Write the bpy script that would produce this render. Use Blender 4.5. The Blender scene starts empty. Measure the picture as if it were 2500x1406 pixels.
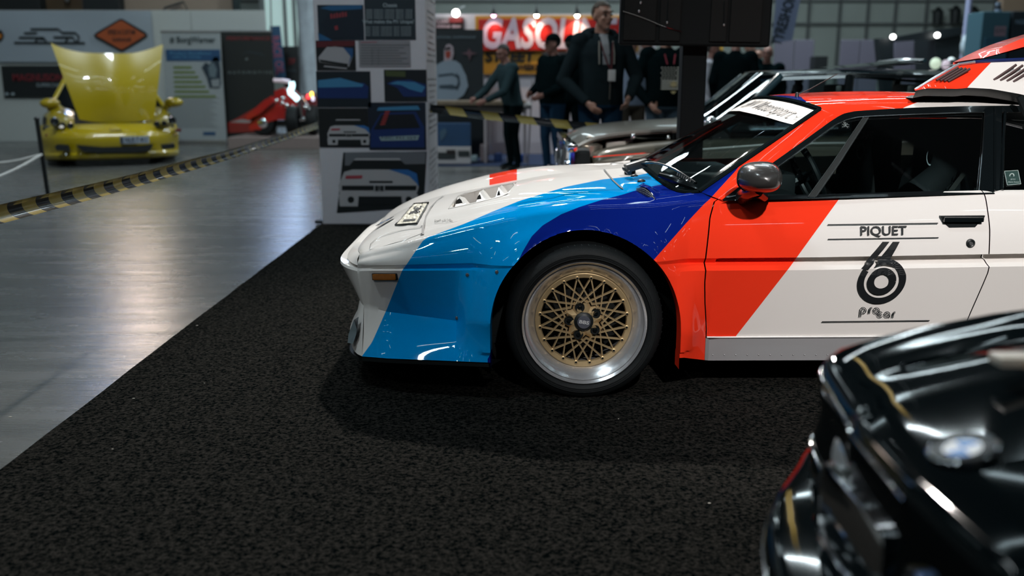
import bpy, bmesh, math, random
import numpy as np
from mathutils import Vector, Matrix
random.seed(7); np.random.seed(7)
SC = bpy.context.scene; COL = SC.collection
PI = math.pi

# ---------------------------------------------------------------- camera, world, lights, exposure
FPX = 2280.0; HOR = 190.0; CAMH = 1.21
TH = math.atan((703 - HOR) / FPX); CT, ST = math.cos(TH), math.sin(TH)
cam_d = bpy.data.cameras.new('camera'); cam = bpy.data.objects.new('camera', cam_d); COL.objects.link(cam)
cam.location = (0, 0, CAMH); cam.rotation_euler = (PI / 2 - TH, 0, 0)
cam_d.sensor_width = 36; cam_d.lens = FPX / 2500 * 36; cam_d.clip_start = .02; cam_d.clip_end = 200
cam_d.dof.use_dof = True; cam_d.dof.focus_distance = 3.55; cam_d.dof.aperture_fstop = 1.75
SC.camera = cam
SC.view_settings.view_transform = 'Standard'; SC.view_settings.look = 'None'
SC.view_settings.gamma = 1; SC.view_settings.use_curve_mapping = False
SC.view_settings.exposure = 0.0
SC.cycles.use_denoising = True
SC.cycles.max_bounces = 6; SC.cycles.transparent_max_bounces = 12
SC.cycles.caustics_reflective = False; SC.cycles.caustics_refractive = False
SC.cycles.sample_clamp_indirect = 4.0
W = bpy.data.worlds.new('hall_air'); SC.world = W; W.use_nodes = True
W.node_tree.nodes['Background'].inputs[0].default_value = (.30, .42, .47, 1)
W.node_tree.nodes['Background'].inputs[1].default_value = .055

def spot(name, loc, aim, power, color, size=60, blend=.5, radius=.12):
    d = bpy.data.lights.new(name, 'SPOT'); d.energy = power; d.color = color
    d.spot_size = math.radians(size); d.spot_blend = blend; d.shadow_soft_size = radius
    o = bpy.data.objects.new(name, d); COL.objects.link(o); o.location = loc
    o.rotation_euler = (Vector(aim) - Vector(loc)).to_track_quat('-Z', 'Y').to_euler()
    return o
def area(name, loc, aim, power, color, sx, sy):
    d = bpy.data.lights.new(name, 'AREA'); d.energy = power; d.color = color
    d.shape = 'RECTANGLE'; d.size = sx; d.size_y = sy
    o = bpy.data.objects.new(name, d); COL.objects.link(o); o.location = loc
    o.rotation_euler = (Vector(aim) - Vector(loc)).to_track_quat('-Z', 'Y').to_euler()
    return o
# show spotlights hung from the hall ceiling, hall lamps, and added fill lights
KEY = spot('spot_lamp_front', (1.35, -4.4, 6.3), (2.0, 3.5, .98), 3900, (1, .95, .92), 29, 1.0, .10)
BACK = spot('spot_lamp_back', (-.3, 10.5, 7.6), (.6, 2.75, 0), 4300, (1, .94, .88), 40, .9, .14)
NOSE_FILL = spot('nose_fill_spot', (-3.6, -3.6, 6.6), (-.45, 3.7, .55), 220, (1, .95, .92), 22, 1.0, .12)  # fill spot added to lighten the coupe's nose
area('hall_lamp_front', (-4, 9, 8.5), (-5, 13, 1), 390, (.84, .95, 1), 3, .6)
area('column_fill_light', (-3.6, 1.5, 8.8), (-1.6, 8, 1.2), 215, (.82, .95, 1), 1.3, .14)  # fill light added to brighten the info column and nose top
area('hall_lamp_rear', (4, 15, 8.5), (5, 18, 1), 800, (.82, .95, 1), 3, .6)

# ---------------------------------------------------------------- picture measure -> world
def U(px, py, Y):
    a = TH + math.atan((py - 703) / FPX); Z = CAMH - Y * math.tan(a)
    d = Y * CT - (Z - CAMH) * ST
    return np.array(((px - 1250) / FPX * d, Y, Z))
def UZ(px, py, Z=0.0):
    a = TH + math.atan((py - 703) / FPX); Y = (CAMH - Z) / math.tan(a)
    d = Y * CT - (Z - CAMH) * ST
    return np.array(((px - 1250) / FPX * d, Y, Z))
def PR(P):
    P = np.atleast_2d(P); dz = P[:, 2] - CAMH; d = P[:, 1] * CT - dz * ST
    return np.stack((1250 + FPX * P[:, 0] / d, 703 - FPX * (P[:, 1] * ST + dz * CT) / d), 1)
def R4(x0, y0, x1, y1, Y):
    """upright rectangle at distance Y -> X0,X1,Z0,Z1"""
    ym = (y0 + y1) / 2
    return U(x0, ym, Y)[0], U(x1, ym, Y)[0], U(x0, y1, Y)[2], U(x0, y0, Y)[2]

# ---------------------------------------------------------------- materials
def lin(c):
    if isinstance(c, str):
        c = tuple(int(c[i:i + 2], 16) / 255 for i in (0, 2, 4))
        c = tuple(x / 12.92 if x <= .04045 else ((x + .055) / 1.055) ** 2.4 for x in c)
    return (*c[:3], 1)
MATS = {}
def mat(name, col, rough=.5, metal=0, coat=0, emit=0, alpha=1, trans=0, var=0, vscale=30, bump=0, bscale=200, spec=None, ior=None, emitcol=None):
    if name in MATS: return MATS[name]
    m = bpy.data.materials.new(name); m.use_nodes = True; nt = m.node_tree
    b = nt.nodes['Principled BSDF']; c = lin(col)
    b.inputs['Base Color'].default_value = c; b.inputs['Roughness'].default_value = rough
    b.inputs['Metallic'].default_value = metal
    b.inputs['Coat Weight'].default_value = coat; b.inputs['Coat Roughness'].default_value = .03
    if spec is not None: b.inputs['Specular IOR Level'].default_value = spec
    if ior: b.inputs['IOR'].default_value = ior
    b.inputs['Alpha'].default_value = alpha; b.inputs['Transmission Weight'].default_value = trans
    if emit:
        b.inputs['Emission Color'].default_value = lin(emitcol) if emitcol else c; b.inputs['Emission Strength'].default_value = emit
    if var or bump:
        tc = nt.nodes.new('ShaderNodeTexCoord'); n = nt.nodes.new('ShaderNodeTexNoise')
        nt.links.new(tc.outputs['Object'], n.inputs['Vector'])
        n.inputs['Scale'].default_value = vscale; n.inputs['Detail'].default_value = 5
        if var:
            mx = nt.nodes.new('ShaderNodeMix'); mx.data_type = 'RGBA'
            mx.inputs['A'].default_value = tuple(max(0, x * (1 - var)) for x in c[:3]) + (1,)
            mx.inputs['B'].default_value = tuple(min(1, x * (1 + var)) for x in c[:3]) + (1,)
            nt.links.new(n.outputs['Fac'], mx.inputs['Factor']); nt.links.new(mx.outputs['Result'], b.inputs['Base Color'])
        if bump:
            n2 = nt.nodes.new('ShaderNodeTexNoise'); n2.inputs['Scale'].default_value = bscale; n2.inputs['Detail'].default_value = 3
            nt.links.new(tc.outputs['Object'], n2.inputs['Vector'])
            bp = nt.nodes.new('ShaderNodeBump'); bp.inputs['Strength'].default_value = bump; bp.inputs['Distance'].default_value = .01
            nt.links.new(n2.outputs['Fac'], bp.inputs['Height']); nt.links.new(bp.outputs['Normal'], b.inputs['Normal'])
    MATS[name] = m
    return m
M_BLACK = lambda: mat('black_plastic', (.006, .009, .010), .45, var=.2)
M_GLOSSBLK = lambda: mat('gloss_black', (.004, .006, .007), .12, coat=.6)
M_RUBBER = lambda: mat('tyre_rubber', (.007, .009, .010), .62, spec=.25, var=.25, vscale=60, bump=.15, bscale=300)
M_CHROME = lambda: mat('chrome', (.86, .86, .88), .09, metal=1)
M_GOLD = lambda: mat('gold_metal', (.74, .55, .30), .36, metal=.6, var=.08)
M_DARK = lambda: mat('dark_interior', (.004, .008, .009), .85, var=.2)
M_WHITE = lambda: mat('white_print', (.62, .62, .64), .55, var=.04)
M_STEEL = lambda: mat('grey_steel', (.35, .36, .37), .38, metal=.9, var=.1)

# ---------------------------------------------------------------- mesh building
class MB:
    def __init__(s): s.v = []; s.f = []; s.m = []
    def add(s, vs, fs, mi=0):
        o = len(s.v); s.v.extend(tuple(map(float, p)) for p in vs)
        s.f.extend(tuple(i + o for i in f) for f in fs); s.m.extend([mi] * len(fs)); return s
    def box(s, x0, x1, y0, y1, z0, z1, mi=0):
        return s.add([(x0, y0, z0), (x1, y0, z0), (x1, y1, z0), (x0, y1, z0), (x0, y0, z1), (x1, y0, z1), (x1, y1, z1), (x0, y1, z1)],
                     [(0, 3, 2, 1), (4, 5, 6, 7), (0, 1, 5, 4), (1, 2, 6, 5), (2, 3, 7, 6), (3, 0, 4, 7)], mi)
    def rbox(s, x0, x1, y0, y1, z0, z1, r=.01, mi=0):
        """box with chamfered edges"""
        bm = bmesh.new(); bmesh.ops.create_cube(bm, size=1)
        for v in bm.verts: v.co = Vector(((x0 + x1) / 2 + v.co.x * (x1 - x0), (y0 + y1) / 2 + v.co.y * (y1 - y0), (z0 + z1) / 2 + v.co.z * (z1 - z0)))
        bmesh.ops.bevel(bm, geom=bm.edges[:], offset=r, segments=2, affect='EDGES', profile=.6)
        bm.verts.index_update(); s.add([v.co for v in bm.verts], [[v.index for v in f.verts] for f in bm.faces], mi); bm.free(); return s
    def grid(s, P, mi=0, closed_u=False, flip=False):
        P = np.asarray(P); a, b = P.shape[:2]; fs = []
        for i in range(a if closed_u else a - 1):
            for j in range(b - 1):
                i2 = (i + 1) % a; q = (i * b + j, i2 * b + j, i2 * b + j + 1, i * b + j + 1)
                fs.append(q[::-1] if flip else q)
        return s.add(P.reshape(-1, 3), fs, mi)
    def tube(s, pts, r, n=8, mi=0, cap=True):
        pts = [Vector(p) for p in pts]; rs = r if hasattr(r, '__len__') else [r] * len(pts)
        rings = []; up = None
        for i, p in enumerate(pts):
            t = (pts[min(i + 1, len(pts) - 1)] - pts[max(i - 1, 0)]).normalized()
            if up is None:
                up = Vector((0, 0, 1)) if abs(t.z) < .9 else Vector((1, 0, 0))
            x = t.cross(up)
            if x.length < 1e-6: x = t.orthogonal()
            x.normalize(); y = x.cross(t).normalized(); up = y
            rings.append([p + x * rs[i] * math.cos(2 * PI * k / n) + y * rs[i] * math.sin(2 * PI * k / n) for k in range(n)])
        vs = [p for rg in rings for p in rg]; fs = []
        for i in range(len(pts) - 1):
            for k in range(n):
                fs.append((i * n + k, i * n + (k + 1) % n, (i + 1) * n + (k + 1) % n, (i + 1) * n + k))
        if cap: fs += [tuple(range(n))[::-1], tuple((len(pts) - 1) * n + k for k in range(n))]
        return s.add(vs, fs, mi)
    def lathe(s, prof, c, axis='Z', n=32, mi=0, a0=0, a1=2 * PI):
        """prof: (radius, height) along axis through c"""
        full = abs(a1 - a0 - 2 * PI) < 1e-6; P = []
        for k in range(n if full else n + 1):
            a = a0 + (a1 - a0) * k / n; ca, sa = math.cos(a), math.sin(a); row = []
            for r, h in prof:
                if axis == 'Z': row.append((c[0] + r * ca, c[1] + r * sa, c[2] + h))
                elif axis == 'Y': row.append((c[0] + r * ca, c[1] + h, c[2] + r * sa))
                else: row.append((c[0] + h, c[1] + r * ca, c[2] + r * sa))
            P.append(row)
        return s.grid(P, mi, closed_u=full)
    def ell(s, c, r, n=16, m=10, mi=0):
        P = [[(c[0] + r[0] * math.sin(PI * j / m) * math.cos(2 * PI * i / n), c[1] + r[1] * math.sin(PI * j / m) * math.sin(2 * PI * i / n), c[2] + r[2] * math.cos(PI * j / m)) for j in range(m + 1)] for i in range(n)]
        return s.grid(P, mi, closed_u=True)
    def prism(s, poly, d, mi=0, plane='XZ', at=0):
        """polygon (2D list) extruded by d; plane XZ -> extrude along Y from at"""
        n = len(poly)
        def p3(p, t): return {'XZ': (p[0], at + t, p[1]), 'XY': (p[0], p[1], at + t), 'YZ': (at + t, p[0], p[1])}[plane]
        vs = [p3(p, 0) for p in poly] + [p3(p, d) for p in poly]
        fs = [tuple(range(n)), tuple(range(2 * n - 1, n - 1, -1))] + [(i, (i + 1) % n + 0, (i + 1) % n + n, i + n)[::-1] for i in range(n)]
        return s.add(vs, fs, mi)
    def quad(s, a, b, c, d, mi=0): return s.add([a, b, c, d], [(0, 1, 2, 3)], mi)
    def poly(s, pts, mi=0): return s.add(pts, [tuple(range(len(pts)))], mi)
    def xf(s, M):
        M = Matrix(M); s.v = [tuple(M @ Vector(p)) for p in s.v]; return s

def root_off(p):
    o = Vector((0, 0, 0))
    while p is not None: o += p.location; p = p.parent
    return o
def obj(name, mb, mats, parent=None, smooth=None, local=False, attrs=None, label=None):
    v = np.array(mb.v, dtype=float).reshape(-1, 3)
    if parent is not None and not local: v = v - np.array(root_off(parent))
    me = bpy.data.meshes.new(name); me.from_pydata(v.tolist(), [], mb.f)
    if not isinstance(mats, (list, tuple)): mats = [mats]
    for m in mats: me.materials.append(m)
    if len(mats) > 1: me.polygons.foreach_set('material_index', mb.m)
    if attrs:
        for k, a in attrs.items():
            at = me.attributes.new(k, 'FLOAT', 'POINT'); at.data.foreach_set('value', np.asarray(a, dtype=np.float32))
    if smooth:
        me.polygons.foreach_set('use_smooth', [True] * len(me.polygons)); me.set_sharp_from_angle(angle=math.radians(smooth))
    me.update()
    o = bpy.data.objects.new(name, me); COL.objects.link(o)
    if parent is not None: o.parent = parent
    if label: o['label'] = label
    return o
def fixn(o):
    bm = bmesh.new(); bm.from_mesh(o.data); bmesh.ops.recalc_face_normals(bm, faces=bm.faces[:]); bm.to_mesh(o.data); bm.free(); return o
def tag(o, label, cat, group=None, kind=None):
    o['label'] = label; o['category'] = cat
    if group: o['group'] = group
    if kind: o['kind'] = kind
    return o
def struct(o, label=None):
    o['kind'] = 'structure'
    if label: o['label'] = label
    return o
def thing(name, loc, label, cat, group=None, rz=0):
    o = bpy.data.objects.new(name, None); COL.objects.link(o); o.location = loc; o.rotation_euler = (0, 0, rz); o.empty_display_size = .1
    return tag(o, label, cat, group)
def copy_tree(o, parent=None):
    c = o.copy(); COL.objects.link(c)
    if parent is not None: c.parent = parent
    for ch in list(o.children): copy_tree(ch, c)
    return c
_tc = {}
def text_mesh(s, size=1, bold=0, shear=0, space=1, align='CENTER'):
    key = (s, bold, shear, space, align)
    if key not in _tc:
        cu = bpy.data.curves.new('t', 'FONT'); cu.body = s; cu.size = 1; cu.offset = bold; cu.shear = shear; cu.space_character = space
        cu.align_x = align; cu.align_y = 'CENTER'; cu.resolution_u = 3
        o = bpy.data.objects.new('t', cu); COL.objects.link(o)
        dg = bpy.context.evaluated_depsgraph_get(); me = bpy.data.meshes.new_from_object(o.evaluated_get(dg))
        vs = np.array([v.co[:2] for v in me.vertices]) if len(me.vertices) else np.zeros((0, 2)); fs = [tuple(p.vertices) for p in me.polygons]
        bpy.data.objects.remove(o); bpy.data.curves.remove(cu); bpy.data.meshes.remove(me); _tc[key] = (vs, fs)
    v, f = _tc[key]; return v * size, f
def text_on(mb, s, c, size, ux=(1, 0, 0), uz=(0, 0, 1), mi=0, width=None, **k):
    """text laid on a plane through c with axes ux, uz; width stretches it to that length"""
    v, f = text_mesh(s, size, **k)
    if len(v) == 0: return mb
    if width:
        w = v[:, 0].max() - v[:, 0].min(); v = v * np.array((width / w, 1))
    c, ux, uz = map(np.array, (c, ux, uz))
    return mb.add(c + v[:, :1] * ux + v[:, 1:] * uz, f, mi)
def resamp(P, n):
    P = np.asarray(P, float); d = np.r_[0, np.cumsum(np.linalg.norm(np.diff(P, axis=0), axis=1))]
    t = np.linspace(0, d[-1], n); return np.stack([np.interp(t, d, P[:, k]) for k in range(P.shape[1])], 1)
def smoothed(P, it=2):
    P = np.asarray(P, float)
    for _ in range(it):
        Q = [P[0]]
        for a, b in zip(P[:-1], P[1:]): Q += [a * .75 + b * .25, a * .25 + b * .75]
        P = np.array(Q + [P[-1]])
    return P
def coons(c0, c1, d0, d1, n, m):
    """c0,c1 along u (t=0,1); d0,d1 along t (u=0,1)"""
    c0, c1, d0, d1 = resamp(c0, n), resamp(c1, n), resamp(d0, m), resamp(d1, m)
    u = np.linspace(0, 1, n)[:, None, None]; t = np.linspace(0, 1, m)[None, :, None]
    return (1 - t) * c0[:, None] + t * c1[:, None] + (1 - u) * d0[None] + u * d1[None] - (
        (1 - u) * (1 - t) * d0[0] + u * (1 - t) * d1[0] + (1 - u) * t * d0[-1] + u * t * d1[-1])
def frame_bez(a, b, c, n):
    t = np.linspace(0, 1, n)[:, None]; return (1 - t) ** 2 * a + 2 * t * (1 - t) * b + t * t * c
# ================================================================ racing coupe (the main car)
YC = 4.33                                     # its centre line
mirY = lambda P: np.asarray(P, float) * np.array((1, -1, 1)) + np.array((0, 2 * YC, 0))
def UL(L): return np.array([U(*p) for p in L])
WHC = U(1427, 791, 3.42); WX, WZ = WHC[0], WHC[2]       # front wheel centre
ARCH = .356
car = thing('sports_car', (WX, YC, 0), 'white low racing coupe with blue, navy and red stripes, number 6 on its door', 'car')

ROWS = [  # bottom -> shoulder, (px, py, distance)
 [(884,870,3.53),(948,875,3.45),(1100,881,3.40),(1193,885,3.37),(1650,875,3.37),(1668,873,3.385),(1730,880,3.50),(2500,878,3.50),(3300,876,3.50)],
 [(888,746,3.64),(900,748,3.60),(940,760,3.565),(1115,783,3.51),(1138,785,3.43),(1193,788,3.37),(1660,812,3.375),(1690,815,3.40),(1728,821,3.495),(2500,817,3.495),(3300,815,3.495)],
 [(872,662,3.64),(880,661.5,3.60),(905,661,3.55),(960,661,3.515),(1150,660,3.475),(1200,664,3.42),(1260,668,3.385),(1600,668,3.385),(1650,663,3.42),(1700,661,3.435),(2000,659,3.435),(2500,650,3.435),(3300,638,3.435)],
 [(873,655,3.65),(882,655,3.61),(905,655,3.565),(960,655,3.53),(1150,653,3.49),(1200,655,3.425),(1260,652,3.39),(1600,645,3.39),(1680,641,3.472),(2000,640,3.472),(2500,632,3.472),(3300,622,3.472)],
 [(873,648,3.64),(882,648,3.60),(905,647.5,3.555),(960,647,3.52),(1150,642,3.48),(1200,647,3.42),(1260,648,3.385),(1600,638,3.385),(1680,631,3.452),(2000,628,3.449),(2500,619,3.449),(3300,609,3.449)],
 [(877,623,3.67),(884,621,3.63),(920,612,3.59),(1000,592,3.555),(1142,557,3.54),(1232,535,3.53),(1307,521,3.525),(1373,513,3.525),(1440,506,3.525),(1612,501,3.515),(1735,489,3.51),(2000,481,3.51),(2400,470,3.51),(2500,469,3.51),(3300,459,3.51)],
]
RW = [UL(r) for r in ROWS]
def rowpt(k, X):
    r = RW[k]; return np.array((X, np.interp(X, r[:, 0], r[:, 1]), np.interp(X, r[:, 0], r[:, 2])))
def flare(P):
    r = math.hypot(P[0] - WX, P[2] - WZ)
    if P[2] < .2: return P
    t = min(1, max(0, (ARCH + .085 - r) / .06)); t = t * t * (3 - 2 * t)
    P = P.copy(); P[1] -= .011 * t; return P
HD = np.array((0, .020, .006))
def S(X, v):
    if v >= 5:
        a = rowpt(4, X); b = rowpt(5, X); d = a - b; L = np.linalg.norm(d)
        return (lambda p: p)(frame_bez(b + d / L * min(.02, L * .4), b, b + HD, 11)[int(round((v - 5) * 10))])
    k = int(v); t = v - k; a, b = rowpt(k, X), rowpt(k + 1, X)
    if k == 4:
        d = a - b; L = np.linalg.norm(d); b = b + d / L * min(.02, L * .4)
        p = a * (1 - t) + b * t; p[1] -= .010 * math.sin(PI * t)
        q = flare(p); w = min(1, max(0, (1 - t) / .55)); q[1] = p[1] + (q[1] - p[1]) * w * w * (3 - 2 * w)
        return q
    if k == 0 and X < WX: # spoiler skirt is a little concave
        p = a * (1 - t) + b * t; p[1] += .012 * math.sin(PI * t); return flare(p)
    p = a * (1 - t) + b * t
    if k == 3 and X > WX + .5: p[1] = max(a[1], b[1]) + .026 if .05 < t < .8 else p[1]
    return flare(p)
VS = sorted(set([round(x, 4) for x in list(np.linspace(0, 1, 13)) + list(np.linspace(1, 2, 13)) + [2, 2.5, 3, 3.12, 3.4, 3.74, 4] + list(np.linspace(4, 5, 17)) + [5.2, 5.4, 5.6, 5.8, 6]]))

# ---- stripe edges (a white | light blue | navy | red | white)
STR = {
 'b1': [(1640,410),(1546,430),(1470,438),(1381,456),(1358,463),(1269,490),(1202,516.6),(1134,546),(1045,579),(1033,587),(1013,615),(993,645),(982,660),(945,753),(908,836),(883,870),(860,905)],
 'b2': [(1700,430),(1640,446),(1595,454),(1548,466),(1520,475),(1470,487.5),(1414,505.5),(1370,523),(1325,550),(1298,577),(1275,616),(1255,660),(1215,800)],
 'b3': [(1850,350),(1795,418),(1731,488),(1721,496),(1675,545),(1600,630),(1520,722)],
 'b4': [(2130,366),(2050.6,483),(1927,653.7),(1828.6,780),(1790,829),(1755,875),(1730,910)],
 'r3': [(1900,180),(1962,243),(1982,253),(1993,262),(2000,290)],
 'r4': [(2330,200),(2278,235),(2208,262),(2150,300)],
 'r2': [(1700,430),(1690,450),(1680,520)],
 'e3': [(1500,700),(1500,0)], 'e4': [(2482,80),(2423,149),(2364,211),(2330,260)],
}
def sdist(P, key):
    Q = np.array(P, float); far = Q[:, 1] > YC; Q[far] = mirY(Q[far]); q = PR(Q); L = np.array(STR[key], float)
    best = np.full(len(q), 1e9); sg = np.ones(len(q))
    for a, b in zip(L[:-1], L[1:]):
        d = b - a; t = np.clip(((q - a) @ d) / (d @ d), 0, 1); c = a + t[:, None] * d; e = q - c; r = np.hypot(e[:, 0], e[:, 1])
        cr = -(d[0] * e[:, 1] - d[1] * e[:, 0]); m = r < best - 1e-9; best[m] = r[m]; sg[m] = np.where(cr[m] >= 0, -1, 1)
    s = best * sg
    # lines run downwards: positive means right of the line
    return -s if L[0][1] < L[-1][1] and False else s
def stripes(v, keys):
    v = np.asarray(v, float); out = {}
    for slot, k in zip(('b1', 'b2', 'b3', 'b4'), keys):
        if k is None: out[slot] = np.full(len(v), -50.)
        elif k == 'all': out[slot] = np.full(len(v), 50.)
        else: out[slot] = -sdist(v, k)
    return out
def paint_mat():
    m = bpy.data.materials.new('striped_car_paint'); m.use_nodes = True; nt = m.node_tree; b = nt.nodes['Principled BSDF']
    prev = None
    for slot, c in (('b1', '0090d8'), ('b2', '0a1f78'), ('b3', 'f43a20'), ('b4', 'e6e2de')):
        a = nt.nodes.new('ShaderNodeAttribute'); a.attribute_name = slot
        t = nt.nodes.new('ShaderNodeMath'); t.operation = 'MULTIPLY_ADD'; t.inputs[1].default_value = .9; t.inputs[2].default_value = .5; t.use_clamp = True
        nt.links.new(a.outputs['Fac'], t.inputs[0])
        x = nt.nodes.new('ShaderNodeMix'); x.data_type = 'RGBA'; x.inputs['B'].default_value = lin(c)
        nt.links.new(t.outputs[0], x.inputs['Factor'])
        if prev is None: x.inputs['A'].default_value = lin('e6e2de')
        else: nt.links.new(prev.outputs['Result'], x.inputs['A'])
        prev = x
    nt.links.new(prev.outputs['Result'], b.inputs['Base Color'])
    b.inputs['Roughness'].default_value = .42; b.inputs['Coat Weight'].default_value = .72; b.inputs['Coat Roughness'].default_value = .02
    b.inputs['Specular IOR Level'].default_value = 0
    return m
PAINT = paint_mat(); SIDEK = ('b1', 'b2', 'b3', 'b4')
def pobj(name, mb, parent, keys=SIDEK, smooth=28, label=None):
    return obj(name, mb, PAINT, parent, smooth=smooth, attrs=stripes(mb.v, keys), label=label)

# ---- seams of the door
SF = [(1797,485),(1765,491),(1752,498),(1738,535),(1729,590),(1723,630),(1719,690),(1721,740),(1727,800),(1728.5,822)]
SR = [(2421,466),(2424,490),(2421,560),(2414,622),(2408,640),(2411,655),(2401,690),(2376,770),(2362,818)]
def seam(L, g):
    Q = np.array([U(p[0] + g, p[1], 3.45) for p in L])[::-1]
    return lambda Z: float(np.interp(Z, Q[:, 2], Q[:, 0]))
def seamX(L, g):
    f = seam(L, g); x0 = f(.5)
    def h(v):
        X = x0
        for _ in range(3): X = f(S(X, v)[2])
        return X
    return h
XN = lambda v: (lambda k, t: RW[k][0, 0] * (1 - t) + RW[min(5, k + 1)][0, 0] * t)(min(5, int(v)), v - int(v) if v < 5 else 0)
XT = float(U(3250, 700, 3.46)[0])
def sidegrid(XL, XR, vs, n, arch=None, dens=None):
    us = np.linspace(0, 1, n) if dens is None else dens
    P = np.array([[S(XL(v) + (XR(v) - XL(v)) * u, v) for v in vs] for u in us])
    mb = MB(); mb.grid(P)
    for (cx, cz, R) in (arch or []):
        V = np.array(mb.v); dx, dz = V[:, 0] - cx, V[:, 2] - cz
        # half round above the hub, straight sides below it
        rr = np.where(dz > 0, np.hypot(dx, dz), np.abs(dx)); ins = rr < R
        keep = [f for f in mb.f if not all(ins[i] for i in f)]; used = set(i for f in keep for i in f)
        for i in used:
            if ins[i]:
                x, y, z = mb.v[i]
                if dz[i] > 0: s_ = R / max(rr[i], 1e-6); mb.v[i] = (cx + dx[i] * s_, y, cz + dz[i] * s_)
                else: mb.v[i] = (cx + math.copysign(R, dx[i]), y, z)
        mb.f = keep; mb.m = [0] * len(keep)
    return mb
def arch_lip(X0, Z0, R, name, parent):
    """the turned-in edge of the wheel arch"""
    pts = [(X0 - R, None)] ; P = []
    for a in np.linspace(PI, 0, 60):
        P.append((X0 + R * math.cos(a), Z0 + R * math.sin(a)))
    P = [(X0 - R, .135 + (Z0 - .135) * t) for t in np.linspace(0, .95, 12)] + P + [(X0 + R, .135 + (Z0 - .135) * t) for t in np.linspace(.95, 0, 12)]
    rows = []
    for x, z in P:
        lo, hi = 0., 5.
        for _ in range(22):
            m = (lo + hi) / 2
            if S(x, m)[2] < z: lo = m
            else: hi = m
        y = S(x, lo)[1]; rows.append([(x, y, z), (x * 1 + 0, y + .012, z), (X0 + (x - X0) * .985, y + .06, Z0 + (z - Z0) * .985)])
    mb = MB(); mb.grid(np.array(rows)); return mb
def mirrored(mb):
    m2 = MB(); m2.v = [tuple(mirY(p)) for p in mb.v]; m2.f = [f[::-1] for f in mb.f]; m2.m = list(mb.m); return m2

WX2 = WX + 2.56
fx = seamX(SF, -1.6); fx2 = seamX(SF, 1.6); rx = seamX(SR, -1.4); rx2 = seamX(SR, 1.4)
fend = sidegrid(XN, fx, VS, 150, [(WX, WZ, ARCH)])
pobj('front_fender', fend, car)
pobj('front_fender', mirrored(fend), car)
lip = arch_lip(WX, WZ, ARCH, 'lip', car); pobj('wheel_arch_lip', lip, car); pobj('wheel_arch_lip', mirrored(lip), car)
VD = [v for v in VS if v >= 1]
doorg = sidegrid(fx2, rx, VD, 110); door = pobj('door', doorg, car)
pobj('door', mirrored(doorg), car)
reark = sidegrid(rx2, lambda v: XT, VS, 90, [(WX2, WZ, ARCH + .02)])
pobj('rear_fender', reark, car); pobj('rear_fender', mirrored(reark), car)
sillv = [v for v in VS if v <= .93]
sillg = sidegrid(lambda v: fx2(max(v, 1)) - .004, lambda v: rx2(max(v, 1)) + .002, sillv, 60)
sill = obj('sill', sillg, mat('sill_grey', '8e8e90', .4, coat=.4), car, smooth=28); obj('sill', mirrored(sillg), MATS['sill_grey'], car, smooth=28)
# dark backing behind the seams, bright strip at the foot of the door, rivet row on the sill
for L in (SF, SR):
    sb = MB()
    q = [U(p[0], p[1], 3.45) for p in L]; rows = []
    for p in q:
        lo, hi = 0., 5.
        for _ in range(20):
            m = (lo + hi) / 2
            if S(p[0], m)[2] < p[2]: lo = m
            else: hi = m
        y = S(p[0], lo)[1] + .050; rows.append([(p[0] - .015, y, p[2]), (p[0] + .015, y, p[2])])
    sb.grid(np.array(rows))
    obj('door_seam', sb, M_BLACK(), car); obj('door_seam', mirrored(sb), M_BLACK(), car)
db = MB(); db.tube([S(x, 1.0) + np.array((0, -.003, -.003)) for x in np.linspace(fx2(1), rx(1), 20)], .0035, 6)
obj('door_foot_strip', db, mat('white_strip', 'f0eeec', .3, coat=.5), car, smooth=40)

# ---- nose: bumper face, spoiler, hood lip, all bowed forward at the centre line
def nose_strip(ks, bow, cz, n=26):
    rows = []
    for k, b, dz in zip(ks, bow, cz):
        p = RW[k][0] if not isinstance(k, tuple) else np.array(k)
        t0 = RW[k][0] - RW[k][2] if not isinstance(k, tuple) else np.array((-1., 1, 0)) * .03
        t = np.linspace(0, 1, n)
        q = np.array([(p[0] - b * (1 - (1 - s_) ** 6), p[1] + (YC - p[1]) * s_, p[2] + dz * s_) for s_ in t]); rows.append(q)
    return rows
nr = nose_strip([0, 1, 2, 3, 4], [.070, .050, .118, .118, .085], [0, .0, 0, 0, .01])
nr0 = nr[0].copy(); mid = nr[0] * .75 + nr[1] * .25; mid[:, 0] -= .05 * np.linspace(0, 1, 26) ** .4
nr[0][:, 0] -= .030 * np.linspace(0, 1, 26) ** .4
nb = MB(); P = np.array([nr[0], mid, nr[0] * .4 + nr[1] * .6, nr[1]]).transpose(1, 0, 2); nb.grid(P)
pobj('front_spoiler', nb, car, (None,) * 4); pobj('front_spoiler', mirrored(nb), car, (None,) * 4)
nb = MB(); nb.grid(np.array([nr[1], nr[1] * .6 + nr[2] * .4, nr[2], nr[3]]).transpose(1, 0, 2))
top = nr[3].copy(); top[:, 0] += .10; top[:, 2] += .012; nb.grid(np.array([nr[3], top]).transpose(1, 0, 2))
NR4 = nr[4]
pobj('front_bumper', nb, car, (None,) * 4); pobj('front_bumper', mirrored(nb), car, (None,) * 4)
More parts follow.
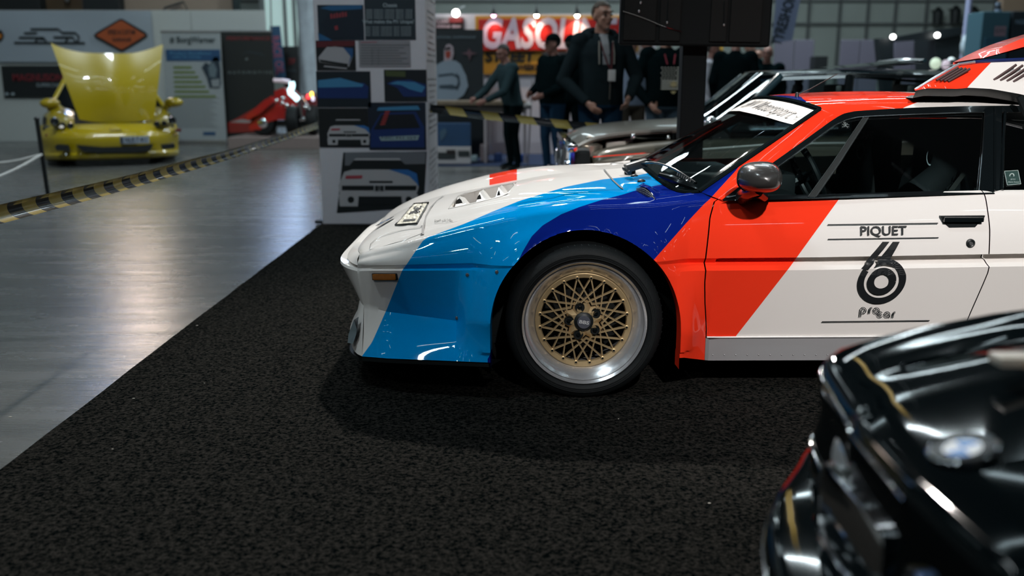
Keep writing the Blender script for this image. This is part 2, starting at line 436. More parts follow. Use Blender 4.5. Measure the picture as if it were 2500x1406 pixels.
# splitter under the spoiler and the silver brake duct in its corner
sp = MB(); e = [p + np.array((-.012, -.004, -.004)) for p in nr[0][::-1]] + [S(x, 0) + np.array((0, 0, -.004)) for x in np.linspace(RW[0][0, 0], float(U(1193, 885, 3.37)[0]), 14)]
e = np.array(e); inn = e.copy(); inn[:, 1] = np.maximum(inn[:, 1] + .10, inn[:, 1]); inn[:, 0] += .05
sp.grid(np.array([e, e + np.array((0, 0, -.014)), inn + np.array((0, 0, -.014))]).transpose(1, 0, 2)); obj('splitter', sp, M_BLACK(), car, smooth=40); obj('splitter', mirrored(sp), M_BLACK(), car)
bd = MB()
cc = [np.array(p) for p in (U(880,772,3.62), U(868,780,3.66), U(855,815,3.66), U(853,836,3.63), U(866,838,3.58), U(874,815,3.58))]
ctr = sum(cc) / 6
for i in range(6): bd.add([cc[i] + np.array((-.006, -.006, 0)), cc[(i + 1) % 6] + np.array((-.006, -.006, 0)), ctr + np.array((.012, -.002, 0))], [(0, 1, 2)])
obj('brake_duct', bd, mat('duct_silver', (.6, .66, .75), .12, metal=1), car)
# hood ------------------------------------------------------------
XHR = float(U(1733, 489, 3.5)[0])
c0 = np.array([S(x, 6) for x in np.linspace(XN(5.5), fx(5.5), 60)])
CEN = UL([(902,584,YC),(908,568,YC),(929,546,YC),(972,517,YC),(1005,502,YC),(1067,479.5,YC),(1117,468.5,YC),(1170,456.5,YC),(1273,437,YC),(1356,424,YC),(1438,416,YC),(1500,412,YC),(1545,408,YC),(1568,405,YC)])
d0 = smoothed(np.array([c0[0], c0[0] * .8 + CEN[0] * .2 + np.array((-.02, 0, .004)), c0[0] * .5 + CEN[0] * .5 + np.array((-.018, 0, .006)), CEN[0]]), 2)
WSB = UL([(1709,468,3.575),(1690,473,3.585),(1649,466,3.66),(1619,447,3.83),(1590,424,4.07),(1568,405,YC)])
d1 = smoothed(np.vstack([[c0[-1]], WSB]), 1)
nl = MB(); q0, q1 = resamp(d0, 26), resamp(NR4, 26); nl.grid(np.array([q1 + np.array((.03, 0, -.004)), q1, q1 * .5 + q0 * .5 + np.array((-.006, 0, 0)), q0 + np.array((-.001, 0, -.004)), q0]).transpose(1, 0, 2)); pobj('hood_lip', nl, car, (None,) * 4); pobj('hood_lip', mirrored(nl), car, (None,) * 4)
HP = coons(smoothed(c0, 1), smoothed(CEN, 2), d0, d1, 90, 48)
# fullness of the hood between fender and centre
nU, nT = HP.shape[:2]
for i in range(nU):
    for j in range(nT):
        t = j / (nT - 1); u = i / (nU - 1)
        HP[i, j, 2] += .020 * math.sin(PI * t) * math.sin(PI * min(1, u * 1.15)) ** .7 - .010 * math.exp(-((t - .16) / .07) ** 2) * math.sin(PI * u)
hb = MB(); hb.grid(HP); lidv = len(hb.v)
hm = mirrored(hb); st = stripes(hm.v, (None,) * 4)
pxs = PR(np.array(hm.v)); st['b3'] = np.minimum((pxs[:, 0] - 1195), (1262 - pxs[:, 0])); st['b4'] = np.full(len(hm.v), -50.)
obj('hood', hm, PAINT, car, smooth=28, attrs=st)
def hoodpt(px, py, lift=.002):
    """point on the hood seen at this place of the photograph"""
    q = PR(HP.reshape(-1, 3)); d = (q[:, 0] - px) ** 2 + (q[:, 1] - py) ** 2; ii = np.argsort(d)[:5]
    w = 1 / (d[ii] + .3); p = (HP.reshape(-1, 3)[ii] * w[:, None]).sum(0) / w.sum(); 
    # slide along the view ray to hit the photographed pixel
    k = U(px, py, p[1]); return k + np.array((0, 0, lift))
def ribbon(mb, pts, w, dirv=(1, 0, 0), mi=0):
    pts = np.array(pts); rows = []
    for i, p in enumerate(pts):
        t = pts[min(i + 1, len(pts) - 1)] - pts[max(i - 1, 0)]; n = np.cross(t, (0, .25, 1)); n = n / (np.linalg.norm(n) + 1e-9) * w / 2
        rows.append([p - n, p + n])
    return mb.grid(np.array(rows), mi)
gap = mat('panel_gap', (.03, .035, .04), .6)
g = MB(); ribbon(g, [hoodpt(*p, .0035) for p in [(1033,574),(1033,560),(1040,530),(1052,507),(1068,491),(1082,480)]], .007); obj('panel_gap', g, gap, car)
g = MB(); ribbon(g, [hoodpt(*p, .0035) for p in [(1475,415),(1481,423),(1495,440),(1512,456),(1520,462)]], .008); obj('panel_gap', g, gap, car)
g = MB(); ribbon(g, [hoodpt(*p, .0035) for p in [(1520,462),(1440,468),(1350,482),(1262,496)]], .004); obj('panel_gap', g, gap, car)
g = MB(); ribbon(g, [hoodpt(*p, .0035) for p in [(902,610),(905,597),(920,582),(960,568),(1027,555)]], .003); obj('panel_gap', g, gap, car)
g = MB(); ribbon(g, [hoodpt(*p, .0035) for p in [(902,612),(940,602),(990,586),(1028,572)]], .003); obj('panel_gap', g, gap, car)
g = MB(); ribbon(g, [hoodpt(*p, .0035) for p in [(1028,552),(1033,553),(1032,571),(1027,575)]], .010); obj('panel_gap', g, gap, car)
# number plate sticker and roundel on the nose
def plate_pt(u, v, lift):   # u across the car from the far side, v rearwards
    c = np.array(((965,552),(1017,548),(1010,500),(1046,497)), float); p = (c[2] * (1 - v) + c[3] * v) * (1 - u) + (c[0] * (1 - v) + c[1] * v) * u
    return hoodpt(p[0], p[1], lift)
pl = MB(); pl.grid(np.array([[plate_pt(u, v, .004) for v in np.linspace(0, 1, 9)] for u in np.linspace(0, 1, 13)]))
fr = MB()
for L in ([(0, t) for t in np.linspace(0, 1, 9)], [(1, t) for t in np.linspace(0, 1, 9)], [(t, 0) for t in np.linspace(0, 1, 13)], [(t, 1) for t in np.linspace(0, 1, 13)]): fr.tube([plate_pt(u, v, .005) for u, v in L], .0035, 5)
v_, f_ = text_mesh('M 1', 1, bold=.04); w0, w1_ = v_[:, 0].min(), v_[:, 0].max()
fr.add([plate_pt(.14 + .72 * (x - w0) / (w1_ - w0), .22 + .56 * (y + .36) / .72, .006) for x, y in v_], f_)
obj('number_plate', pl, mat('plate_cream', 'd8d2c0', .5), car); obj('plate_print', fr, mat('ink_black', (.008, .01, .012), .5), car)
def roundel(name, c, ux, uy, r, parent, lift):
    m = MB(); ux, uy = np.array(ux), np.array(uy); nrm = np.cross(ux, uy); nrm = nrm / np.linalg.norm(nrm)
    if nrm[2] < 0 and abs(nrm[2]) > .1: nrm = -nrm
    def ring(r0, r1, a0, a1, mi, h):
        n = max(4, int((a1 - a0) / (2 * PI) * 48)); P = [[c + nrm * h + (ux * math.cos(a) + uy * math.sin(a)) * rr for rr in (r0, r1)] for a in np.linspace(a0, a1, n + 1)]
        m.grid(np.array(P), mi)
    ring(.92 * r, r, 0, 2 * PI, 0, lift * 1.3); ring(.62 * r, .92 * r, 0, 2 * PI, 1, lift); ring(.57 * r, .62 * r, 0, 2 * PI, 0, lift * 1.2)
    for i in range(4): ring(0, .57 * r, i * PI / 2, (i + 1) * PI / 2, 2 + (i % 2), lift)
    for i, ch in enumerate('BMW'):
        a = PI / 2 + (1 - i) * .75; text_on(m, ch, c + nrm * lift * 1.4 + (ux * math.cos(a) + uy * math.sin(a)) * r * .77, r * .32, ux * math.cos(a - PI / 2) + uy * math.sin(a - PI / 2), -ux * math.sin(a - PI / 2) + uy * math.cos(a - PI / 2), mi=0)
    return obj(name, m, [M_CHROME(), M_GLOSSBLK(), mat('roundel_white', 'e4e8ee', .3, coat=.6), mat('roundel_blue', '1f7ac8', .3, coat=.6)], parent, smooth=30)
rc = hoodpt(940, 546, .009); rt = hoodpt(965, 537, .009); ru = (rt - rc) / np.linalg.norm(rt - rc); rv = np.array((0, 1., 0)); rv = rv - ru * (ru @ rv); rv /= np.linalg.norm(rv)
roundel('nose_roundel', rc, -rv, ru, .045, car, .002)
# hood vents: a trench cut in the hood with three louvre fins and black mouths
TR = [(1096,510),(1110,489),(1122,476),(1170,464),(1224,451.5),(1264,445),(1250,462),(1237,476),(1179,492)]
def inpoly(p, L):
    c = False; n = len(L)
    for i in range(n):
        (x1, y1), (x2, y2) = L[i], L[i - 1]
        if (y1 > p[1]) != (y2 > p[1]) and p[0] < (x2 - x1) * (p[1] - y1) / (y2 - y1) + x1: c = not c
    return c
hq = PR(np.array(hb.v)); insd = np.array([inpoly(p, TR) if 1080 < p[0] < 1280 and 430 < p[1] < 520 else False for p in hq])
keep = [f for f in hb.f if not all(insd[i] for i in f)]
TP = np.array(TR + TR[:1], float)
def nearest(p):
    best = None
    for u_, w_ in zip(TP[:-1], TP[1:]):
        d = w_ - u_; t = np.clip(((p - u_) @ d) / (d @ d), 0, 1); c = u_ + d * t; r = np.hypot(*(p - c))
        if best is None or r < best[0]: best = (r, c)
    return best[1]
base_v = list(hb.v)
for i in set(i for f in keep for i in f):
    if insd[i]: hb.v[i] = tuple(hoodpt(*nearest(hq[i]), 0))
hb.f = keep; hb.m = [0] * len(keep)
TW = [hoodpt(*p, 0) for p in smoothed(np.array(TR + TR[:1], float), 1)]
hood = pobj('hood', hb, car)
vw = mat('vent_white', 'e6e2de', .42, coat=1)
DEP = np.array((.004, 0, -.045)); vb = MB(); vb.grid(np.array([[p + np.array((0, 0, .001)) for p in TW], [p + DEP for p in TW]])); vb.poly([p + DEP for p in TW[:-1]])
vent = obj('vent_tray', vb, vw, car)
def fin(base_l, peak_l, base_r, peak_far, mouth):
    """one louvre: rises to a crest, black mouth in its near end"""
    a, pk_, b_, pf = [hoodpt(*q, 0) for q in (base_l, peak_l, base_r, peak_far)]
    w = pf - pk_; lo = np.array((0, 0, -.035)); m = MB(); n = 7; P = []
    for i in range(n):
        t = i / (n - 1); q = pk_ * (1 - t) + (b_ + lo) * t - np.array((0, 0, .012 * math.sin(PI * t))); P.append([q, q + w])
    m.grid(np.array(P)); al = a + lo; m.grid(np.array([[al, al + w], [al * .4 + pk_ * .6 + np.array((.006, 0, -.004)), al * .4 + pk_ * .6 + w + np.array((.006, 0, -.004))], [pk_, pk_ + w]])); m.poly([al] + [p[0] for p in P])
    k = obj('hood_vent', m, vw, vent, smooth=40); ym = min(pk_[1], al[1]) - .004
    mm = MB(); mm.poly([U(x, y, ym) for x, y in mouth]); obj('vent_mouth', mm, M_BLACK(), vent)
fin((1104,502), (1118,482), (1150,494), (1130,473), [(1112,498.5),(1114,490),(1121,484),(1126,488),(1129.5,495.5)])
fin((1158,489), (1171,468), (1206,482), (1182,461), [(1163.5,488),(1166,480),(1171,474),(1173,477),(1175.5,485.5)])
fin((1205,480), (1217,457), (1246,468), (1228,450), [(1213,478.5),(1215,470),(1218,464),(1219.5,468),(1221.5,476)])
vm = MB(); vm.tube(TW, .0035, 5, cap=False); obj('vent_rim', vm, vw, vent, smooth=60)
# autograph scribble
ag = MB(); rng = random.Random(3)
for k in range(5):
    x = 1064 + k * 9; pts = [hoodpt(x + 5 * math.cos(t * 2.1 + k), 540 - k * .3 + 3.2 * math.sin(t * 2.1), .003) for t in range(6)]
    ribbon(ag, pts, .0022)
ribbon(ag, [hoodpt(1062, 545, .003), hoodpt(1116, 541, .003)], .0018); obj('autograph', ag, MATS['ink_black'], car)
# cowl scoop with mesh, washer jets
sc = MB(); a = hoodpt(1551, 465, 0); b = hoodpt(1602, 490, 0)
ax = (b - a); L = np.linalg.norm(ax); ax /= L; sd = np.array((.35, .9, .1)); sd /= np.linalg.norm(sd)
P = []
for i in range(13):
    u = i / 12; h = .030 * math.sin(PI * min(1, u * .9 + .1)); row = []
    for j in range(9):
        t = j / 8; row.append(a + ax * L * u * 1.0 + sd * (t * .14) + np.array((0, 0, .002 + h * math.cos(t * PI / 2))) - np.array((0, .010, 0)) * math.sin(PI * u))
    P.append(row)
sc.grid(np.array(P)); so = pobj('cowl_scoop', sc, car, ('all', 'all', None, None))
sm = MB(); 
for i in range(17):
    u = .06 + i / 16 * .86; h = .028 * math.sin(PI * min(1, u * .9 + .1)); p = a + ax * L * u - np.array((0, .012, 0)) * math.sin(PI * u)
    sm.tube([p + np.array((0, -.004, .001)), p + np.array((0, -.001, h))], .0012, 4)
for hh in (.3, .6, .85):
    sm.tube([a + ax * L * u - np.array((0, .014, 0)) * math.sin(PI * u) + np.array((0, -.002, hh * .028 * math.sin(PI * min(1, u * .9 + .1)))) for u in np.linspace(.06, .92, 12)], .001, 4)
obj('scoop_mesh', sm, mat('mesh_grey', (.25, .27, .28), .4, metal=.7), so)
for p in [(1549,431),(1566,443)]:
    c = hoodpt(*p, 0); obj('jet_and_glint', MB().ell(c, (.018, .014, .010), 10, 6), M_BLACK(), car, smooth=60)
# small white box on the far side of the hood
c = U(1510, 408, 4.75); obj('hood_catch', MB().rbox(c[0] - .04, c[0] + .035, 4.68, 4.80, c[2] - .03, c[2] + .02, .012), mat('vent_white', 'e6e2de'), car, smooth=40)
# indicator and screws
def onside(px, py):
    X = U(px, py, 3.5)[0]; Z = U(px, py, 3.5)[2]
    for _ in range(3):
        lo, hi = 0., 5.
        for _ in range(20):
            m = (lo + hi) / 2
            if S(X, m)[2] < Z: lo = m
            else: hi = m
        y = S(X, lo)[1]; X, _, Z = U(px, py, y)
    return np.array((X, y, Z))
def sidey(X, Z):
    lo, hi = 0., 5.
    for _ in range(20):
        m = (lo + hi) / 2
        if S(X, m)[2] < Z: lo = m
        else: hi = m
    return S(X, lo)[1]
a, b = onside(910, 675), onside(971, 675); m = MB(); m.rbox(0, 1, -.5, .5, -.5, .5, .08)
L = np.linalg.norm(b - a); M = Matrix.Translation(a) @ (Vector(b - a).to_track_quat('X', 'Z').to_matrix().to_4x4()) @ Matrix.Diagonal((L, .016, .0275, 1))
ind = obj('indicator_bezel', m.xf(M), M_BLACK(), car, smooth=40)
m = MB(); m.rbox(.04, .96, -.75, .2, -.42, .42, .07); obj('indicator_lens', m.xf(M), mat('amber_lens', (.36, .12, .02), .18, coat=.8, var=.3, vscale=60), ind, smooth=40)
for p in [(1141,671),(1213,664),(1116,776)]:
    c = onside(*p); obj('screw', MB().lathe([(.0001, -.006), (.005, -.006), (.0075, -.002), (.0075, .004)], c, 'Y', 12), M_STEEL(), car, smooth=40)
for i in range(26):
    c = onside(1740 + i * 28, 866); obj('rivet', MB().ell(c, (.003, .003, .003), 6, 4), M_STEEL(), sill)
# ---- door furniture and its lettering
ink = MATS['ink_black']
def on_door(mb, off=.0016):
    mb.v = [(x, min(sidey(x, z + d) for d in (-.022, -.015, -.008, 0, .008, .015, .022)) - off, z) for x, y, z in mb.v]; return mb
def dline(mb, a, b, w, n=40):
    A, B = onside(*a), onside(*b); P = []
    for t in np.linspace(0, 1, n):
        x = A[0] + (B[0] - A[0]) * t; z = A[2] + (B[2] - A[2]) * t; P.append([(x, 0, z - w / 2), (x, 0, z + w / 2)])
    mb.grid(np.array(P))
t = MB(); dline(t, (2019, 547.5), (2288, 544), .0035); dline(t, (2020, 583.5), (2290, 579.5), .0035); dline(t, (2005, 784.5), (2268, 781.5), .0038)
obj('door_line', on_door(t), ink, door)
c = onside(2154.5, 563.5); a, b = onside(2097, 563), onside(2212, 563); t = MB(); text_on(t, 'PIQUET', c, .0475, ux=(1, 0, .012), bold=.016, width=(b[0] - a[0]) * .98); obj('name_print', on_door(t), ink, door)
# the double-stroked six
t = MB(); k = U(2251, 600, 3.43)[0] - U(2151, 600, 3.43)[0]; k /= 100; c6 = onside(2151, 686)
def P6(px, py): q = onside(px, py); return np.array((q[0], 0, q[2]))
def band(pts, w, n=4):
    pts = np.array(pts); rows = []
    for i, p in enumerate(pts):
        tn = pts[min(i + 1, len(pts) - 1)] - pts[max(i - 1, 0)]; tn /= np.linalg.norm(tn) + 1e-9; nn = np.array((-tn[2], 0, tn[0]))
        rows.append([p + nn * w * s_ for s_ in np.linspace(-.5, .5, n + 1)])
    t.grid(np.array(rows))
def arc(r, a0, a1, n): return [np.array((c6[0] + r * k * math.cos(a), 0, c6[2] + r * k * math.sin(a))) for a in np.linspace(math.radians(a0), math.radians(a1), n)]
band(arc(27, 0, 360, 60), 16.5 * k)
ro = 51.5
band(arc(ro, 146, 360 + 104, 90), 15.5 * k)
def stroke(tl, tr, bl, br, n=14):
    a, b, c_, d = P6(*tl), P6(*tr), P6(*bl), P6(*br); P = [[(a + (c_ - a) * v + ((b + (d - b) * v) - (a + (c_ - a) * v)) * s_) for s_ in np.linspace(0, 1, 4)] for v in np.linspace(0, 1, n)]; t.grid(np.array(P))
stroke((2153, 589.5), (2170, 589.5), (2101, 655), (2119, 659))
stroke((2178, 589.5), (2195, 589.5), (2131, 653), (2164, 634), 14)
obj('number_six', on_door(t, .003), ink, door)
# lower-case double-line lettering
t = MB()
def dl(cx, cy, s_, pts):
    for (w, q) in pts:
        qq = [P6(cx + x * s_, cy - y * s_) for x, y in q]; qq = smoothed(np.array(qq), 1)
        rows = []
        for i, p in enumerate(qq):
            tn = qq[min(i + 1, len(qq) - 1)] - qq[max(i - 1, 0)]; tn /= np.linalg.norm(tn) + 1e-9; nn = np.array((-tn[2], 0, tn[0])); rows.append([p - nn * w / 2, p + nn * w / 2])
        t.grid(np.array(rows))
wl = .0026
circ = lambda r, a0, a1, n=18: [(r * math.cos(math.radians(a)), r * math.sin(math.radians(a))) for a in np.linspace(a0, a1, n)]
for r in (1, .5): dl(2105.5, 757, 7.6, [(wl, circ(r, -110, 180))])
dl(2105.5, 757, 7.6, [(wl, [(-1, 0), (-1.25, -2.1)]), (wl, [(-.5, 0), (-.72, -2.1)])])
for o in (0, .5): dl(2118.5, 757, 7.6, [(wl, [(o * .9, -1)] + [(o * .9 + .1, 0), (.45 + o * .6, .85 - o * .2), (1.25, 1 - o * .9)])])
for r in (1, .5): dl(2138, 757.5, 7.6, [(wl, circ(r, 0, 360, 26))])
for r in (1, .5): dl(2147, 767, 7.0, [(wl, circ(r, 40, 325))])
dl(2147, 767, 7.0, [(wl, [(-.4, 0), (.8, 0)])])
for r in (1, .5): dl(2164, 767, 7.0, [(wl, circ(r, 0, 360, 24))])
dl(2164, 767, 7.0, [(wl, [(1, .3), (.9, -1.1)])])
for o in (0, .5): dl(2176, 767, 7.0, [(wl, [(o * .9, -1.1)] + [(o * .9 + .1, 0), (.45 + o * .6, .85 - o * .2), (1.25, 1 - o * .9)])])
obj('series_print', on_door(t), ink, door)
# handle, lock
a, b = onside(2292, 527), onside(2401, 526); hz = lambda py: onside(2340, py)[2]
hy = sidey(a[0] + .08, hz(538))
h = MB(); w = b[0] - a[0]; X = lambda f: a[0] + w * f
h.prism([(X(0), hz(526)), (X(1), hz(525)), (X(.95), hz(541)), (X(.86), hz(546)), (X(.80), hz(555)), (X(.22), hz(556)), (X(.15), hz(548)), (X(.06), hz(541))], .012, at=hy - .008)
ho = obj('handle_recess', fixn(obj('x', h, M_BLACK())) and h, M_BLACK(), door)
bpy.data.objects.remove(bpy.data.objects['x'])
h = MB(); h.rbox(X(.06), X(.95), hy - .022, hy - .004, hz(541), hz(528), .005); obj('door_handle', h, M_GLOSSBLK(), door, smooth=40)
c = onside(2369, 594); lk = MB().lathe([(.0001, -.003), (.006, -.004), (.008, -.005), (.012, -.007), (.0165, -.004), (.017, .004)], c, 'Y', 24); lo = obj('lock_ring', lk, M_BLACK(), door, smooth=40)
obj('lock_barrel', MB().lathe([(.0001, -.0075), (.0065, -.0075), (.008, -.003)], c, 'Y', 16), M_STEEL(), lo, smooth=40)
# ---------------------------------------------------------------- cabin of the main car
L1 = UL([(1762,488,3.505),(1800,459,3.54),(1850,423,3.585),(1905,384,3.635),(1960,345,3.685),(2025,298,3.75),(2045,285,3.763)])
L2 = UL([(1709,468,3.575),(1760,433,3.615),(1838,380,3.675),(1900,337,3.72),(1960,296,3.765),(1995,272,3.79),(2003,267,3.80)])
def rg(A, B, n, m):
    A, B = resamp(A, n), resamp(B, n); t = np.linspace(0, 1, m)[None, :, None]; P = A[:, None] * (1 - t) + B[:, None] * t
    return P
P = rg(L1, L2, 60, 8)
for j in range(8): P[:, j, 1] -= .012 * math.sin(PI * j / 7)
pm = MB(); pm.grid(P); pobj('windscreen_pillar', pm, car, ('all', 'r2', 'b3', None)); 
pobj('windscreen_pillar', mirrored(pm), car, ('all', 'all', 'b3', None))
# roof
RN = UL([(2045,285,3.763),(2060,277,3.77),(2085,271.5,3.772),(2130,268,3.775),(2230,262.5,3.775),(2350,259,3.775),(2490,257.5,3.77),(2560,259,3.77)])
RF = UL([(2045,285,3.763),(2020,274,3.785),(2003,267,3.80),(1975,257,3.88),(1935,246,4.05),(1884,238.5,YC)])
RC = UL([(1884,238.5,YC),(1950,236.5,YC),(2000,235,YC),(2130,232.5,YC),(2230,232,YC),(2400,238,YC),(2500,248,YC),(2560,256,YC)])
RB = np.array([RN[-1], RN[-1] * .6 + RC[-1] * .4 + np.array((.02, 0, .015)), RC[-1]])
RPG = RP = coons(smoothed(RN, 2), smoothed(RC, 2), smoothed(RF, 2), smoothed(RB, 2), 70, 26)
for j in range(26):
    t = j / 25; RP[:, j, 2] += .014 * math.sin(PI * t) ** .8 * np.sin(PI * np.linspace(0.02, .98, 70)) ** .5
rm = MB(); rm.grid(RP); KR = ('all', 'all', 'r3', 'r4')
pobj('roof', rm, car, KR, 40); pobj('roof', mirrored(rm), car, KR, 40)
# windscreen
GL = mat('car_glass', (.55, .66, .68), .01, trans=1, ior=1.45)
def glass_mat():
    m = bpy.data.materials.new('thin_car_glass'); m.use_nodes = True; nt = m.node_tree; nt.nodes.clear()
    o = nt.nodes.new('ShaderNodeOutputMaterial'); t = nt.nodes.new('ShaderNodeBsdfTransparent'); g = nt.nodes.new('ShaderNodeBsdfGlossy'); mx = nt.nodes.new('ShaderNodeMixShader'); fr = nt.nodes.new('ShaderNodeFresnel')
    t.inputs[0].default_value = (.60, .72, .73, 1); g.inputs['Roughness'].default_value = .015; fr.inputs['IOR'].default_value = 1.52
    nt.links.new(fr.outputs[0], mx.inputs[0]); nt.links.new(t.outputs[0], mx.inputs[1]); nt.links.new(g.outputs[0], mx.inputs[2]); nt.links.new(mx.outputs[0], o.inputs[0])
    return m
TG = glass_mat()
wsN = L2[:-1]; wsF = RF[2:]
c1w = np.array([WSB[-1], WSB[-1] * .66 + RC[0] * .34 + np.array((-.012, 0, .014)), WSB[-1] * .33 + RC[0] * .67 + np.array((-.012, 0, .014)), RC[0]])
WP = coons(L2, smoothed(c1w, 2), smoothed(WSB, 1), smoothed(wsF, 1), 44, 26)
inn = np.array((0.004, 0, -.006))
wm = MB(); wm.grid(WP[:, :] + inn)
far = WP[:, ::-1] * np.array((1, -1, 1)) + np.array((0, 2 * YC, 0)) + inn
wm.grid(np.concatenate([WP + inn, far[:, 1:]], axis=1)) if False else wm.grid(far)
ws = obj('windscreen', wm, TG, car, smooth=60)
# dark frit and rubber round the glass
fb = MB(); K = WP + np.array((0, 0, -.004)) + np.array((-.003, -.003, .001))
fb.grid(WP[0:2] + np.array((-.002, -.002, .001))); fb.grid(np.stack([WP[:, 0], WP[:, 1]], 1) + np.array((-.002, -.002, .001))); fb.grid(WP[-2:] + np.array((-.002, -.002, .001)))
fb.tube(L2 + np.array((-.004, -.004, 0)), .008, 6); fb.tube(smoothed(WSB, 1) + np.array((-.004, -.003, .002)), .009, 6); fb.tube(smoothed(wsF, 1) + np.array((-.004, -.003, .002)), .009, 6)
SEAL = mat('rubber_seal', (.006, .009, .010), .7, spec=0); obj('windscreen_seal', fb, SEAL, car, smooth=40); obj('windscreen_seal', mirrored(fb), SEAL, car, smooth=40)
# white sun strip with its lettering
def wpt(u, t):
    i = u * (WP.shape[0] - 1); j = t * (WP.shape[1] - 1); a, b = min(int(i), WP.shape[0] - 2), min(int(j), WP.shape[1] - 2); fi, fj = i - a, j - b
    return (WP[a, b] * (1 - fi) + WP[a + 1, b] * fi) * (1 - fj) + (WP[a, b + 1] * (1 - fi) + WP[a + 1, b + 1] * fi) * fj
nrmw = np.cross(WP[30, 10] - WP[20, 10], WP[20, 20] - WP[20, 10]); nrmw /= np.linalg.norm(nrmw)
if nrmw[0] > 0: nrmw = -nrmw
sb = MB(); P = []
for i in range(14):
    row = []
    for j in range(26):
        t = .035 + .965 * j / 25; lo = .765 + .03 * (1 - t); u = lo + (.965 - lo) * i / 13; row.append(wpt(u, t) + nrmw * .003)
    P.append(row)
sb.grid(np.array(P)); sbm = mirrored(sb)
strip = obj('sun_strip', sb, mat('strip_white', 'd9d3cc', .45), ws, smooth=60); obj('sun_strip', sbm, MATS['strip_white'], ws, smooth=60)
v, f = text_mesh('BMW Motorsport', 1, bold=.01, shear=.35, space=1.0); x0, x1 = v[:, 0].min(), v[:, 0].max()
tm = MB(); pts = []
for (x, y) in v:
    s_ = (x - x0) / (x1 - x0); tt = 1.32 - 1.18 * s_; u = .875 + (y / .72) * .115
    p = wpt(u, tt) if tt <= 1 else mirY(wpt(u, 2 - tt)); pts.append(p + nrmw * .006)
tm.add(pts, f); obj('strip_lettering', tm, ink, ws)
tm = MB()
for k in range(4): ribbon(tm, [wpt(.84 + .012 * k, .10) + nrmw * .006, wpt(.845 + .014 * ((k * 7) % 4), .055 + .01 * k) + nrmw * .006], .003)
obj('strip_mark', tm, ink, ws)
# wiper: arm, blade, its black motor cover
a, b, c, d = [U(*p) for p in ((1700, 447, 3.68), (1641, 415, 3.80), (1588, 397, 4.0), (1525, 408, 4.05))]
wp = obj('wiper_arm', MB().tube(smoothed(np.array([a, b + np.array((0, 0, .012)), c + np.array((0, 0, .006)), d]), 2), .0045, 8), mat('wiper_black', (.02, .024, .026), .3, coat=.5), car, smooth=40)
obj('wiper_blade', MB().tube([U(1524, 411, 4.05), U(1537, 422, 3.98), U(1640, 428, 3.74), U(1690, 455, 3.65)][:2], .010, 8), M_BLACK(), wp, smooth=40)
m = MB(); m.tube([U(1610, 427, 3.76), U(1640, 437, 3.72), U(1680, 452, 3.66), U(1706, 462, 3.62)], [.010, .016, .014, .004], 8); obj('wiper_blade', m, M_GLOSSBLK(), wp, smooth=40)
m = MB()
for k in range(9): m.tube([U(1655 + k * 5.2, 421 + k * 2.7, 3.70), U(1653 + k * 5.2, 428 + k * 2.7, 3.70)], .003, 5)
obj('wiper_spring', m, M_STEEL(), wp)
c = hoodpt(1538, 424, 0); obj('wiper_hub', MB().lathe([(.026, 0), (.024, .02), (.012, .035), (.0001, .038)], c, 'Z', 16), M_GLOSSBLK(), wp, smooth=40)
m = MB(); m.rbox(0, .10, -.02, .02, 0, .035, .006); M = Matrix.Translation(U(1529, 421, 4.02)) @ Matrix.Rotation(.25, 4, 'Z') @ Matrix.Rotation(-.25, 4, 'Y'); obj('wiper_cover', m.xf(M), mat('wiper_grey', (.02, .023, .023), .4), wp, smooth=40)
# ---- side windows: black frame, glass, quarter-light bar
def sidep(px, py):   # plane of the side glass leans in from belt to roof
    t = np.clip((487 - py) / (487 - 262), 0, 1); return U(px, py, 3.505 + .27 * t)
def sp_(L, off=0.0): return [sidep(*p) + np.array((0, off, 0)) for p in L]
fr = MB()
FO = [(1790,488),(1762,488),(1800,459),(1850,423),(1905,384),(1960,345),(2025,298),(2060,277),(2085,271.5),(2130,268),(2230,262.5),(2350,259),(2418,258.5)]
FI = [(1800,484),(1795,482),(1822,463),(1866,430),(1915,394),(1972,352),(2036,306),(2066,292),(2092,286),(2135,283),(2230,279),(2350,275),(2403,273.5)]
fr.grid(np.array([sp_(FO, -.004), sp_(FI, .004)]).transpose(1, 0, 2))
fr.grid(np.array([sp_([(1762,489),(2000,483.5),(2424,471.5)], -.016), sp_([(1795,479),(2000,474.5),(2424,462.5)], .004)]).transpose(1, 0, 2))
fr.grid(np.array([sp_([(2403,264),(2392,470)], -.002), sp_([(2421,258.5),(2421,470)], -.010)]).transpose(1, 0, 2))
fr.grid(np.array([sp_([(2421,258.5),(2421,470)], -.010), sp_([(2446,258.3),(2442,470)], -.002)]).transpose(1, 0, 2))
fr.grid(np.array([sp_([(2418,258.5),(2560,259)], -.004), sp_([(2418,274),(2560,273)], .004)]).transpose(1, 0, 2))
fr.grid(np.array([sp_([(2430,471),(2560,468)], -.006), sp_([(2430,463),(2560,461)], .004)]).transpose(1, 0, 2))
wf = obj('window_frame', fr, M_GLOSSBLK(), car, smooth=40); obj('window_frame', mirrored(fr), M_GLOSSBLK(), car, smooth=40)
tr = MB(); tr.tube(sp_([(1800,481),(1822,463),(1866,430),(1915,394),(1972,352),(2036,306),(2066,292),(2092,286),(2135,283),(2230,279),(2350,275),(2403,273.5),(2398,360),(2389,464)], -.004), .0022, 5)
obj('window_trim', tr, mat('dark_chrome', (.30, .32, .33), .2, metal=1), wf, smooth=40)
tr = MB(); tr.tube(sp_([(2452,274),(2447,340),(2444,464)], -.006), .006, 6); tr.tube(sp_([(2424,262),(2424,464)], -.014), .004, 6); obj('pillar_trim', tr, M_GLOSSBLK(), wf, smooth=40)
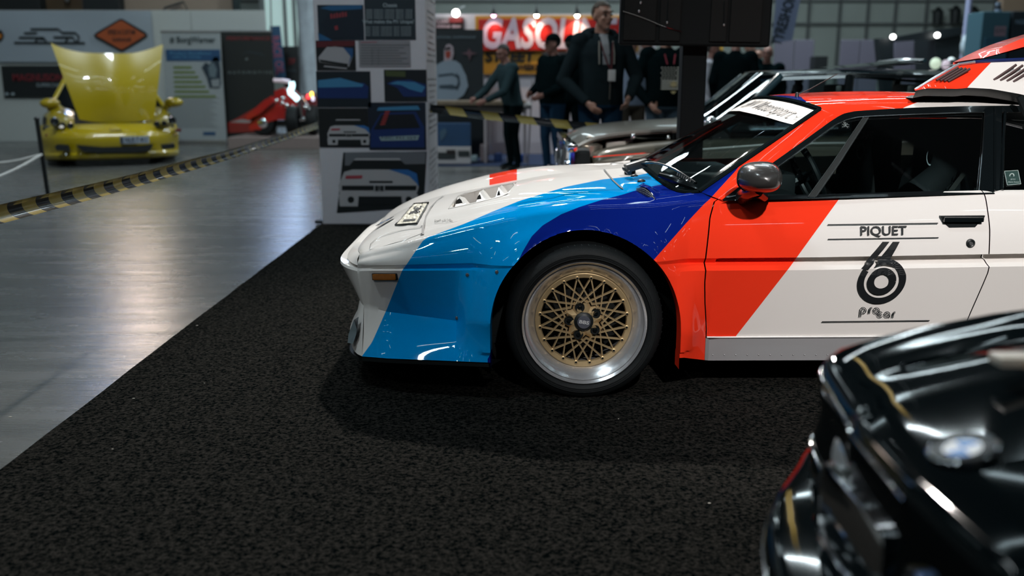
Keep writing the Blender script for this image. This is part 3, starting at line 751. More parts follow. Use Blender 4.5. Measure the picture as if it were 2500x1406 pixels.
bar = MB(); bar.grid(np.array([sp_([(2107,286),(2030,400),(1972,480)], -.008), sp_([(2118,287),(2046,400),(1990,480)], -.008)]).transpose(1, 0, 2))
bar.tube(sp_([(2118,287),(2046,400),(1990,480)], -.008), .003, 5); bar.tube(sp_([(2107,286),(2030,400),(1972,480)], -.006), .003, 5)
obj('quarter_light_bar', bar, mat('bar_grey', (.06, .065, .065), .25, metal=.6), car, smooth=40)
def sgl(A, B, name):
    m = MB(); m.grid(np.array([sp_(A, .008), sp_(B, .008)]).transpose(1, 0, 2)); o = obj(name, m, TG, car); obj(name, mirrored(m), TG, car); return o
sgl([(1795,482),(1866,430),(1972,352),(2066,292),(2110,286)], [(1795,483),(1850,483),(1900,482),(1950,481),(1976,480)], 'quarter_light')
dg = sgl([(2112,286),(2230,279),(2350,275),(2404,273)], [(1978,480),(2120,477),(2270,473),(2396,469)], 'door_glass')
rgl = sgl([(2444,274),(2560,273)], [(2440,468),(2560,465)], 'rear_side_glass')
# alarm sticker on the rear glass
st_ = MB(); q = [sidep(*p) + np.array((0, .004, 0)) for p in [(2453,418),(2486,416),(2493,449),(2460,452)]]; st_.quad(*q); s1 = obj('sticker', st_, mat('sticker_green', (.02, .05, .045), .4), rgl)
st_ = MB()
for a, b in zip(q, q[1:] + q[:1]): st_.tube([a + np.array((0, -.002, 0)), b + np.array((0, -.002, 0))], .0012, 4)
text_on(st_, 'BMW', sidep(2474, 438) + np.array((0, .002, 0)), .008); text_on(st_, 'Alarm System', sidep(2476, 444.5) + np.array((0, .002, 0)), .0085, bold=.01, width=.044)
st_.lathe([(.006, 0), (.010, 0)], sidep(2471, 429) + np.array((0, .002, 0)), 'Y', 16); obj('sticker_print', st_, mat('sticker_ink', (.42, .52, .50), .5), s1)
st_ = MB()
for k in range(7): st_.tube([sidep(2056 + 3 * (k % 3), 297 + 2.2 * k) + np.array((0, .002, 0)), sidep(2066 + 4 * ((k * 5) % 3), 299 + 2.2 * ((k * 3) % 7)) + np.array((0, .002, 0))], .0009, 4)
obj('etched_mark', st_, mat('etch', (.2, .24, .24), .6), dg)
# ---- mirror
mc = U(1872, 442, 3.30); mm = MB(); P = []
for i in range(33):
    a = 2 * PI * i / 32; row = []
    for j in range(9):
        f = math.sin(PI / 2 * j / 8); ex = .072 * f if math.cos(a) > 0 else .083 * f; ez = .058 * f if math.sin(a) > 0 else .050 * f
        ca, sa = math.cos(a), math.sin(a); ca = math.copysign(abs(ca) ** .75, ca); sa = math.copysign(abs(sa) ** .8, sa)
        row.append((mc[0] + ca * ex, mc[1] + .085 - .115 * math.cos(PI / 2 * j / 8), mc[2] + sa * ez))
    P.append(row)
mm.grid(np.array(P)); mm.add([tuple(P[i][-1]) for i in range(32)], [tuple(range(32))])
mir = obj('mirror_shell', mm, mat('mirror_grey', (.035, .034, .033), .25, coat=.35), car, smooth=50)
m = MB(); m.tube([tuple(P[i][-1]) for i in range(33)], .004, 6); obj('mirror_rim', m, M_BLACK(), mir, smooth=40)
m = MB(); m.tube([U(1815, 480, 3.50), U(1822, 474, 3.44), U(1836, 466, 3.38), U(1850, 458, 3.36)], [.030, .026, .024, .03], 12); m.rbox(U(1800,480,3.5)[0], U(1868,480,3.5)[0], 3.47, 3.50, U(1800,486,3.5)[2], U(1800,468,3.5)[2], .008)
m.tube([U(1850, 470, 3.40), U(1866, 482, 3.45)], [.02, .016], 10); obj('mirror_foot', m, mat('mirror_foot_black', (.012, .013, .014), .2, coat=.5), mir, smooth=40)
pass
# ---- aerial
m = MB(); p = U(1945, 243, 4.2); m.lathe([(.014, 0), (.010, .012), (.006, .03), (.0001, .032)], p, 'Z', 12); m.tube([p + np.array((0, 0, .02)), p + np.array((.055, 0, .045)), p + np.array((.17, 0, .11))], .0022, 6); obj('aerial', m, M_BLACK(), car, smooth=40)
# ---- cabin inside: tub, dash, wheel, seats, harness
X0, X1 = WX + .38, float(U(2560, 400, 3.6)[0]) + .1
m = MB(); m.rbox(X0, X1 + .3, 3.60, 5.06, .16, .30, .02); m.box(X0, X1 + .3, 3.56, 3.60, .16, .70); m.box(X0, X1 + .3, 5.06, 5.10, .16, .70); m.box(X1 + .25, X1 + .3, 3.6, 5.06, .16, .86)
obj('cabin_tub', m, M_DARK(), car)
dx = float(U(1720, 440, 3.9)[0]); m = MB(); m.rbox(dx - .06, dx + .32, 3.62, 5.04, .42, .775, .04); m.rbox(dx + .14, dx + .34, 3.74, 4.20, .72, .84, .03); obj('dashboard', m, mat('dash_black', (.006, .010, .011), .7), car, smooth=50)
sw = U(1752, 368, 4.0); m = MB(); sc_ = np.array((dx + .46, 4.0, .80)); Rm = Matrix.Translation(sc_) @ Matrix.Rotation(1.15, 4, 'Y')
rim = [Rm @ Vector((.16 * math.cos(a), .16 * math.sin(a), 0)) for a in np.linspace(0, 2 * PI, 33)]; m.tube(rim, .014, 8, cap=False)
for a in (0.3, PI - .3, -PI / 2): m.tube([Rm @ Vector((0, 0, -.02)), Rm @ Vector((.15 * math.cos(a + PI / 2), .15 * math.sin(a + PI / 2), 0))], .010, 6)
m.tube([Rm @ Vector((0, 0, 0)), Rm @ Vector((0, 0, -.3))], .022, 8); obj('steering_wheel', m, M_BLACK(), car, smooth=40)
def bucket(y0, px, pyt):
    """racing bucket seat whose headrest top shows at px, pyt"""
    T = U(px, pyt, y0); bx = T[0]; z1 = T[2]; m = MB(); P = []
    prof = [(bx - .46, .30, .22), (bx - .42, .38, .25), (bx - .20, .34, .25), (bx - .06, .36, .25), (bx + .00, .50, .26), (bx + .02, .66, .27), (bx + .02, .78, .22), (bx + .03, .86, .15), (bx + .03, z1 - .06, .145), (bx + .02, z1 - .01, .12), (bx + .03, z1, .05)]
    for (x, z, w) in prof:
        row = []
        for j in range(13):
            t = -1 + 2 * j / 12; bol = .075 * max(0, abs(t) - .62) / .38; row.append((x - bol * (1 if z > .4 else .3) - (.0 if z > .4 else 0), y0 + w * t, z + (bol * 1.1 if z < .40 else 0)))
        P.append(row)
    P = np.array(P); m.grid(P); Q = P + np.array((.10, 0, -.02)); m.grid(Q, flip=True)
    m.grid(np.array([P[:, 0], Q[:, 0]])); m.grid(np.array([P[:, -1], Q[:, -1]])); m.grid(np.array([P[-1], Q[-1]])); m.grid(np.array([P[0], Q[0]]))
    so = obj('bucket_seat', m, mat('seat_black', (.005, .008, .009), .9, var=.3, vscale=200), car, smooth=40)
    return so, bx, z1
s1, bx1, zt1 = bucket(4.72, 2128, 296); s2, bx2, zt2 = bucket(3.98, 2300, 288)
cloth_ink = mat('seat_print', (.72, .82, .84), .8)
for so, y0, px, py in ((s1, 4.72, 2104, 331), (s2, 3.98, 2276, 343)):
    c = U(px + 4, py, y0 - .165); m = MB(); text_on(m, 'RECARO', c, .05, ux=(1, 0, 0), uz=(-.1, 0, 1), bold=.01, width=.105); obj('seat_lettering', m, cloth_ink, so)
    c = U(px - 3, py + 38, y0 - .175); m = MB(); m.lathe([(.022, 0), (.026, 0)], (0, 0, 0), 'Y', 20); M = Matrix.Translation(c) @ Matrix.Diagonal((.7, 1, 1.5, 1)); obj('seat_badge', m.xf(M), cloth_ink, so)
m = MB(); m.tube([U(2250, 472, 3.80), U(2300, 420, 3.80), U(2325, 340, 3.80)], [.07, .055, .05], 12); obj('seat_bolster', m, mat('bolster', (.012, .016, .017), .85), s2, smooth=50)
m = MB(); p = [U(2318, 470, 3.66), U(2362, 412, 3.67)]
for a_, b_ in zip(p[:-1], p[1:]): m.quad(a_ + np.array((-.018, 0, -.01)), a_ + np.array((.018, 0, .01)), b_ + np.array((.018, 0, .01)), b_ + np.array((-.018, 0, -.01)))
hs = obj('harness_strap', m, mat('strap_grey', (.05, .05, .045), .8), car)
m = MB(); m.tube([U(2353, 401, 3.66), U(2358, 409, 3.66), U(2371, 409, 3.66), U(2377, 399, 3.66)], .0035, 6); obj('harness_buckle', m, M_STEEL(), hs, smooth=40)
m = MB(); m.tube([U(2368, 405, 3.66), U(2385, 372, 3.67)], .012, 6); obj('harness_strap', m, MATS['strap_grey'], car)
# roll cage bars
m = MB(); m.tube([(X1 - .32, 3.70, .3), (X1 - .32, 3.74, .75), (X1 - .34, 3.86, 1.03), (X1 - .34, 4.8, 1.03), (X1 - .32, 4.92, .75), (X1 - .32, 4.96, .3)], .02, 8); obj('roll_cage', m, M_BLACK(), car, smooth=50)
# ---- raised engine cover behind the roof (sail panel with louvre slots, red lid above it)
def ec(L, Y=3.72): return [U(x, y, Y) for x, y in L]
top_ = [(2234,219),(2280,191),(2341,157),(2380,151.5),(2423,148.5),(2500,145),(2640,150),(2760,172)]; bot_ = [(2237,221),(2262,215.5),(2341,217),(2364,214),(2420,217),(2487,229),(2640,262),(2760,300)]
A, B = resamp(ec(top_, 3.80), 40), resamp(ec(bot_, 3.72), 40); m = MB(); t = np.linspace(0, 1, 8)[None, :, None]; m.grid(A[:, None] * (1 - t) + B[:, None] * t)
cover = pobj('engine_cover_side', m, car, ('all', 'all', 'all', 'e4'), 40)
m = MB(); q_ = B + np.array((.01, .05, -.03)); q2_ = q_ + np.array((.05, .35, 0)); m.grid(np.array([B + np.array((0, 0.002, 0)), q_, q2_]).transpose(1, 0, 2)); obj('engine_cover_lining', m, M_BLACK(), car, smooth=40)
m = MB(); m.tube(ec(top_[:4], 3.795), .006, 6); obj('cover_edge', m, mat('edge_silver', (.62, .66, .72), .2, metal=.8), cover, smooth=40)
m = MB(); m.tube(ec(top_[2:], 3.80), .008, 6); obj('cover_edge', m, mat('edge_navy', (.01, .02, .10), .2, coat=1), cover, smooth=40)
def slots(n, a0, a1, dx_, dy_):
    for k in range(n):
        f = lambda p: U(p[0] + dx_ * k, p[1] + dy_ * k, 3.75 + .0) 
        p, q = f(a0), f(a1); m = MB(); m.tube([p + np.array((0, -.0, 0)), q + np.array((0, 0.01, 0))], .0055, 5); obj('louvre_slot', m, mat('slot_dark', (.05, .02, .02), .6), cover)
slots(4, (2286,196), (2342,165), 9.5, 1.0); slots(4, (2425,196), (2484,158), 16, 1.5)
m = MB(); tp = ec([(2392,142),(2440,117),(2500,92),(2640,50),(2760,30)], 3.95); bt = ec([(2394,143),(2440,131),(2500,114),(2640,80),(2760,62)], 3.90)
m.grid(np.array([resamp(bt, 12), resamp(tp, 12), resamp(tp, 12) + np.array((.03, .30, -.012)), resamp(bt, 12) + np.array((.03, .30, -.03))]).transpose(1, 0, 2)); obj('engine_lid', m, mat('red_paint', 'f43a20', .4, coat=1), cover, smooth=20)
m = MB(); q_ = resamp(ec([(2345,158),(2400,150),(2500,146),(2760,174)], 3.82), 12); m.grid(np.array([q_, q_ + np.array((.12, .45, .0))]).transpose(1, 0, 2)); obj('louvre_deck', m, M_BLACK(), cover)
m = MB(); c = U(2436, 232, 3.85); m.rbox(c[0] - .008, c[0] + .008, 3.84, 3.87, c[2] - .012, c[2] + .012, .003); obj('catch_pin', m, mat('red_plastic', 'd03018', .4), cover)
m = MB(); c = U(2488, 236, 3.72); m.tube([c, c + np.array((.05, 0, -.09))], .012, 8); obj('cover_hinge', m, M_BLACK(), cover, smooth=40)
# ---- rear deck and tail beyond the picture's edge
c0 = np.array([S(x, 6) for x in np.linspace(float(U(2540, 468, 3.5)[0]), XT, 30)]); zc = .88
c1 = np.array([(p[0] + .02, YC, p[2] + .07) for p in c0]); DP = coons(c0, c1, [c0[0], c1[0]], [c0[-1], c1[-1]], 30, 12); m = MB(); m.grid(DP); pobj('rear_deck', m, car, ('all', 'all', 'all', 'all')); pobj('rear_deck', mirrored(m), car, ('all', 'all', 'all', 'all'))
tl = np.array([S(XT, v) for v in VS]); m = MB(); m.grid(np.array([tl, mirY(tl)]).transpose(1, 0, 2)); pobj('tail_panel', m, car, ('all', 'all', 'all', 'all'))
m = MB(); bw = np.array([(p[0], p[1] + .02, p[2]) for p in ec([(2560,259),(2560,468)], 3.77)]); bw[1, 1] = 3.55
m.quad(bw[0], bw[1], mirY(bw[1]), mirY(bw[0])); obj('rear_bulkhead', m, M_DARK(), car)
m = MB(); m.box(RW[0][0, 0] + .12, XT - .05, 3.72, 4.94, .14, .17); obj('floor_pan', m, M_DARK(), car)
# wheel housings
for wx in (WX, WX2):
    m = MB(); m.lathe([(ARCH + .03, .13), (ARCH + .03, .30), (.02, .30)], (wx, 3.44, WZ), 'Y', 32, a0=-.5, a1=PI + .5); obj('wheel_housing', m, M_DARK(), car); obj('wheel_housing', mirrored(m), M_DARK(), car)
# ---- wheels
def wheel(wx, right=False):
    Y = 3.42; c = (wx, Y, WZ); R = WZ; rl = .2375
    w = obj('wheel', MB().lathe([(rl - .012, .014), (rl - .003, .004), (rl, 0), (rl + .002, .006), (rl + .001, .012)][::1], c, 'Y', 96).lathe([(rl - .012, .010), (rl - .018, .0155), (rl - .026, .024), (rl - .034, .034), (rl - .041, .044), (.190, .052), (.186, .060)], c, 'Y', 96).lathe([(.186, .060), (.186, .20)], c, 'Y', 64), mat('lip_polished', (.80, .81, .84), .22, metal=.8), car, smooth=35)
    prof = [(rl + .001, .010), (rl + .012, -.006), (rl + .024, -.012), (R - .030, -.010), (R - .012, 0.0), (R - .003, .018), (R, .04), (R, .19), (R - .012, .215), (rl, .22)]
    t = MB().lathe(prof, c, 'Y', 96); ty = obj('tyre', t, M_RUBBER(), w, smooth=40)
    t = MB()
    for a0 in (35, 215):
        for i, ch in enumerate('RADIAL'):
            a = math.radians(a0 - (i - 2.5) * 5.2); rr = (rl + R) / 2 + .002; text_on(t, ch, np.array((wx + rr * math.cos(a), Y - .0125, WZ + rr * math.sin(a))), .024, (math.sin(a), 0, -math.cos(a)), (math.cos(a), 0, math.sin(a))) if False else None
    for k in range(72):
        a = 2 * PI * k / 72; t.tube([(wx + (R - .016) * math.cos(a), Y + .0, WZ + (R - .016) * math.sin(a)), (wx + (R + .0005) * math.cos(a + .05), Y + .03, WZ + (R + .0005) * math.sin(a + .05))], .0018, 4)
    obj('tread_groove', t, M_BLACK(), ty)
    t = MB()
    for rr in (rl + .016, R - .034): t.lathe([(rr, -.0128), (rr + .002, -.0135), (rr + .004, -.0128)], (wx, Y, WZ), 'Y', 72)
    obj('sidewall_rib', t, M_RUBBER(), ty, smooth=40)
    # gold lattice centre
    yf = Y + .056; g = MB(); g.lathe([(.186, .010), (.186, -.002), (.183, -.004), (.168, -.001), (.164, .006), (.164, .014)], (wx, yf, WZ), 'Y', 80); rg_ = obj('lattice_ring', g, M_GOLD(), w, smooth=35)
    hp = [];
    for k in range(20):
        a = 2 * PI * k / 20 + math.radians(9); rr = (.083, .060)[k % 2]; hp.append((rr * math.cos(a), rr * math.sin(a)))
    g = MB(); P = []
    for (rs, h) in ((1.0, .012), (1.0, .002), (.86, -.006), (.62, -.016), (.02, -.018)):
        P.append([(wx + x * rs, yf + h, WZ + z * rs) for x, z in hp])
    P = np.array(P).transpose(1, 0, 2); g.grid(P, closed_u=True); hub = obj('hub', g, M_GOLD(), w, smooth=25)
    proto = None
    for k in range(40):
        i = k // 2; s_ = 1 if k % 2 else -1
        if proto is None or k == 1:
            a = 0; e = s_ * math.radians(38); rI = .070; d = [(.168 * math.cos(0), .168 * math.sin(0)), (rI * math.cos(e), rI * math.sin(e))]
            m = MB(); a_, b_ = d; dd = np.array((b_[0] - a_[0], b_[1] - a_[1])); nn = np.array((-dd[1], dd[0])) / np.hypot(*dd)
            P = []
            for (q, wd, h) in ((a_, .0042, 0), ((a_[0] + dd[0] * .5, a_[1] + dd[1] * .5), .0034, -.003 + s_ * .0006), (b_, .0045, -.006)):
                P.append([(q[0] - nn[0] * wd, h + .012, q[1] - nn[1] * wd), (q[0] - nn[0] * wd * .6, h, q[1] - nn[1] * wd * .6), (q[0] + nn[0] * wd * .6, h, q[1] + nn[1] * wd * .6), (q[0] + nn[0] * wd, h + .012, q[1] + nn[1] * wd)])
            m.grid(np.array(P)); o = obj('spoke', m, M_GOLD(), w, smooth=30, local=True)
            if k == 0: proto = o; pm_ = [o, None]
            else: pm_[1] = o
        else:
            o = pm_[k % 2].copy(); COL.objects.link(o)
        o.parent = w; o.location = Vector((wx, yf - .001, WZ)) - root_off(w); o.rotation_euler = (0, -(2 * PI * i / 20 + math.radians(9)), 0)
    b0 = None
    for k in range(20):
        a = 2 * PI * k / 20 + math.radians(9); 
        if b0 is None:
            m = MB(); m.lathe([(.0075, .012), (.0075, -.003), (.0045, -.005)], (0, 0, 0), 'Y', 10); m.lathe([(.0045, -.005), (.004, -.001), (.0001, -.001)], (0, 0, 0), 'Y', 8, mi=1)
            b0 = obj('rim_bolt', m, [M_GOLD(), M_BLACK()], w, smooth=40, local=True); o = b0
        else: o = b0.copy(); COL.objects.link(o)
        o.parent = w; o.location = Vector((wx + .1685 * math.cos(a), yf - .002, WZ + .1685 * math.sin(a))) - root_off(w)
    for k in range(5):
        a = math.radians(106 - 72 * k); q = (wx + .056 * math.cos(a), yf - .012, WZ + .056 * math.sin(a))
        o = obj('lug_recess', MB().lathe([(.0001, -.001), (.0165, -.002), (.0175, -.006), (.0185, -.002), (.0190, .006)], q, 'Y', 18), M_BLACK(), w, smooth=40)
        obj('lug_nut', MB().lathe([(.0001, -.010), (.006, -.010), (.009, -.006), (.009, .002)], q, 'Y', 6), M_GLOSSBLK(), w)
    cp = obj('centre_cap', MB().lathe([(.0001, -.030), (.024, -.030), (.030, -.028), (.0365, -.022), (.038, -.010), (.038, .004)], (wx, yf, WZ), 'Y', 36), M_BLACK(), w, smooth=35)
    obj('cap_disc', MB().lathe([(.0001, -.032), (.0245, -.032), (.0255, -.030)], (wx, yf, WZ), 'Y', 32), mat('cap_grey', (.09, .095, .12), .4), w, smooth=35)
    m = MB(); text_on(m, 'BBS', (wx, yf - .0335, WZ), .0185, ux=(.985, 0, -.17), uz=(.17, 0, .985), bold=.03, width=.038); obj('cap_lettering', m, mat('cap_silver', (.75, .76, .78), .3, metal=.3), w)
    obj('brake_disc', MB().lathe([(.04, .13), (.15, .13), (.15, .15)], c, 'Y', 40), mat('disc_dark', (.02, .022, .022), .4, metal=.5), w)
    return w
w1 = wheel(WX); w2 = copy_tree(w1, car); w2.location.x += 2.56
for w in (w1, w2):
    f = copy_tree(w, car); f.rotation_euler = (0, 0, PI); q = f.location.copy(); wx = WX if w is w1 else WX2
    # turned about the hub to the far side
    f.location = Vector((2 * (wx - WX) - q.x * 1 + 0, 0, 0))
# ================================================================ the hall
def concrete():
    m = bpy.data.materials.new('polished_concrete'); m.use_nodes = True; nt = m.node_tree; b = nt.nodes['Principled BSDF']; L = nt.links
    tc = nt.nodes.new('ShaderNodeTexCoord'); mp = nt.nodes.new('ShaderNodeMapping'); mp.inputs['Scale'].default_value = (.35, 2.2, 1); L.new(tc.outputs['Object'], mp.inputs['Vector'])
    n = nt.nodes.new('ShaderNodeTexNoise'); n.inputs['Scale'].default_value = 3; n.inputs['Detail'].default_value = 8; n.inputs['Roughness'].default_value = .6; L.new(mp.outputs[0], n.inputs['Vector'])
    n2 = nt.nodes.new('ShaderNodeTexNoise'); n2.inputs['Scale'].default_value = .6; n2.inputs['Detail'].default_value = 4; L.new(tc.outputs['Object'], n2.inputs['Vector'])
    r = nt.nodes.new('ShaderNodeValToRGB'); r.color_ramp.elements[0].color = lin((.060, .064, .062)); r.color_ramp.elements[1].color = lin((.135, .135, .128)); r.color_ramp.elements[0].position = .3; r.color_ramp.elements[1].position = .72
    ad = nt.nodes.new('ShaderNodeMath'); ad.operation = 'MULTIPLY_ADD'; ad.inputs[1].default_value = .5; ad.inputs[2].default_value = .0
    ad2 = nt.nodes.new('ShaderNodeMath'); ad2.operation = 'MULTIPLY_ADD'; ad2.inputs[1].default_value = .5
    L.new(n.outputs['Fac'], ad.inputs[0]); L.new(n2.outputs['Fac'], ad2.inputs[0]); L.new(ad.outputs[0], ad2.inputs[2]); L.new(ad2.outputs[0], r.inputs['Fac']); L.new(r.outputs[0], b.inputs['Base Color'])
    rr = nt.nodes.new('ShaderNodeMapRange'); rr.inputs['To Min'].default_value = .16; rr.inputs['To Max'].default_value = .36; L.new(n.outputs['Fac'], rr.inputs['Value']); L.new(rr.outputs[0], b.inputs['Roughness'])
    bp = nt.nodes.new('ShaderNodeBump'); bp.inputs['Strength'].default_value = .28; bp.inputs['Distance'].default_value = .02; L.new(n.outputs['Fac'], bp.inputs['Height']); L.new(bp.outputs[0], b.inputs['Normal'])
    b.inputs['Specular IOR Level'].default_value = .8
    return m
def carpet_mat():
    m = bpy.data.materials.new('carpet_black'); m.use_nodes = True; nt = m.node_tree; b = nt.nodes['Principled BSDF']; L = nt.links
    tc = nt.nodes.new('ShaderNodeTexCoord'); v = nt.nodes.new('ShaderNodeTexNoise'); v.inputs['Scale'].default_value = 75; v.inputs['Detail'].default_value = 6; v.inputs['Roughness'].default_value = .7; L.new(tc.outputs['Object'], v.inputs['Vector'])
    r = nt.nodes.new('ShaderNodeValToRGB'); r.color_ramp.elements[0].color = lin((.0012, .0028, .0032)); r.color_ramp.elements[1].color = lin((.040, .037, .033)); r.color_ramp.elements[0].position = .40; r.color_ramp.elements[1].position = .66
    L.new(v.outputs['Fac'], r.inputs['Fac']); L.new(r.outputs[0], b.inputs['Base Color']); b.inputs['Roughness'].default_value = .95; b.inputs['Specular IOR Level'].default_value = 0
    bp = nt.nodes.new('ShaderNodeBump'); bp.inputs['Strength'].default_value = .9; bp.inputs['Distance'].default_value = .012; L.new(v.outputs['Fac'], bp.inputs['Height']); L.new(bp.outputs[0], b.inputs['Normal'])
    return m
HX0, HX1, HY0, HY1, HZ = -17, 19, -12, 32, 9.5
struct(obj('floor', MB().box(HX0, HX1, HY0, HY1, -.05, 0), concrete()))
wallm = mat('hall_wall', (.30, .335, .31), .7, var=.10, vscale=1.2)
struct(obj('wall_back', MB().box(HX0, HX1, HY1, HY1 + .2, 0, HZ), wallm))
struct(obj('wall_left', MB().box(HX0 - .2, HX0, HY0, HY1, 0, HZ), wallm)); struct(obj('wall_right', MB().box(HX1, HX1 + .2, HY0, HY1, 0, HZ), wallm))
struct(obj('wall_front', MB().box(HX0, HX1, HY0 - .2, HY0, 0, HZ), mat('hall_wall_dark', (.03, .034, .035), .8)))
struct(obj('ceiling', MB().box(HX0, HX1, HY0, HY1, HZ, HZ + .2), mat('hall_ceiling', (.012, .015, .016), .9)))
# back wall: rail, joints of its panels
struct(obj('trim_1', MB().box(HX0, HX1, HY1 - .12, HY1, U(0, 62, HY1)[2], U(0, 56, HY1)[2]), mat('rail_grey', (.09, .10, .10), .6)))
struct(obj('trim_2', MB().box(HX0, HX1, HY1 - .08, HY1, U(0, 6, HY1)[2], U(0, 0, HY1)[2]), MATS['rail_grey']))
for i, px in enumerate((1905, 1970, 2045, 2113, 2180, 2255, 2420, 1560, 1480)):
    x = U(px, 100, HY1)[0]; struct(obj('trim_%d' % (i + 3), MB().box(x - .05, x + .05, HY1 - .06, HY1, 0, HZ), MATS['rail_grey']))
# carpet
CX = float(UZ(395, 848)[0])
cb = MB(); n = 60; rng = random.Random(5); xs = [CX + rng.uniform(-.004, .004) for _ in range(n)]; P = []
for i, y in enumerate(np.linspace(-6, 8.02, n)):
    P.append([(xs[i] - .002, y, .0005), (xs[i], y, .009), (10.5, y, .009)])
cb.grid(np.array(P)); cb.box(CX, 10.5, 8.0, 8.02, .0005, .009)
struct(obj('carpet', cb, carpet_mat()), 'black needle felt carpet under the racing coupe')
for p, r in (((498, 742), .004), ((481, 795), .006), ((1732, 1229), .005), ((275, 1097), .004), ((499, 936), .0035), ((326, 973), .006), ((1510, 1023), .003)):
    c = UZ(*p, .0095); o = tag(obj('litter_scrap', MB().ell(c + np.array((0, 0, .001)), (r, r * .5, .0015), 8, 5), mat('scrap_pale', (.5, .46, .4), .7)), 'tiny pale scrap lying on the black carpet', 'scrap', 'scraps on the carpet')
c = UZ(25, 1018, .0); tag(obj('litter_scrap', MB().ell(c + np.array((0, 0, .001)), (.007, .004, .001), 8, 5), MATS['scrap_pale']), 'tiny pale scrap lying on the bare concrete floor', 'scrap')
# ceiling luminaires: rows of strip lights on hangers
lm = mat('tube_glow', (.74, .93, 1.0), .5, emit=14); hs = mat('luminaire_white', (.5, .5, .5), .5)
L0 = None
for j, y in enumerate((-9, -6.5, -4, -1.5, 1, 3.5, 6, 9, 12, 15, 19, 23, 27)):
    for i, x in enumerate((-13, -9.5, -6, -2.5, 1, 4.5, 8, 11.5, 15)):
        if (i * 5 + j * 3) % 4 == 0: continue
        if L0 is None:
            L0 = thing('ceiling_light', (x, y, 7.6), 'white tubular strip light hanging in rows under the hall ceiling', 'light', 'strip lights under the hall ceiling')
            obj('housing', MB().box(-.75, .75, -.07, .07, .03, .09), hs, L0, local=True); obj('tube', MB().tube([(-.72, 0, 0), (.72, 0, 0)], .028, 8), lm, L0, local=True)
            k = MB(); k.tube([(-.6, 0, .09), (-.6, 0, 1.9)], .006, 4); k.tube([(.6, 0, .09), (.6, 0, 1.9)], .006, 4); obj('hanger', k, hs, L0, local=True)
        else: c = copy_tree(L0); c.location = (x, y, 7.6)
lm2 = mat('line_glow', (.80, .95, 1.0), .5, emit=26)
for n_, ((xa, ya), (xb, yb)) in enumerate((((-1.0, 26), (.75, 19)), ((-1.5, 18.9), (-.5, 15.5)), ((4.4, 19.4), (10.8, 19.4)), ((1.1, 26.5), (2.9, 29)))):
    a_ = math.atan2(yb - ya, xb - xa); L_ = math.hypot(xb - xa, yb - ya) / 2; t = thing('line_light', ((xa + xb) / 2, (ya + yb) / 2, 7.6), 'long bright line light hanging under the hall ceiling', 'light', 'line lights under the hall ceiling', a_)
    obj('housing', MB().box(-L_, L_, -.11, .11, .05, .14), hs, t, local=True); obj('tube', MB().tube([(-L_, 0, 0), (L_, 0, 0)], .08, 8), lm2, t, local=True)
    for q in (-.7, .7): obj('hanger', MB().tube([(L_ * q, 0, .14), (L_ * q, 0, 1.9)], .008, 4), hs, t, local=True)
# lamp heads of the show spotlights and of the added nose fill
def can(name, lo, label):
    t = thing(name, lo.location, label, 'spotlight'); t.rotation_euler = lo.rotation_euler
    obj('lamp_can', MB().lathe([(.13, -.02), (.14, .05), (.14, .35), (.08, .42), (.0001, .42)], (0, 0, 0), 'Z', 20), M_BLACK(), t, local=True, smooth=40)
    obj('bracket', MB().tube([(.16, 0, .2), (.16, 0, .6), (-.16, 0, .6), (-.16, 0, .2)], .012, 6), M_BLACK(), t, local=True)
can('spotlight', KEY, 'black spotlight lamp hung in front of the coupe'); can('spotlight', NOSE_FILL, 'black lamp head of the added fill spot left of the coupe nose'); can('spotlight', BACK, 'black spotlight lamp hung high behind the coupe')

# lit daylight panel and lamps high on the far wall (they mirror in the floor)
x0, x1, z0, z1 = R4(650, 0, 762, 125, 30.5); z1 = 7.6
wn = struct(obj('window_1', MB().box(x0 - .1, x1 + .1, 30.5, 30.6, z0 - .1, z1 + .1), mat('window_frame_grey', (.2, .22, .22), .5)))
obj('pane', MB().box(x0, x1, 30.44, 30.49, z0, U(0, -20, 30.5)[2]), mat('daylight_low', (.55, .75, .72), .5, emit=.42), wn)
obj('pane', MB().box(x0, x1, 30.44, 30.49, U(0, -20, 30.5)[2] + .05, z1), mat('daylight_high', (.50, .66, 1.0), .5, emit=9), wn)
for px in (697, 720, 640): x = U(px, 60, 30.4)[0]; obj('mullion', MB().box(x - .05, x + .05, 30.36, 30.46, z0, z1), MATS['window_frame_grey'], wn)
c = U(248, -330, 22); t = thing('flood_lamp', c, 'warm hall flood lamp hung high over the yellow car', 'lamp')
obj('lamp_face', MB().box(c[0] - .45, c[0] + .45, c[1] - .02, c[1], c[2] - .9, c[2] + .5), mat('flood_glow', (1, .80, .68), .5, emit=20), t); obj('lamp_housing', MB().box(c[0] - .5, c[0] + .5, c[1] + .005, c[1] + .25, c[2] - .95, c[2] + .55), M_BLACK(), t)
c = U(125, -480, 22); t = thing('flood_lamp', c, 'blue hall flood lamp hung high over the display stands', 'lamp')
obj('lamp_face', MB().box(c[0] - .4, c[0] + .4, c[1] - .02, c[1], c[2] - .6, c[2] + .4), mat('blue_glow', (.25, .50, 1), .5, emit=9), t); obj('lamp_housing', MB().box(c[0] - .45, c[0] + .45, c[1] + .005, c[1] + .25, c[2] - .65, c[2] + .45), M_BLACK(), t)

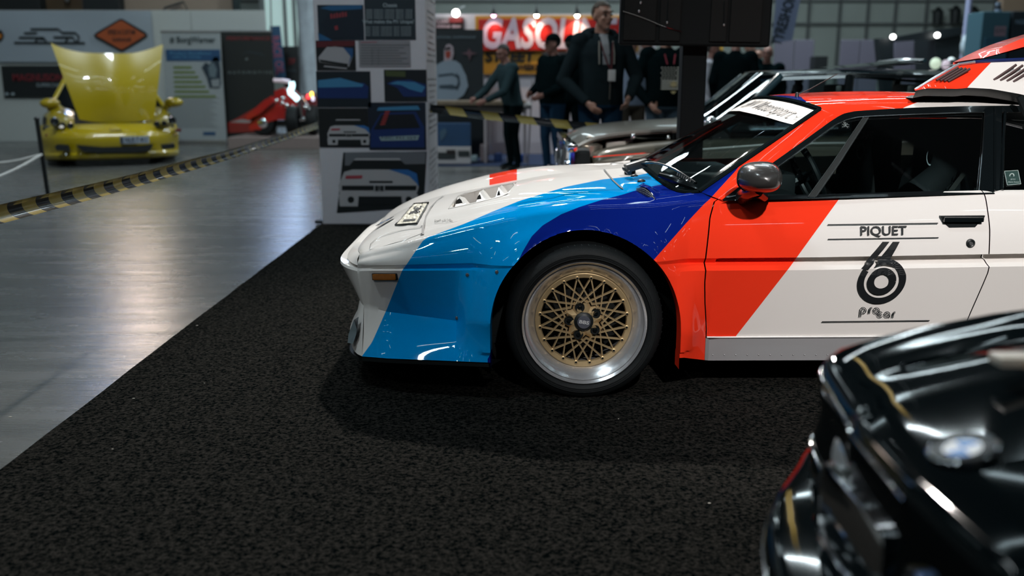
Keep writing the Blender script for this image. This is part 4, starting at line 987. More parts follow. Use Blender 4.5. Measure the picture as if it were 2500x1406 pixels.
# ---------------------------------------------------------------- flat prints
def F(mb, L, Y, mi=0): return mb.poly([U(x, y, Y) for x, y in L], mi)
def FR(mb, x0, y0, x1, y1, Y, mi=0):
    X0, X1, Z0, Z1 = R4(x0, y0, x1, y1, Y); return mb.quad((X0, Y, Z0), (X1, Y, Z0), (X1, Y, Z1), (X0, Y, Z1), mi)
def FT(mb, s, px, py, h, Y, mi=0, w=None, **k):
    c = U(px, py, Y); sc = (U(px + 100, py, Y)[0] - c[0]) / 100; return text_on(mb, s, c, h * sc * 1.4, mi=mi, width=(w * sc if w else None), **k)
def LN(mb, L, w, Y, mi=0):
    q = np.array([U(x, y, Y) for x, y in L]); sc = (U(L[0][0] + 100, L[0][1], Y)[0] - q[0][0]) / 100 * w / 2; rows = []
    for i, p in enumerate(q):
        tn = q[min(i + 1, len(q) - 1)] - q[max(i - 1, 0)]; tn /= np.linalg.norm(tn) + 1e-9; nn = np.array((-tn[2], 0, tn[0])) * sc; rows.append([p - nn, p + nn])
    return mb.grid(np.array(rows), mi)
PK = lambda h, r=.55: mat('print_' + h, h, r)

# ---------------------------------------------------------------- info column with car photographs
KY = 7.78; kx0, kx1, _, _ = R4(776, 280, 1044, 290, KY); KD = 1.0
ks = thing('info_column', ((kx0 + kx1) / 2, KY + KD / 2, .009), 'tall white four-sided info column covered in car photographs', 'display stand')
obj('column_body', MB().rbox(kx0, kx1, KY, KY + KD, .009, 2.5, .008), mat('column_white', (.66, .64, .68), .5, var=.04), ks)
obj('foot_clamp', MB().rbox(kx0 - .07, kx0 + .02, KY + .02, KY + .10, .010, .035, .006), M_BLACK(), ks)
def photo(x0, y0, x1, y1, bg, draw=None, quad=None):
    m = MB(); 
    if quad: F(m, quad, KY - .004, 0)
    else: FR(m, x0, y0, x1, y1, KY - .004, 0)
    mats = [PK(bg)]
    if draw: mats += draw(m)
    return obj('photo_print', m, mats, ks)
def white_car(cx, cy, w, accent='2c6cae'):
    def d(m):
        s = w / 240; f = lambda L: [(cx + x * s, cy + y * s) for x, y in L]
        F(m, f([(-75, -62), (62, -62), (100, -25), (-105, -25)]), KY - .006, 2)
        F(m, f([(-70, -66), (60, -66), (66, -60), (-78, -60)]), KY - .007, 1)
        F(m, f([(-105, -25), (-80, -32), (85, -32), (112, -20), (118, 20), (110, 45), (-118, 45), (-122, 15)]), KY - .007, 1)
        F(m, f([(30, -32), (85, -32), (112, -20), (118, 20), (112, 10), (90, -12)]), KY - .008, 3)
        F(m, f([(-112, 16), (112, 16), (110, 30), (-112, 30)]), KY - .009, 2); F(m, f([(-16, 14), (-2, 14), (-2, 34), (-16, 34)]), KY - .010, 1); F(m, f([(2, 14), (16, 14), (16, 34), (2, 34)]), KY - .010, 1)
        F(m, f([(-13, 16), (-3, 16), (-3, 32), (-13, 32)]), KY - .011, 2); F(m, f([(3, 16), (13, 16), (13, 32), (3, 32)]), KY - .011, 2)
        F(m, f([(-122, 42), (116, 42), (112, 78), (70, 78), (66, 48), (-62, 48), (-64, 78), (-118, 78)]), KY - .008, 1); F(m, f([(-62, 48), (66, 48), (68, 74), (-62, 74)]), KY - .007, 2)
        for xx in (-85, 88): F(m, f([(xx + 10 * math.cos(a), 58 + 10 * math.sin(a)) for a in np.linspace(0, 6.2, 10)]), KY - .010, 2)
        F(m, f([(-100, -14), (-50, -15), (-52, -5), (-102, -4)]), KY - .009, 4); F(m, f([(-30, 2), (40, 2), (40, 8), (-30, 8)]), KY - .009, 2)
        return [PK('b4b2b4'), PK('0c1416'), PK(accent), PK('a8404a')]
    return d
def blue_car(pts, hi, extra=None):
    def d(m):
        F(m, pts, KY - .006, 1); F(m, hi, KY - .007, 2); r = [PK('0a2c66'), PK('3f83ae')]
        if extra: r += extra(m)
        return r
    return d
def eng(m):
    F(m, [(782, 60), (812, 22), (880, 18), (885, 90), (800, 95)], KY - .006, 1)
    for i in range(6): F(m, [(806 + i * 7, 34 + (i % 2) * 3 - i), (811 + i * 7, 33 - i), (812 + i * 7, 45 - i), (807 + i * 7, 46 - i)], KY - .007, 2)
    F(m, [(816, 64), (824, 62), (826, 72), (818, 74)], KY - .007, 2); F(m, [(776, 80), (800, 92), (812, 99), (778, 99)], KY - .007, 3); F(m, [(782, 20), (800, 14), (884, 12), (884, 22), (810, 26)], KY - .007, 3)
    return [PK('071a2a'), PK('8e3038'), PK('1d5a86')]
photo(776, 12, 888, 98, '0c2230', eng); photo(890, -30, 1014, 97, '1b2a33', lambda m: (FT(m, 'Chassis', 952, 13, 9, KY - .006, 1, w=34), [FT(m, '-' * 20 if False else 'iiiiii niinn ninni iiinn nini', 950, 24 + 5.0 * k, 3.2, KY - .006, 1, w=112) for k in range(5)], FT(m, 'What makes the M1 Unique?', 948, 53, 9, KY - .006, 1, w=126), [FT(m, 'niin inni nininn iini nninii', 946, 66 + 5 * k, 3.2, KY - .006, 1, w=114) for k in range(5)], [PK('b8c6cc')])[-1])
photo(772, 99, 868, 172, '0a0f14', lambda m: (F(m, [(772, 101), (866, 99), (866, 112), (772, 116)], KY - .006, 2), F(m, [(777, 140), (800, 112), (838, 116), (862, 135), (852, 163), (780, 152)], KY - .006, 1), F(m, [(838, 116), (862, 118), (862, 135), (850, 160), (856, 138)], KY - .007, 3), F(m, [(780, 145), (850, 156), (848, 162), (782, 151)], KY - .008, 4), F(m, [(792, 160), (848, 166), (846, 169), (790, 163)], KY - .008, 1), [PK('a8a6aa'), PK('5c1a22'), PK('1e4f80'), PK('0c1416')])[-1])
photo(876, 99, 1002, 164, '8f8d92', lambda m: (F(m, [(880, 102), (920, 101), (920, 104), (880, 105)], KY - .006, 2), [F(m, [(880, 109 + 6.5 * k), (1000 - (k * 13) % 30, 109 + 6.5 * k), (1000 - (k * 13) % 30, 111 + 6.5 * k), (880, 111 + 6.5 * k)], KY - .006, 1) for k in range(8)], [F(m, [(908 + 16 * k, 118), (909 + 16 * k, 118), (909 + 16 * k, 160), (908 + 16 * k, 160)], KY - .006, 1) for k in range(2)], [PK('5f6468'), PK('9a6a74')])[-1])
photo(773, 174, 905, 262, '0a1a24', blue_car([(776, 206), (888, 202), (900, 212), (898, 240), (776, 240)], [(776, 196), (830, 190), (888, 206), (884, 212), (776, 214)]))
photo(938, 170, 1042, 248, '07131b', blue_car([(944, 204), (962, 196), (1000, 194), (1040, 206), (1040, 236), (985, 236), (970, 215)], [(950, 204), (970, 198), (1012, 200), (1038, 212), (1030, 226), (1000, 218), (980, 208)], lambda m: (F(m, [(940, 172), (990, 174), (990, 188), (942, 186)], KY - .006, 3), [PK('45502c')])[-1]))
photo(778, 264, 900, 360, '0f1416', lambda m: (F(m, [(782, 268), (852, 264), (850, 284), (784, 290)], KY - .0055, 2), white_car(850, 322, 108)(m))[-1] + [] if False else white_car(852, 320, 104)(m))
photo(900, 250, 1040, 366, '0b1a2c', blue_car([(905, 318), (930, 276), (1015, 272), (1036, 310), (1036, 360), (905, 360)], [(924, 262), (1020, 258), (1026, 268), (920, 270)], lambda m: (F(m, [(932, 280), (1010, 278), (1026, 312), (912, 316)], KY - .008, 3), [F(m, [(928 + 2.2 * k, 302 - 6 * k), (940 + 2.2 * k, 300 - 6 * k), (941 + 2.2 * k, 304 - 6 * k), (929 + 2.2 * k, 306 - 6 * k)], KY - .009, 4) for k in range(6)], F(m, [(926, 334), (1024, 330), (1020, 342), (930, 344)], KY - .009, 5), FT(m, 'NIC M1 GT', 974, 337, 6, KY - .010, 3, w=86), [PK('040d18'), PK('a03434'), PK('8fa4aa')])[-1]))
photo(0, 0, 0, 0, '11181a', lambda m: (F(m, [(842, 372), (958, 370), (1040, 372), (1038, 400), (842, 404)], KY - .0055, 5), white_car(926, 440, 196)(m) + [PK('6d7076')])[-1], quad=[(838, 372), (1042, 370), (1034, 506), (822, 520)])
# printed text running up the column's right-hand face
sm = MB(); rng = random.Random(2)
for k in range(44):
    z = .25 + k * .05; 
    if k in (8, 9, 20, 21, 31): continue
    a = rng.uniform(.05, .5); text_on(sm, rng.choice(['ninni iinn', 'nin inniin ni', 'iinni nnii', 'nniin i']), (kx1 + .002, KY + .48, z), .035, (0, 1, 0), (0, 0, 1), width=.35 + a)
obj('side_print', sm, PK('20262c'), ks)

# ---------------------------------------------------------------- barrier tapes
def tape_mat():
    m = bpy.data.materials.new('barrier_tape'); m.use_nodes = True; nt = m.node_tree; b = nt.nodes['Principled BSDF']
    a = nt.nodes.new('ShaderNodeAttribute'); a.attribute_name = 'run'; f = nt.nodes.new('ShaderNodeMath'); f.operation = 'FRACT'; g = nt.nodes.new('ShaderNodeMath'); g.operation = 'GREATER_THAN'; g.inputs[1].default_value = .5
    x = nt.nodes.new('ShaderNodeMix'); x.data_type = 'RGBA'; x.inputs['A'].default_value = lin((.012, .016, .022)); x.inputs['B'].default_value = lin((.46, .36, .10))
    nt.links.new(a.outputs['Fac'], f.inputs[0]); nt.links.new(f.outputs[0], g.inputs[0]); nt.links.new(g.outputs[0], x.inputs['Factor']); nt.links.new(x.outputs['Result'], b.inputs['Base Color']); b.inputs['Roughness'].default_value = .22; b.inputs['Coat Weight'].default_value = .6
    return m
TM = tape_mat()
def tape(A, B, sag, w, pitch, fold, label, twist=0, n=160):
    A, B = np.array(A), np.array(B); P = []; run = []; L = np.linalg.norm(B - A); d = (B - A) / L; sd = np.cross(d, (0, 0, 1)); sd /= np.linalg.norm(sd)
    for i in range(n + 1):
        t = i / n; p = A + (B - A) * t - np.array((0, 0, 4 * sag * t * (1 - t))); row = []; th = twist * t + .05 * math.sin(t * 23)
        for j in range(11):
            s_ = -1 + 2 * j / 10; ang = fold * s_; r = w / (2 * fold); o = np.array((r * (1 - math.cos(ang)), r * math.sin(ang)))
            c_, q_ = math.cos(th), math.sin(th); ox, oz = o[0] * c_ - o[1] * q_, o[0] * q_ + o[1] * c_
            row.append(p + sd * ox + np.array((0, 0, oz))); run.append((L * t + s_ * w * .32) / pitch)
        P.append(row)
    m = MB(); m.grid(np.array(P)); o = obj('barrier_tape', m, TM, smooth=60, attrs={'run': run}); return tag(o, label, 'tape')
A = U(-150, 556, 2.72); B = U(774, 304, 9.6)
tape(A, B, .03, .082, .21, 1.25, 'black and yellow barrier tape stretched along the concrete aisle beside the carpet', -.0)
A = U(1049, 264, 8.05); B = U(1725, 334, 8.14); tape(A, B, .02, .075, .30, .7, 'black and yellow barrier tape behind the white info column', .5)
pa = U(-150, 556, 2.72); p2 = thing('barrier_post', (pa[0], 2.72, 0), 'thin black barrier post at the near end of the aisle tape', 'post'); obj('pole', MB().tube([(pa[0], 2.70, 0), (pa[0], 2.70, .82)], .02, 10), M_BLACK(), p2, smooth=40); obj('base_plate', MB().lathe([(.06, 0), (.06, .015), (.03, .03), (.0001, .03)], (pa[0], 2.70, 0), 'Z', 24), M_BLACK(), p2, smooth=40)
# post with white rope
pb = UZ(118, 482); pz = U(103, 290, pb[1])[2]; ps = thing('barrier_post', pb, 'thin black barrier post with white ropes in front of the yellow car', 'post')
obj('pole', MB().tube([pb, pb + np.array((-.03, 0, pz))], .022, 10), M_BLACK(), ps, smooth=40); obj('base_plate', MB().lathe([(.16, 0), (.16, .015), (.03, .03), (.0001, .03)], pb, 'Z', 24), M_BLACK(), ps, smooth=40); obj('pole_cap', MB().ell(pb + np.array((-.03, 0, pz)), (.03, .03, .02), 10, 6), M_BLACK(), ps, smooth=60)
rp = mat('rope_white', (.55, .55, .53), .8, bump=.5, bscale=80); t = U(102, 377, pb[1])
for q, lb in ((U(-40, 400, pb[1] - .1), 'white rope from the black post towards the frame edge, upper one'), (U(-60, 452, pb[1] - 2.2), 'white rope from the black post sloping steeply down, lower one')):
    m = MB(); m.tube(smoothed(np.array([t, t * .5 + q * .5 + np.array((0, 0, -.03)), q]), 2), .013, 8); o = obj('barrier_rope', m, rp, smooth=60); tag(o, lb, 'rope', 'ropes on the barrier post')

# ---------------------------------------------------------------- display wall on the left with its banners
WY = 18.4; x0, x1, z0, z1 = R4(-420, 25, 655, 352, WY); z0 = 0; z1 = U(300, 25, WY)[2]
dw = thing('display_wall', ((x0 + x1) / 2, WY, 0), 'pale grey exhibition wall behind the yellow car', 'display wall')
pw = (x1 - x0) / 6
for i in range(6): obj('wall_board', MB().rbox(x0 + pw * i + .004, x0 + pw * (i + 1) - .004, WY, WY + .08, 0, z1, .006), mat('booth_grey', (.40, .43, .42), .6, var=.05), dw)
def banner(name, label, x0, y0, x1, y1, Y, bg, draw=None, mats=(), wav=0, cat='banner'):
    X0, X1, Z0, Z1 = R4(x0, y0, x1, y1, Y); m = MB(); rows = []
    for i in range(25):
        s_ = i / 24; rows.append([(X0 + (X1 - X0) * s_, Y + wav * math.sin(9 * s_ + 3 * v) * v, Z0 + (Z1 - Z0) * v - wav * .6 * math.sin(PI * s_) * (1 - v)) for v in np.linspace(0, 1, 9)])
    m.grid(np.array(rows)); o = obj(name, m, PK(bg, .6)); tag(o, label, cat)
    if draw:
        k = MB(); draw(k, Y - .03); obj('banner_print', k, [PK(h, .6) for h in mats], o)
    return o
def dr(m, Y):
    k = lambda L: L
    for L in ([(74, 71), (142, 71), (152, 80), (183, 80), (192, 88), (190, 104)], [(58, 81), (90, 81)], [(46, 92), (106, 92), (114, 104)], [(92, 93), (86, 104)], [(96, 95), (110, 95)], [(130, 91), (178, 91), (186, 104)], [(164, 93), (160, 104)], [(34, 104.5), (207, 105)]): LN(m, L, 4.6, Y, 0)
    F(m, [(229, 85), (235, 79), (292, 46), (299, 46), (356, 79), (361, 86), (356, 93), (305, 122), (296, 126), (234, 93)], Y, 0)
    F(m, [(234, 86), (292, 51), (299, 51), (355, 86), (300, 120), (294, 120)], Y - .01, 1)
    FT(m, 'SPEED & CUSTOM', 297, 79, 11, Y - .02, 0, w=66, bold=.02); FT(m, 'GARAGE', 297, 97, 9, Y - .02, 0, w=46, bold=.02)
    F(m, [(-20, 72), (4, 74), (10, 87), (4, 100), (-20, 104)], Y, 0); F(m, [(-20, 80), (2, 82), (5, 87), (2, 94), (-20, 96)], Y - .01, 2)
banner('wall_banner', 'wide white cloth banner with a line-drawn car and orange diamond', -180, 26, 374, 150, WY - .06, '8f9aa4', dr, ('0a1618', '9c4a22', 'b06a1c'), .02)
banner('wall_banner', 'black banner with red lettering hung left of the yellow hood', 6, 160, 165, 238, WY - .05, '0a1214', lambda m, Y: (FT(m, 'MAGNUSON', 92, 190, 17, Y, 0, w=122, bold=.02), FT(m, 'SUPERCHARGERS', 134, 208, 9, Y, 1, w=92, shear=.2), FT(m, '● ●', 24, 230, 6, Y, 1, w=24)), ('6e1c26', '8d9aa0'))
def rollup(name, label, x0, y0, x1, y1, Y, bg, draw, mats):
    X0, X1, Z0, Z1 = R4(x0, y0, x1, y1, Y); Z0 = .06; t = thing(name, ((X0 + X1) / 2, Y, 0), label, 'banner')
    obj('banner_sheet', MB().box(X0, X1, Y, Y + .004, Z0, Z1), PK(bg, .55), t); obj('banner_foot', MB().rbox(X0 - .01, X1 + .01, Y - .09, Y + .09, 0, .08, .01), M_STEEL(), t); obj('top_rail', MB().rbox(X0, X1, Y - .012, Y + .014, Z1 - .01, Z1 + .025, .004), M_STEEL(), t)
    k = MB(); draw(k, Y - .006); obj('banner_print', k, [PK(h, .55) for h in mats], t); return t
def bw(m, Y):
    FT(m, '# BorgWarner', 470, 98, 15, Y, 0, w=112, bold=.025); FR(m, 405, 121, 538, 149, Y, 1); FT(m, 'Product Excellence', 465, 130, 7, Y - .004, 2, w=100); FT(m, 'Leading Turbo Technology', 455, 139, 6, Y - .004, 2, w=70)
    for k in range(7): FR(m, 423 + k * .6, 162 + 11.8 * k, 468 + 8.5 * k + (k == 6) * 8, 167 + 11.8 * k, Y, 3)
    F(m, [(492, 165), (502, 152), (512, 158), (522, 138), (534, 140), (538, 165), (540, 205), (536, 216), (512, 215), (505, 190)], Y, 4); F(m, [(508, 165), (520, 150), (530, 170), (526, 190), (512, 188)], Y - .004, 5); F(m, [(515, 195), (536, 192), (536, 212), (518, 212)], Y - .004, 6)
    for k in range(18): FR(m, 412, 238 + 4.2 * k, 535 - (k * 17) % 24, 239.4 + 4.2 * k, Y, 6)
    FR(m, 496, 322, 526, 330, Y, 1)
rollup('roll_up_banner', 'white roll-up banner with a blue band and green bars', 403, 78, 545, 350, 17.7, '8c9498', bw, ('0b2226', '123f66', '4f87a8', '566a20', '182a38', '56666f', '7c8489'))
def bk(m, Y):
    FT(m, 'PERFORMANCE', 606, 94, 8, Y, 0, w=106, bold=.02); FT(m, 'A U T O M O T I V E', 610, 177, 6, Y, 1, w=108); F(m, [(598, 146), (602, 141), (606, 146)], Y, 1)
    F(m, [(584, 136), (606, 124), (640, 130), (650, 142), (640, 135), (606, 128)], Y, 2)
    F(m, [(556, 300), (580, 288), (625, 262), (664, 232), (668, 250), (668, 300), (640, 318), (556, 324)], Y, 3); F(m, [(612, 288), (668, 256), (668, 262), (620, 292)], Y - .004, 4); F(m, [(560, 298), (590, 291), (625, 297), (600, 300)], Y - .004, 5); F(m, [(558, 304), (640, 304), (632, 322), (558, 324)], Y - .004, 6)
rollup('roll_up_banner', 'black roll-up banner with red heading and a red car', 546, 77, 670, 338, 18.0, '08100f', bk, ('6a1a1e', '6f7b7c', '16242a', '8a1f16', '0b0c0c', '8e8a88', '7a2018'))
# wall parts above the display wall
def panel(name, label, x0, y0, x1, y1, Y, col, d=.1, cat='panel', toground=True):
    X0, X1, Z0, Z1 = R4(x0, y0, x1, y1, Y); Z0 = 0 if toground else Z0; return tag(obj(name, MB().rbox(X0, X1, Y, Y + d, Z0, Z1, .012), mat('panel_' + col, col, .6, var=.05)), label, cat)
panel('stand_wall', 'tall black stand wall at the frame edge above the banner', -300, -60, 95, 60, 20, '0a1214', .3)
panel('stand_wall', 'tall brown stand wall with a clip lamp above the banner', 96, -60, 200, 60, 20.3, '4a3a26', .3)
panel('stand_wall', 'tall black stand wall beside the beige wall', 201, -60, 289, 60, 20, '0b1417', .3)
panel('stand_wall', 'tall beige stand wall above the grey exhibition wall', 290, -60, 566, 60, 20.4, '8e7f70', .3)
panel('stand_wall', 'narrow black stand wall between beige wall and pale window', 567, -60, 577, 60, 20.2, '0f2426', .3)
c = U(164, 5, 20.1); t = thing('clip_lamp', c, 'small clip lamp on the tall brown stand wall', 'lamp'); obj('lamp_head', MB().lathe([(.03, 0), (.07, .14)], c, 'Z', 12), M_STEEL(), t, smooth=40); obj('lamp_arm', MB().tube([c + np.array((0, .1, .2)), c + np.array((0, 0, .14))], .012, 6), M_BLACK(), t)
m = MB(); LN(m, [(400, 25), (402, 19), (448, 4), (457, 24)], 4, 20.36); fr_ = obj('picture_frame', m, PK('34383a')); tag(fr_, 'tilted dark picture frame on the tall beige wall', 'frame'); m = MB(); LN(m, [(414, 25), (440, 15), (446, 24)], 3, 20.36); obj('picture', m, PK('5b5654'), fr_)
def flag(name, label, L, Y, col, txt=None, tcol=None, ang=0, tp=None, h=20, w=90, pole=None):
    t = thing(name, U(pole[0], pole[1], Y) * np.array((1, 1, 0)), label, 'flag'); m = MB(); F(m, L, Y); k = obj('flag_cloth', m, PK(col, .6), t)
    a, b = U(pole[0], -40, Y), U(pole[0], pole[1], Y); b[2] = 0; obj('flag_pole', MB().tube([b, a], .015, 6), M_STEEL(), t)
    if txt:
        m = MB(); c = U(tp[0], tp[1], Y - .01); sc = (U(1100, 100, Y)[0] - U(1000, 100, Y)[0]) / 100; text_on(m, txt, c, h * sc * 1.4, ux=(math.cos(ang), 0, math.sin(ang)), uz=(-math.sin(ang), 0, math.cos(ang)), width=w * sc, bold=.02); obj('flag_print', m, PK(tcol, .6), k)
    return t
flag('feather_flag', 'blue and pink feather flag behind the red vehicle', [(658, 64), (684, 63), (698, 190), (672, 196)], 19.0, '1d4666', 'RACE OIL', '8a4c62', -1.48, (677, 135), 20, 92, (660, 200))
panel('stand_box', 'black stand cube with faint print right of the blue flag', 691, 113, 738, 205, 19.8, '0a1214', .4)
m = MB(); FT(m, 'ZF', 712, 150, 12, 19.77, 0, bold=.03); FT(m, 'Parts', 712, 172, 8, 19.77, 1); tag(obj('stand_sign', m, [PK('701f22'), PK('3a4a52')]), 'faint red and grey print on the black cube', 'sign')
# plastic-wrapped pillar beside the column
px_, _, pz_, _ = R4(746, 200, 768, 310, 19.2); pl_ = thing('wrapped_pillar', (px_ + .1, 19.2, 0), 'slim pillar wrapped in shiny clear plastic left of the info column', 'pillar')
m = MB(); rng = random.Random(4); P = []
for i in range(19):
    a = 2 * PI * i / 18; P.append([(px_ + .07 + (.17 + .02 * math.sin(5 * a + z * 3)) * math.cos(a), 19.3 + (.17 + .02 * math.sin(4 * a + z * 2)) * math.sin(a), z) for z in np.linspace(0, 3.6, 16)])
m.grid(np.array(P)); obj('plastic_wrap', m, mat('plastic_wrap', (.35, .40, .44), .2, coat=.8, var=.3, vscale=5), pl_, smooth=50); obj('pillar_core', MB().box(px_ + .0, px_ + .14, 19.23, 19.37, 0, 3.6), M_STEEL(), pl_)
# low pink stage under the red vehicle
a, b = U(556, 345, 16.4)[0], U(800, 345, 16.4)[0]; tag(obj('stage', MB().rbox(a, b, 16.4, 17.55, 0, .20, .01), mat('rug_pink', (.20, .16, .15), .9, var=.2)), 'low dusty pink stage under the red vehicle', 'stage')
# ---------------------------------------------------------------- sign stand in the middle
GY = 15.2; x0, x1, z0, z1 = R4(1062, 36, 1600, 300, GY); gw = thing('sign_wall', ((x0 + x1) / 2, GY, 0), 'white exhibition wall with the red and yellow sign', 'display wall')
for i in range(4): obj('wall_board', MB().rbox(x0 + (x1 - x0) / 4 * i + .004, x0 + (x1 - x0) / 4 * (i + 1) - .004, GY, GY + .1, 0, U(1200, 34, GY)[2], .006), mat('stand_white', (.58, .54, .58), .6, var=.04), gw)
x0, x1, z0, z1 = R4(1160, 38, 1560, 127, GY - .10); sg = thing('lamp_sign', ((x0 + x1) / 2, GY - .1, z0), 'red and yellow sign board with big white letters on the stand wall', 'sign')
obj('sign_border', MB().rbox(x0, x1, GY - .10, GY - .02, z0, z1, .02), mat('sign_yellow', 'b5822a', .45), sg); q = .055
obj('sign_face', MB().rbox(x0 + q, x1 - q, GY - .125, GY - .09, z0 + .02, z1 - q, .01), mat('sign_red', 'b01e1a', .4), sg)
m = MB(); c = U(1335, 85, GY - .135); text_on(m, 'GASOLINE', c, .62, shear=.18, bold=.035, width=U(1507, 85, GY)[0] - U(1180, 85, GY)[0]); obj('sign_letters', m, PK('c3b4c4', .5), sg)
m = MB(); F(m, [(1176, 127), (1320, 127), (1338, 152), (1318, 181), (1176, 181)], GY - .06); o = obj('lower_sign', m, MATS['sign_yellow'], sg); m = MB(); FT(m, 'STREET', 1243, 139, 24, GY - .075, 0, w=122, bold=.05, shear=.1); FT(m, 'WEEKEND', 1302, 165, 13, GY - .075, 0, w=80, bold=.05); obj('sign_letters', m, PK('0b0f0c'), sg)
for k, (px, pw_) in enumerate(((1205, 10), (1310, 45), (1409, 45))):
    c = U(px, 37, GY - .32); t = thing('sign_lamp', c, ['small pink-lit lamp over the G of the red sign', 'warm lamp over the S of the red sign', 'warm lamp over the L of the red sign, beside the tall man'][k], 'lamp', 'lamps over the red sign')
    obj('bulb', MB().ell(c, (.035, .035, .035), 12, 8), mat('bulb_pink' if k == 0 else 'bulb_warm', (1, .5, .75) if k == 0 else (1, .86, .68), .5, emit=9 if k == 0 else 40), t, smooth=60)
    obj('lamp_shade', MB().lathe([(.045, -.0), (.03, .06), (.012, .10)], c, 'Z', 12), M_BLACK(), t, smooth=40); obj('lamp_arm', MB().tube([c + np.array((0, 0, .1)), c + np.array((0, .1, .16)), c + np.array((0, .32, .10))], .008, 6), M_BLACK(), t)
    d = bpy.data.lights.new('sign_lamp_light', 'SPOT'); d.energy = [5, 13, 13][k]; d.color = (1, .55, .45) if k == 0 else (1, .72, .48); d.spot_size = 1.9; d.spot_blend = .6; d.shadow_soft_size = .03; lo = bpy.data.objects.new('sign_lamp_light', d); COL.objects.link(lo); lo.location = c + np.array((0, .02, -.04)); lo.rotation_euler = Vector((0, .45, -1)).to_track_quat('-Z', 'Y').to_euler()
# poster with white lamp at the left of the stand
def ps_(m, Y): FR(m, 1062, 42, 1096, 48, Y, 0); FR(m, 1096, 42, 1130, 55, Y, 1); FT(m, 'CLASSIC', 1080, 53, 8, Y, 2, w=34, bold=.04); FT(m, 'FAIR', 1114, 48, 8, Y - .004, 1, w=24); FT(m, 'oldtimer show', 1095, 64, 8, Y, 2, w=62, bold=.04)
banner('wall_poster', 'black and red poster under the white lamp', 1060, 42, 1132, 72, GY - .05, '0f0d0e', ps_, ('8a8486', '7e1a1c', 'b79aa0'), 0, 'poster')
c = U(1113, 32, GY - .25); t = thing('poster_lamp', c, 'round white lamp over the black and red poster', 'lamp'); obj('bulb', MB().ell(c, (.055, .055, .055), 12, 8), mat('bulb_white', (1, .96, .90), .5, emit=16), t, smooth=60); obj('lamp_arm', MB().tube([c + np.array((.02, .02, .05)), c + np.array((.12, .25, .12))], .012, 6), M_STEEL(), t)
# banner with a printed racing driver
def rd(m, Y):
    FT(m, 'NATIONAL CHAMPIONSHIP', 1112, 91, 6, Y, 1, w=98)
    F(m, [(1062, 160), (1080, 150), (1092, 146), (1112, 148), (1124, 156), (1138, 185), (1143, 210), (1132, 232), (1112, 246), (1062, 246)], Y, 0)
    F(m, [(1084, 150), (1084, 122), (1090, 109), (1098, 107), (1106, 114), (1108, 130), (1104, 146)], Y - .004, 2); F(m, [(1086, 118), (1097, 113), (1102, 120), (1086, 124)], Y - .008, 3); F(m, [(1087, 126), (1100, 124), (1100, 138), (1093, 144), (1088, 138)], Y - .008, 4)
    F(m, [(1070, 182), (1105, 178), (1118, 186), (1116, 190), (1104, 184), (1070, 188)], Y - .004, 5); F(m, [(1072, 208), (1104, 206), (1120, 214), (1108, 218), (1072, 216)], Y - .004, 5); F(m, [(1112, 176), (1122, 186), (1124, 206), (1116, 222), (1112, 214), (1118, 200)], Y - .004, 5)
    F(m, [(1126, 130), (1140, 127), (1145, 118), (1151, 127), (1165, 130), (1150, 134), (1147, 148), (1142, 134)], Y, 6)
banner('driver_banner', 'dark banner with a printed racing driver in white overalls', 1058, 72, 1181, 392, 14.5, '0b171d', rd, ('7d8b98', '6b7a84', '9c8f96', '2a2024', '8a3020', '2c3c48', '5a4048'))
# table, counters
tb = thing('sales_table', UZ(1180, 408) * np.array((1, 1, 0)), 'long table with brown wooden top and white frame at the sign stand', 'table')
x0, x1, z0, z1 = R4(1040, 246, 1285, 268, 13.6); obj('table_top', MB().rbox(x0, x1, 13.5, 14.1, z1 - .06, z1 - .0, .01), mat('table_wood', (.16, .12, .08), .5, var=.25, vscale=12), tb); obj('table_apron', MB().box(x0 + .03, x1 - .03, 13.55, 13.58, z1 - .17, z1 - .06), mat('apron_brown', (.06, .05, .045), .6), tb)
for px in (1060, 1185, 1240, 1282): x = U(px, 330, 13.6)[0]; obj('leg', MB().rbox(x - .02, x + .02, 13.56, 13.60, 0, z1 - .06, .006), mat('leg_pale', (.34, .30, .31), .5), tb); obj('leg', MB().rbox(x - .02, x + .02, 14.0, 14.04, 0, z1 - .06, .006), MATS['leg_pale'], tb)
x0, x1, z0, z1 = R4(1058, 300, 1149, 358, 13.3); ct = thing('counter_front', ((x0 + x1) / 2, 13.3, 0), 'blue and white printed counter in front of the wooden table', 'counter'); zz = R4(1058, 358, 1149, 404, 13.3)
obj('blue_board', MB().rbox(x0, x1, 13.3, 13.36, z0, z1, .01), mat('counter_blue', (.012, .05, .12), .5, var=.3, vscale=4), ct); obj('white_board', MB().rbox(x0, x1, 13.28, 13.36, .02, z0, .01), mat('counter_white', (.42, .40, .40), .5), ct)
m = MB(); F(m, [(1072, 322), (1086, 312), (1092, 322), (1086, 334), (1076, 345)], 13.29, 0); FR(m, 1066, 372, 1112, 384, 13.27, 1); FR(m, 1090, 366, 1112, 376, 13.265, 2); FR(m, 1118, 368, 1146, 382, 13.27, 1); FR(m, 1068, 384, 1112, 388, 13.27, 1); obj('counter_print', m, [PK('3a5468'), PK('252b2c'), PK('1a0f0e')], ct)
a, b = UZ(1062, 406), UZ(1300, 378); struct(obj('rug', MB().box(U(1040, 406, a[1])[0], U(1500, 406, a[1])[0], a[1], b[1] + 2.5, .001, .012), mat('rug_blue', (.006, .022, .07), .9, var=.25)), 'blue stand carpet below the sales table')
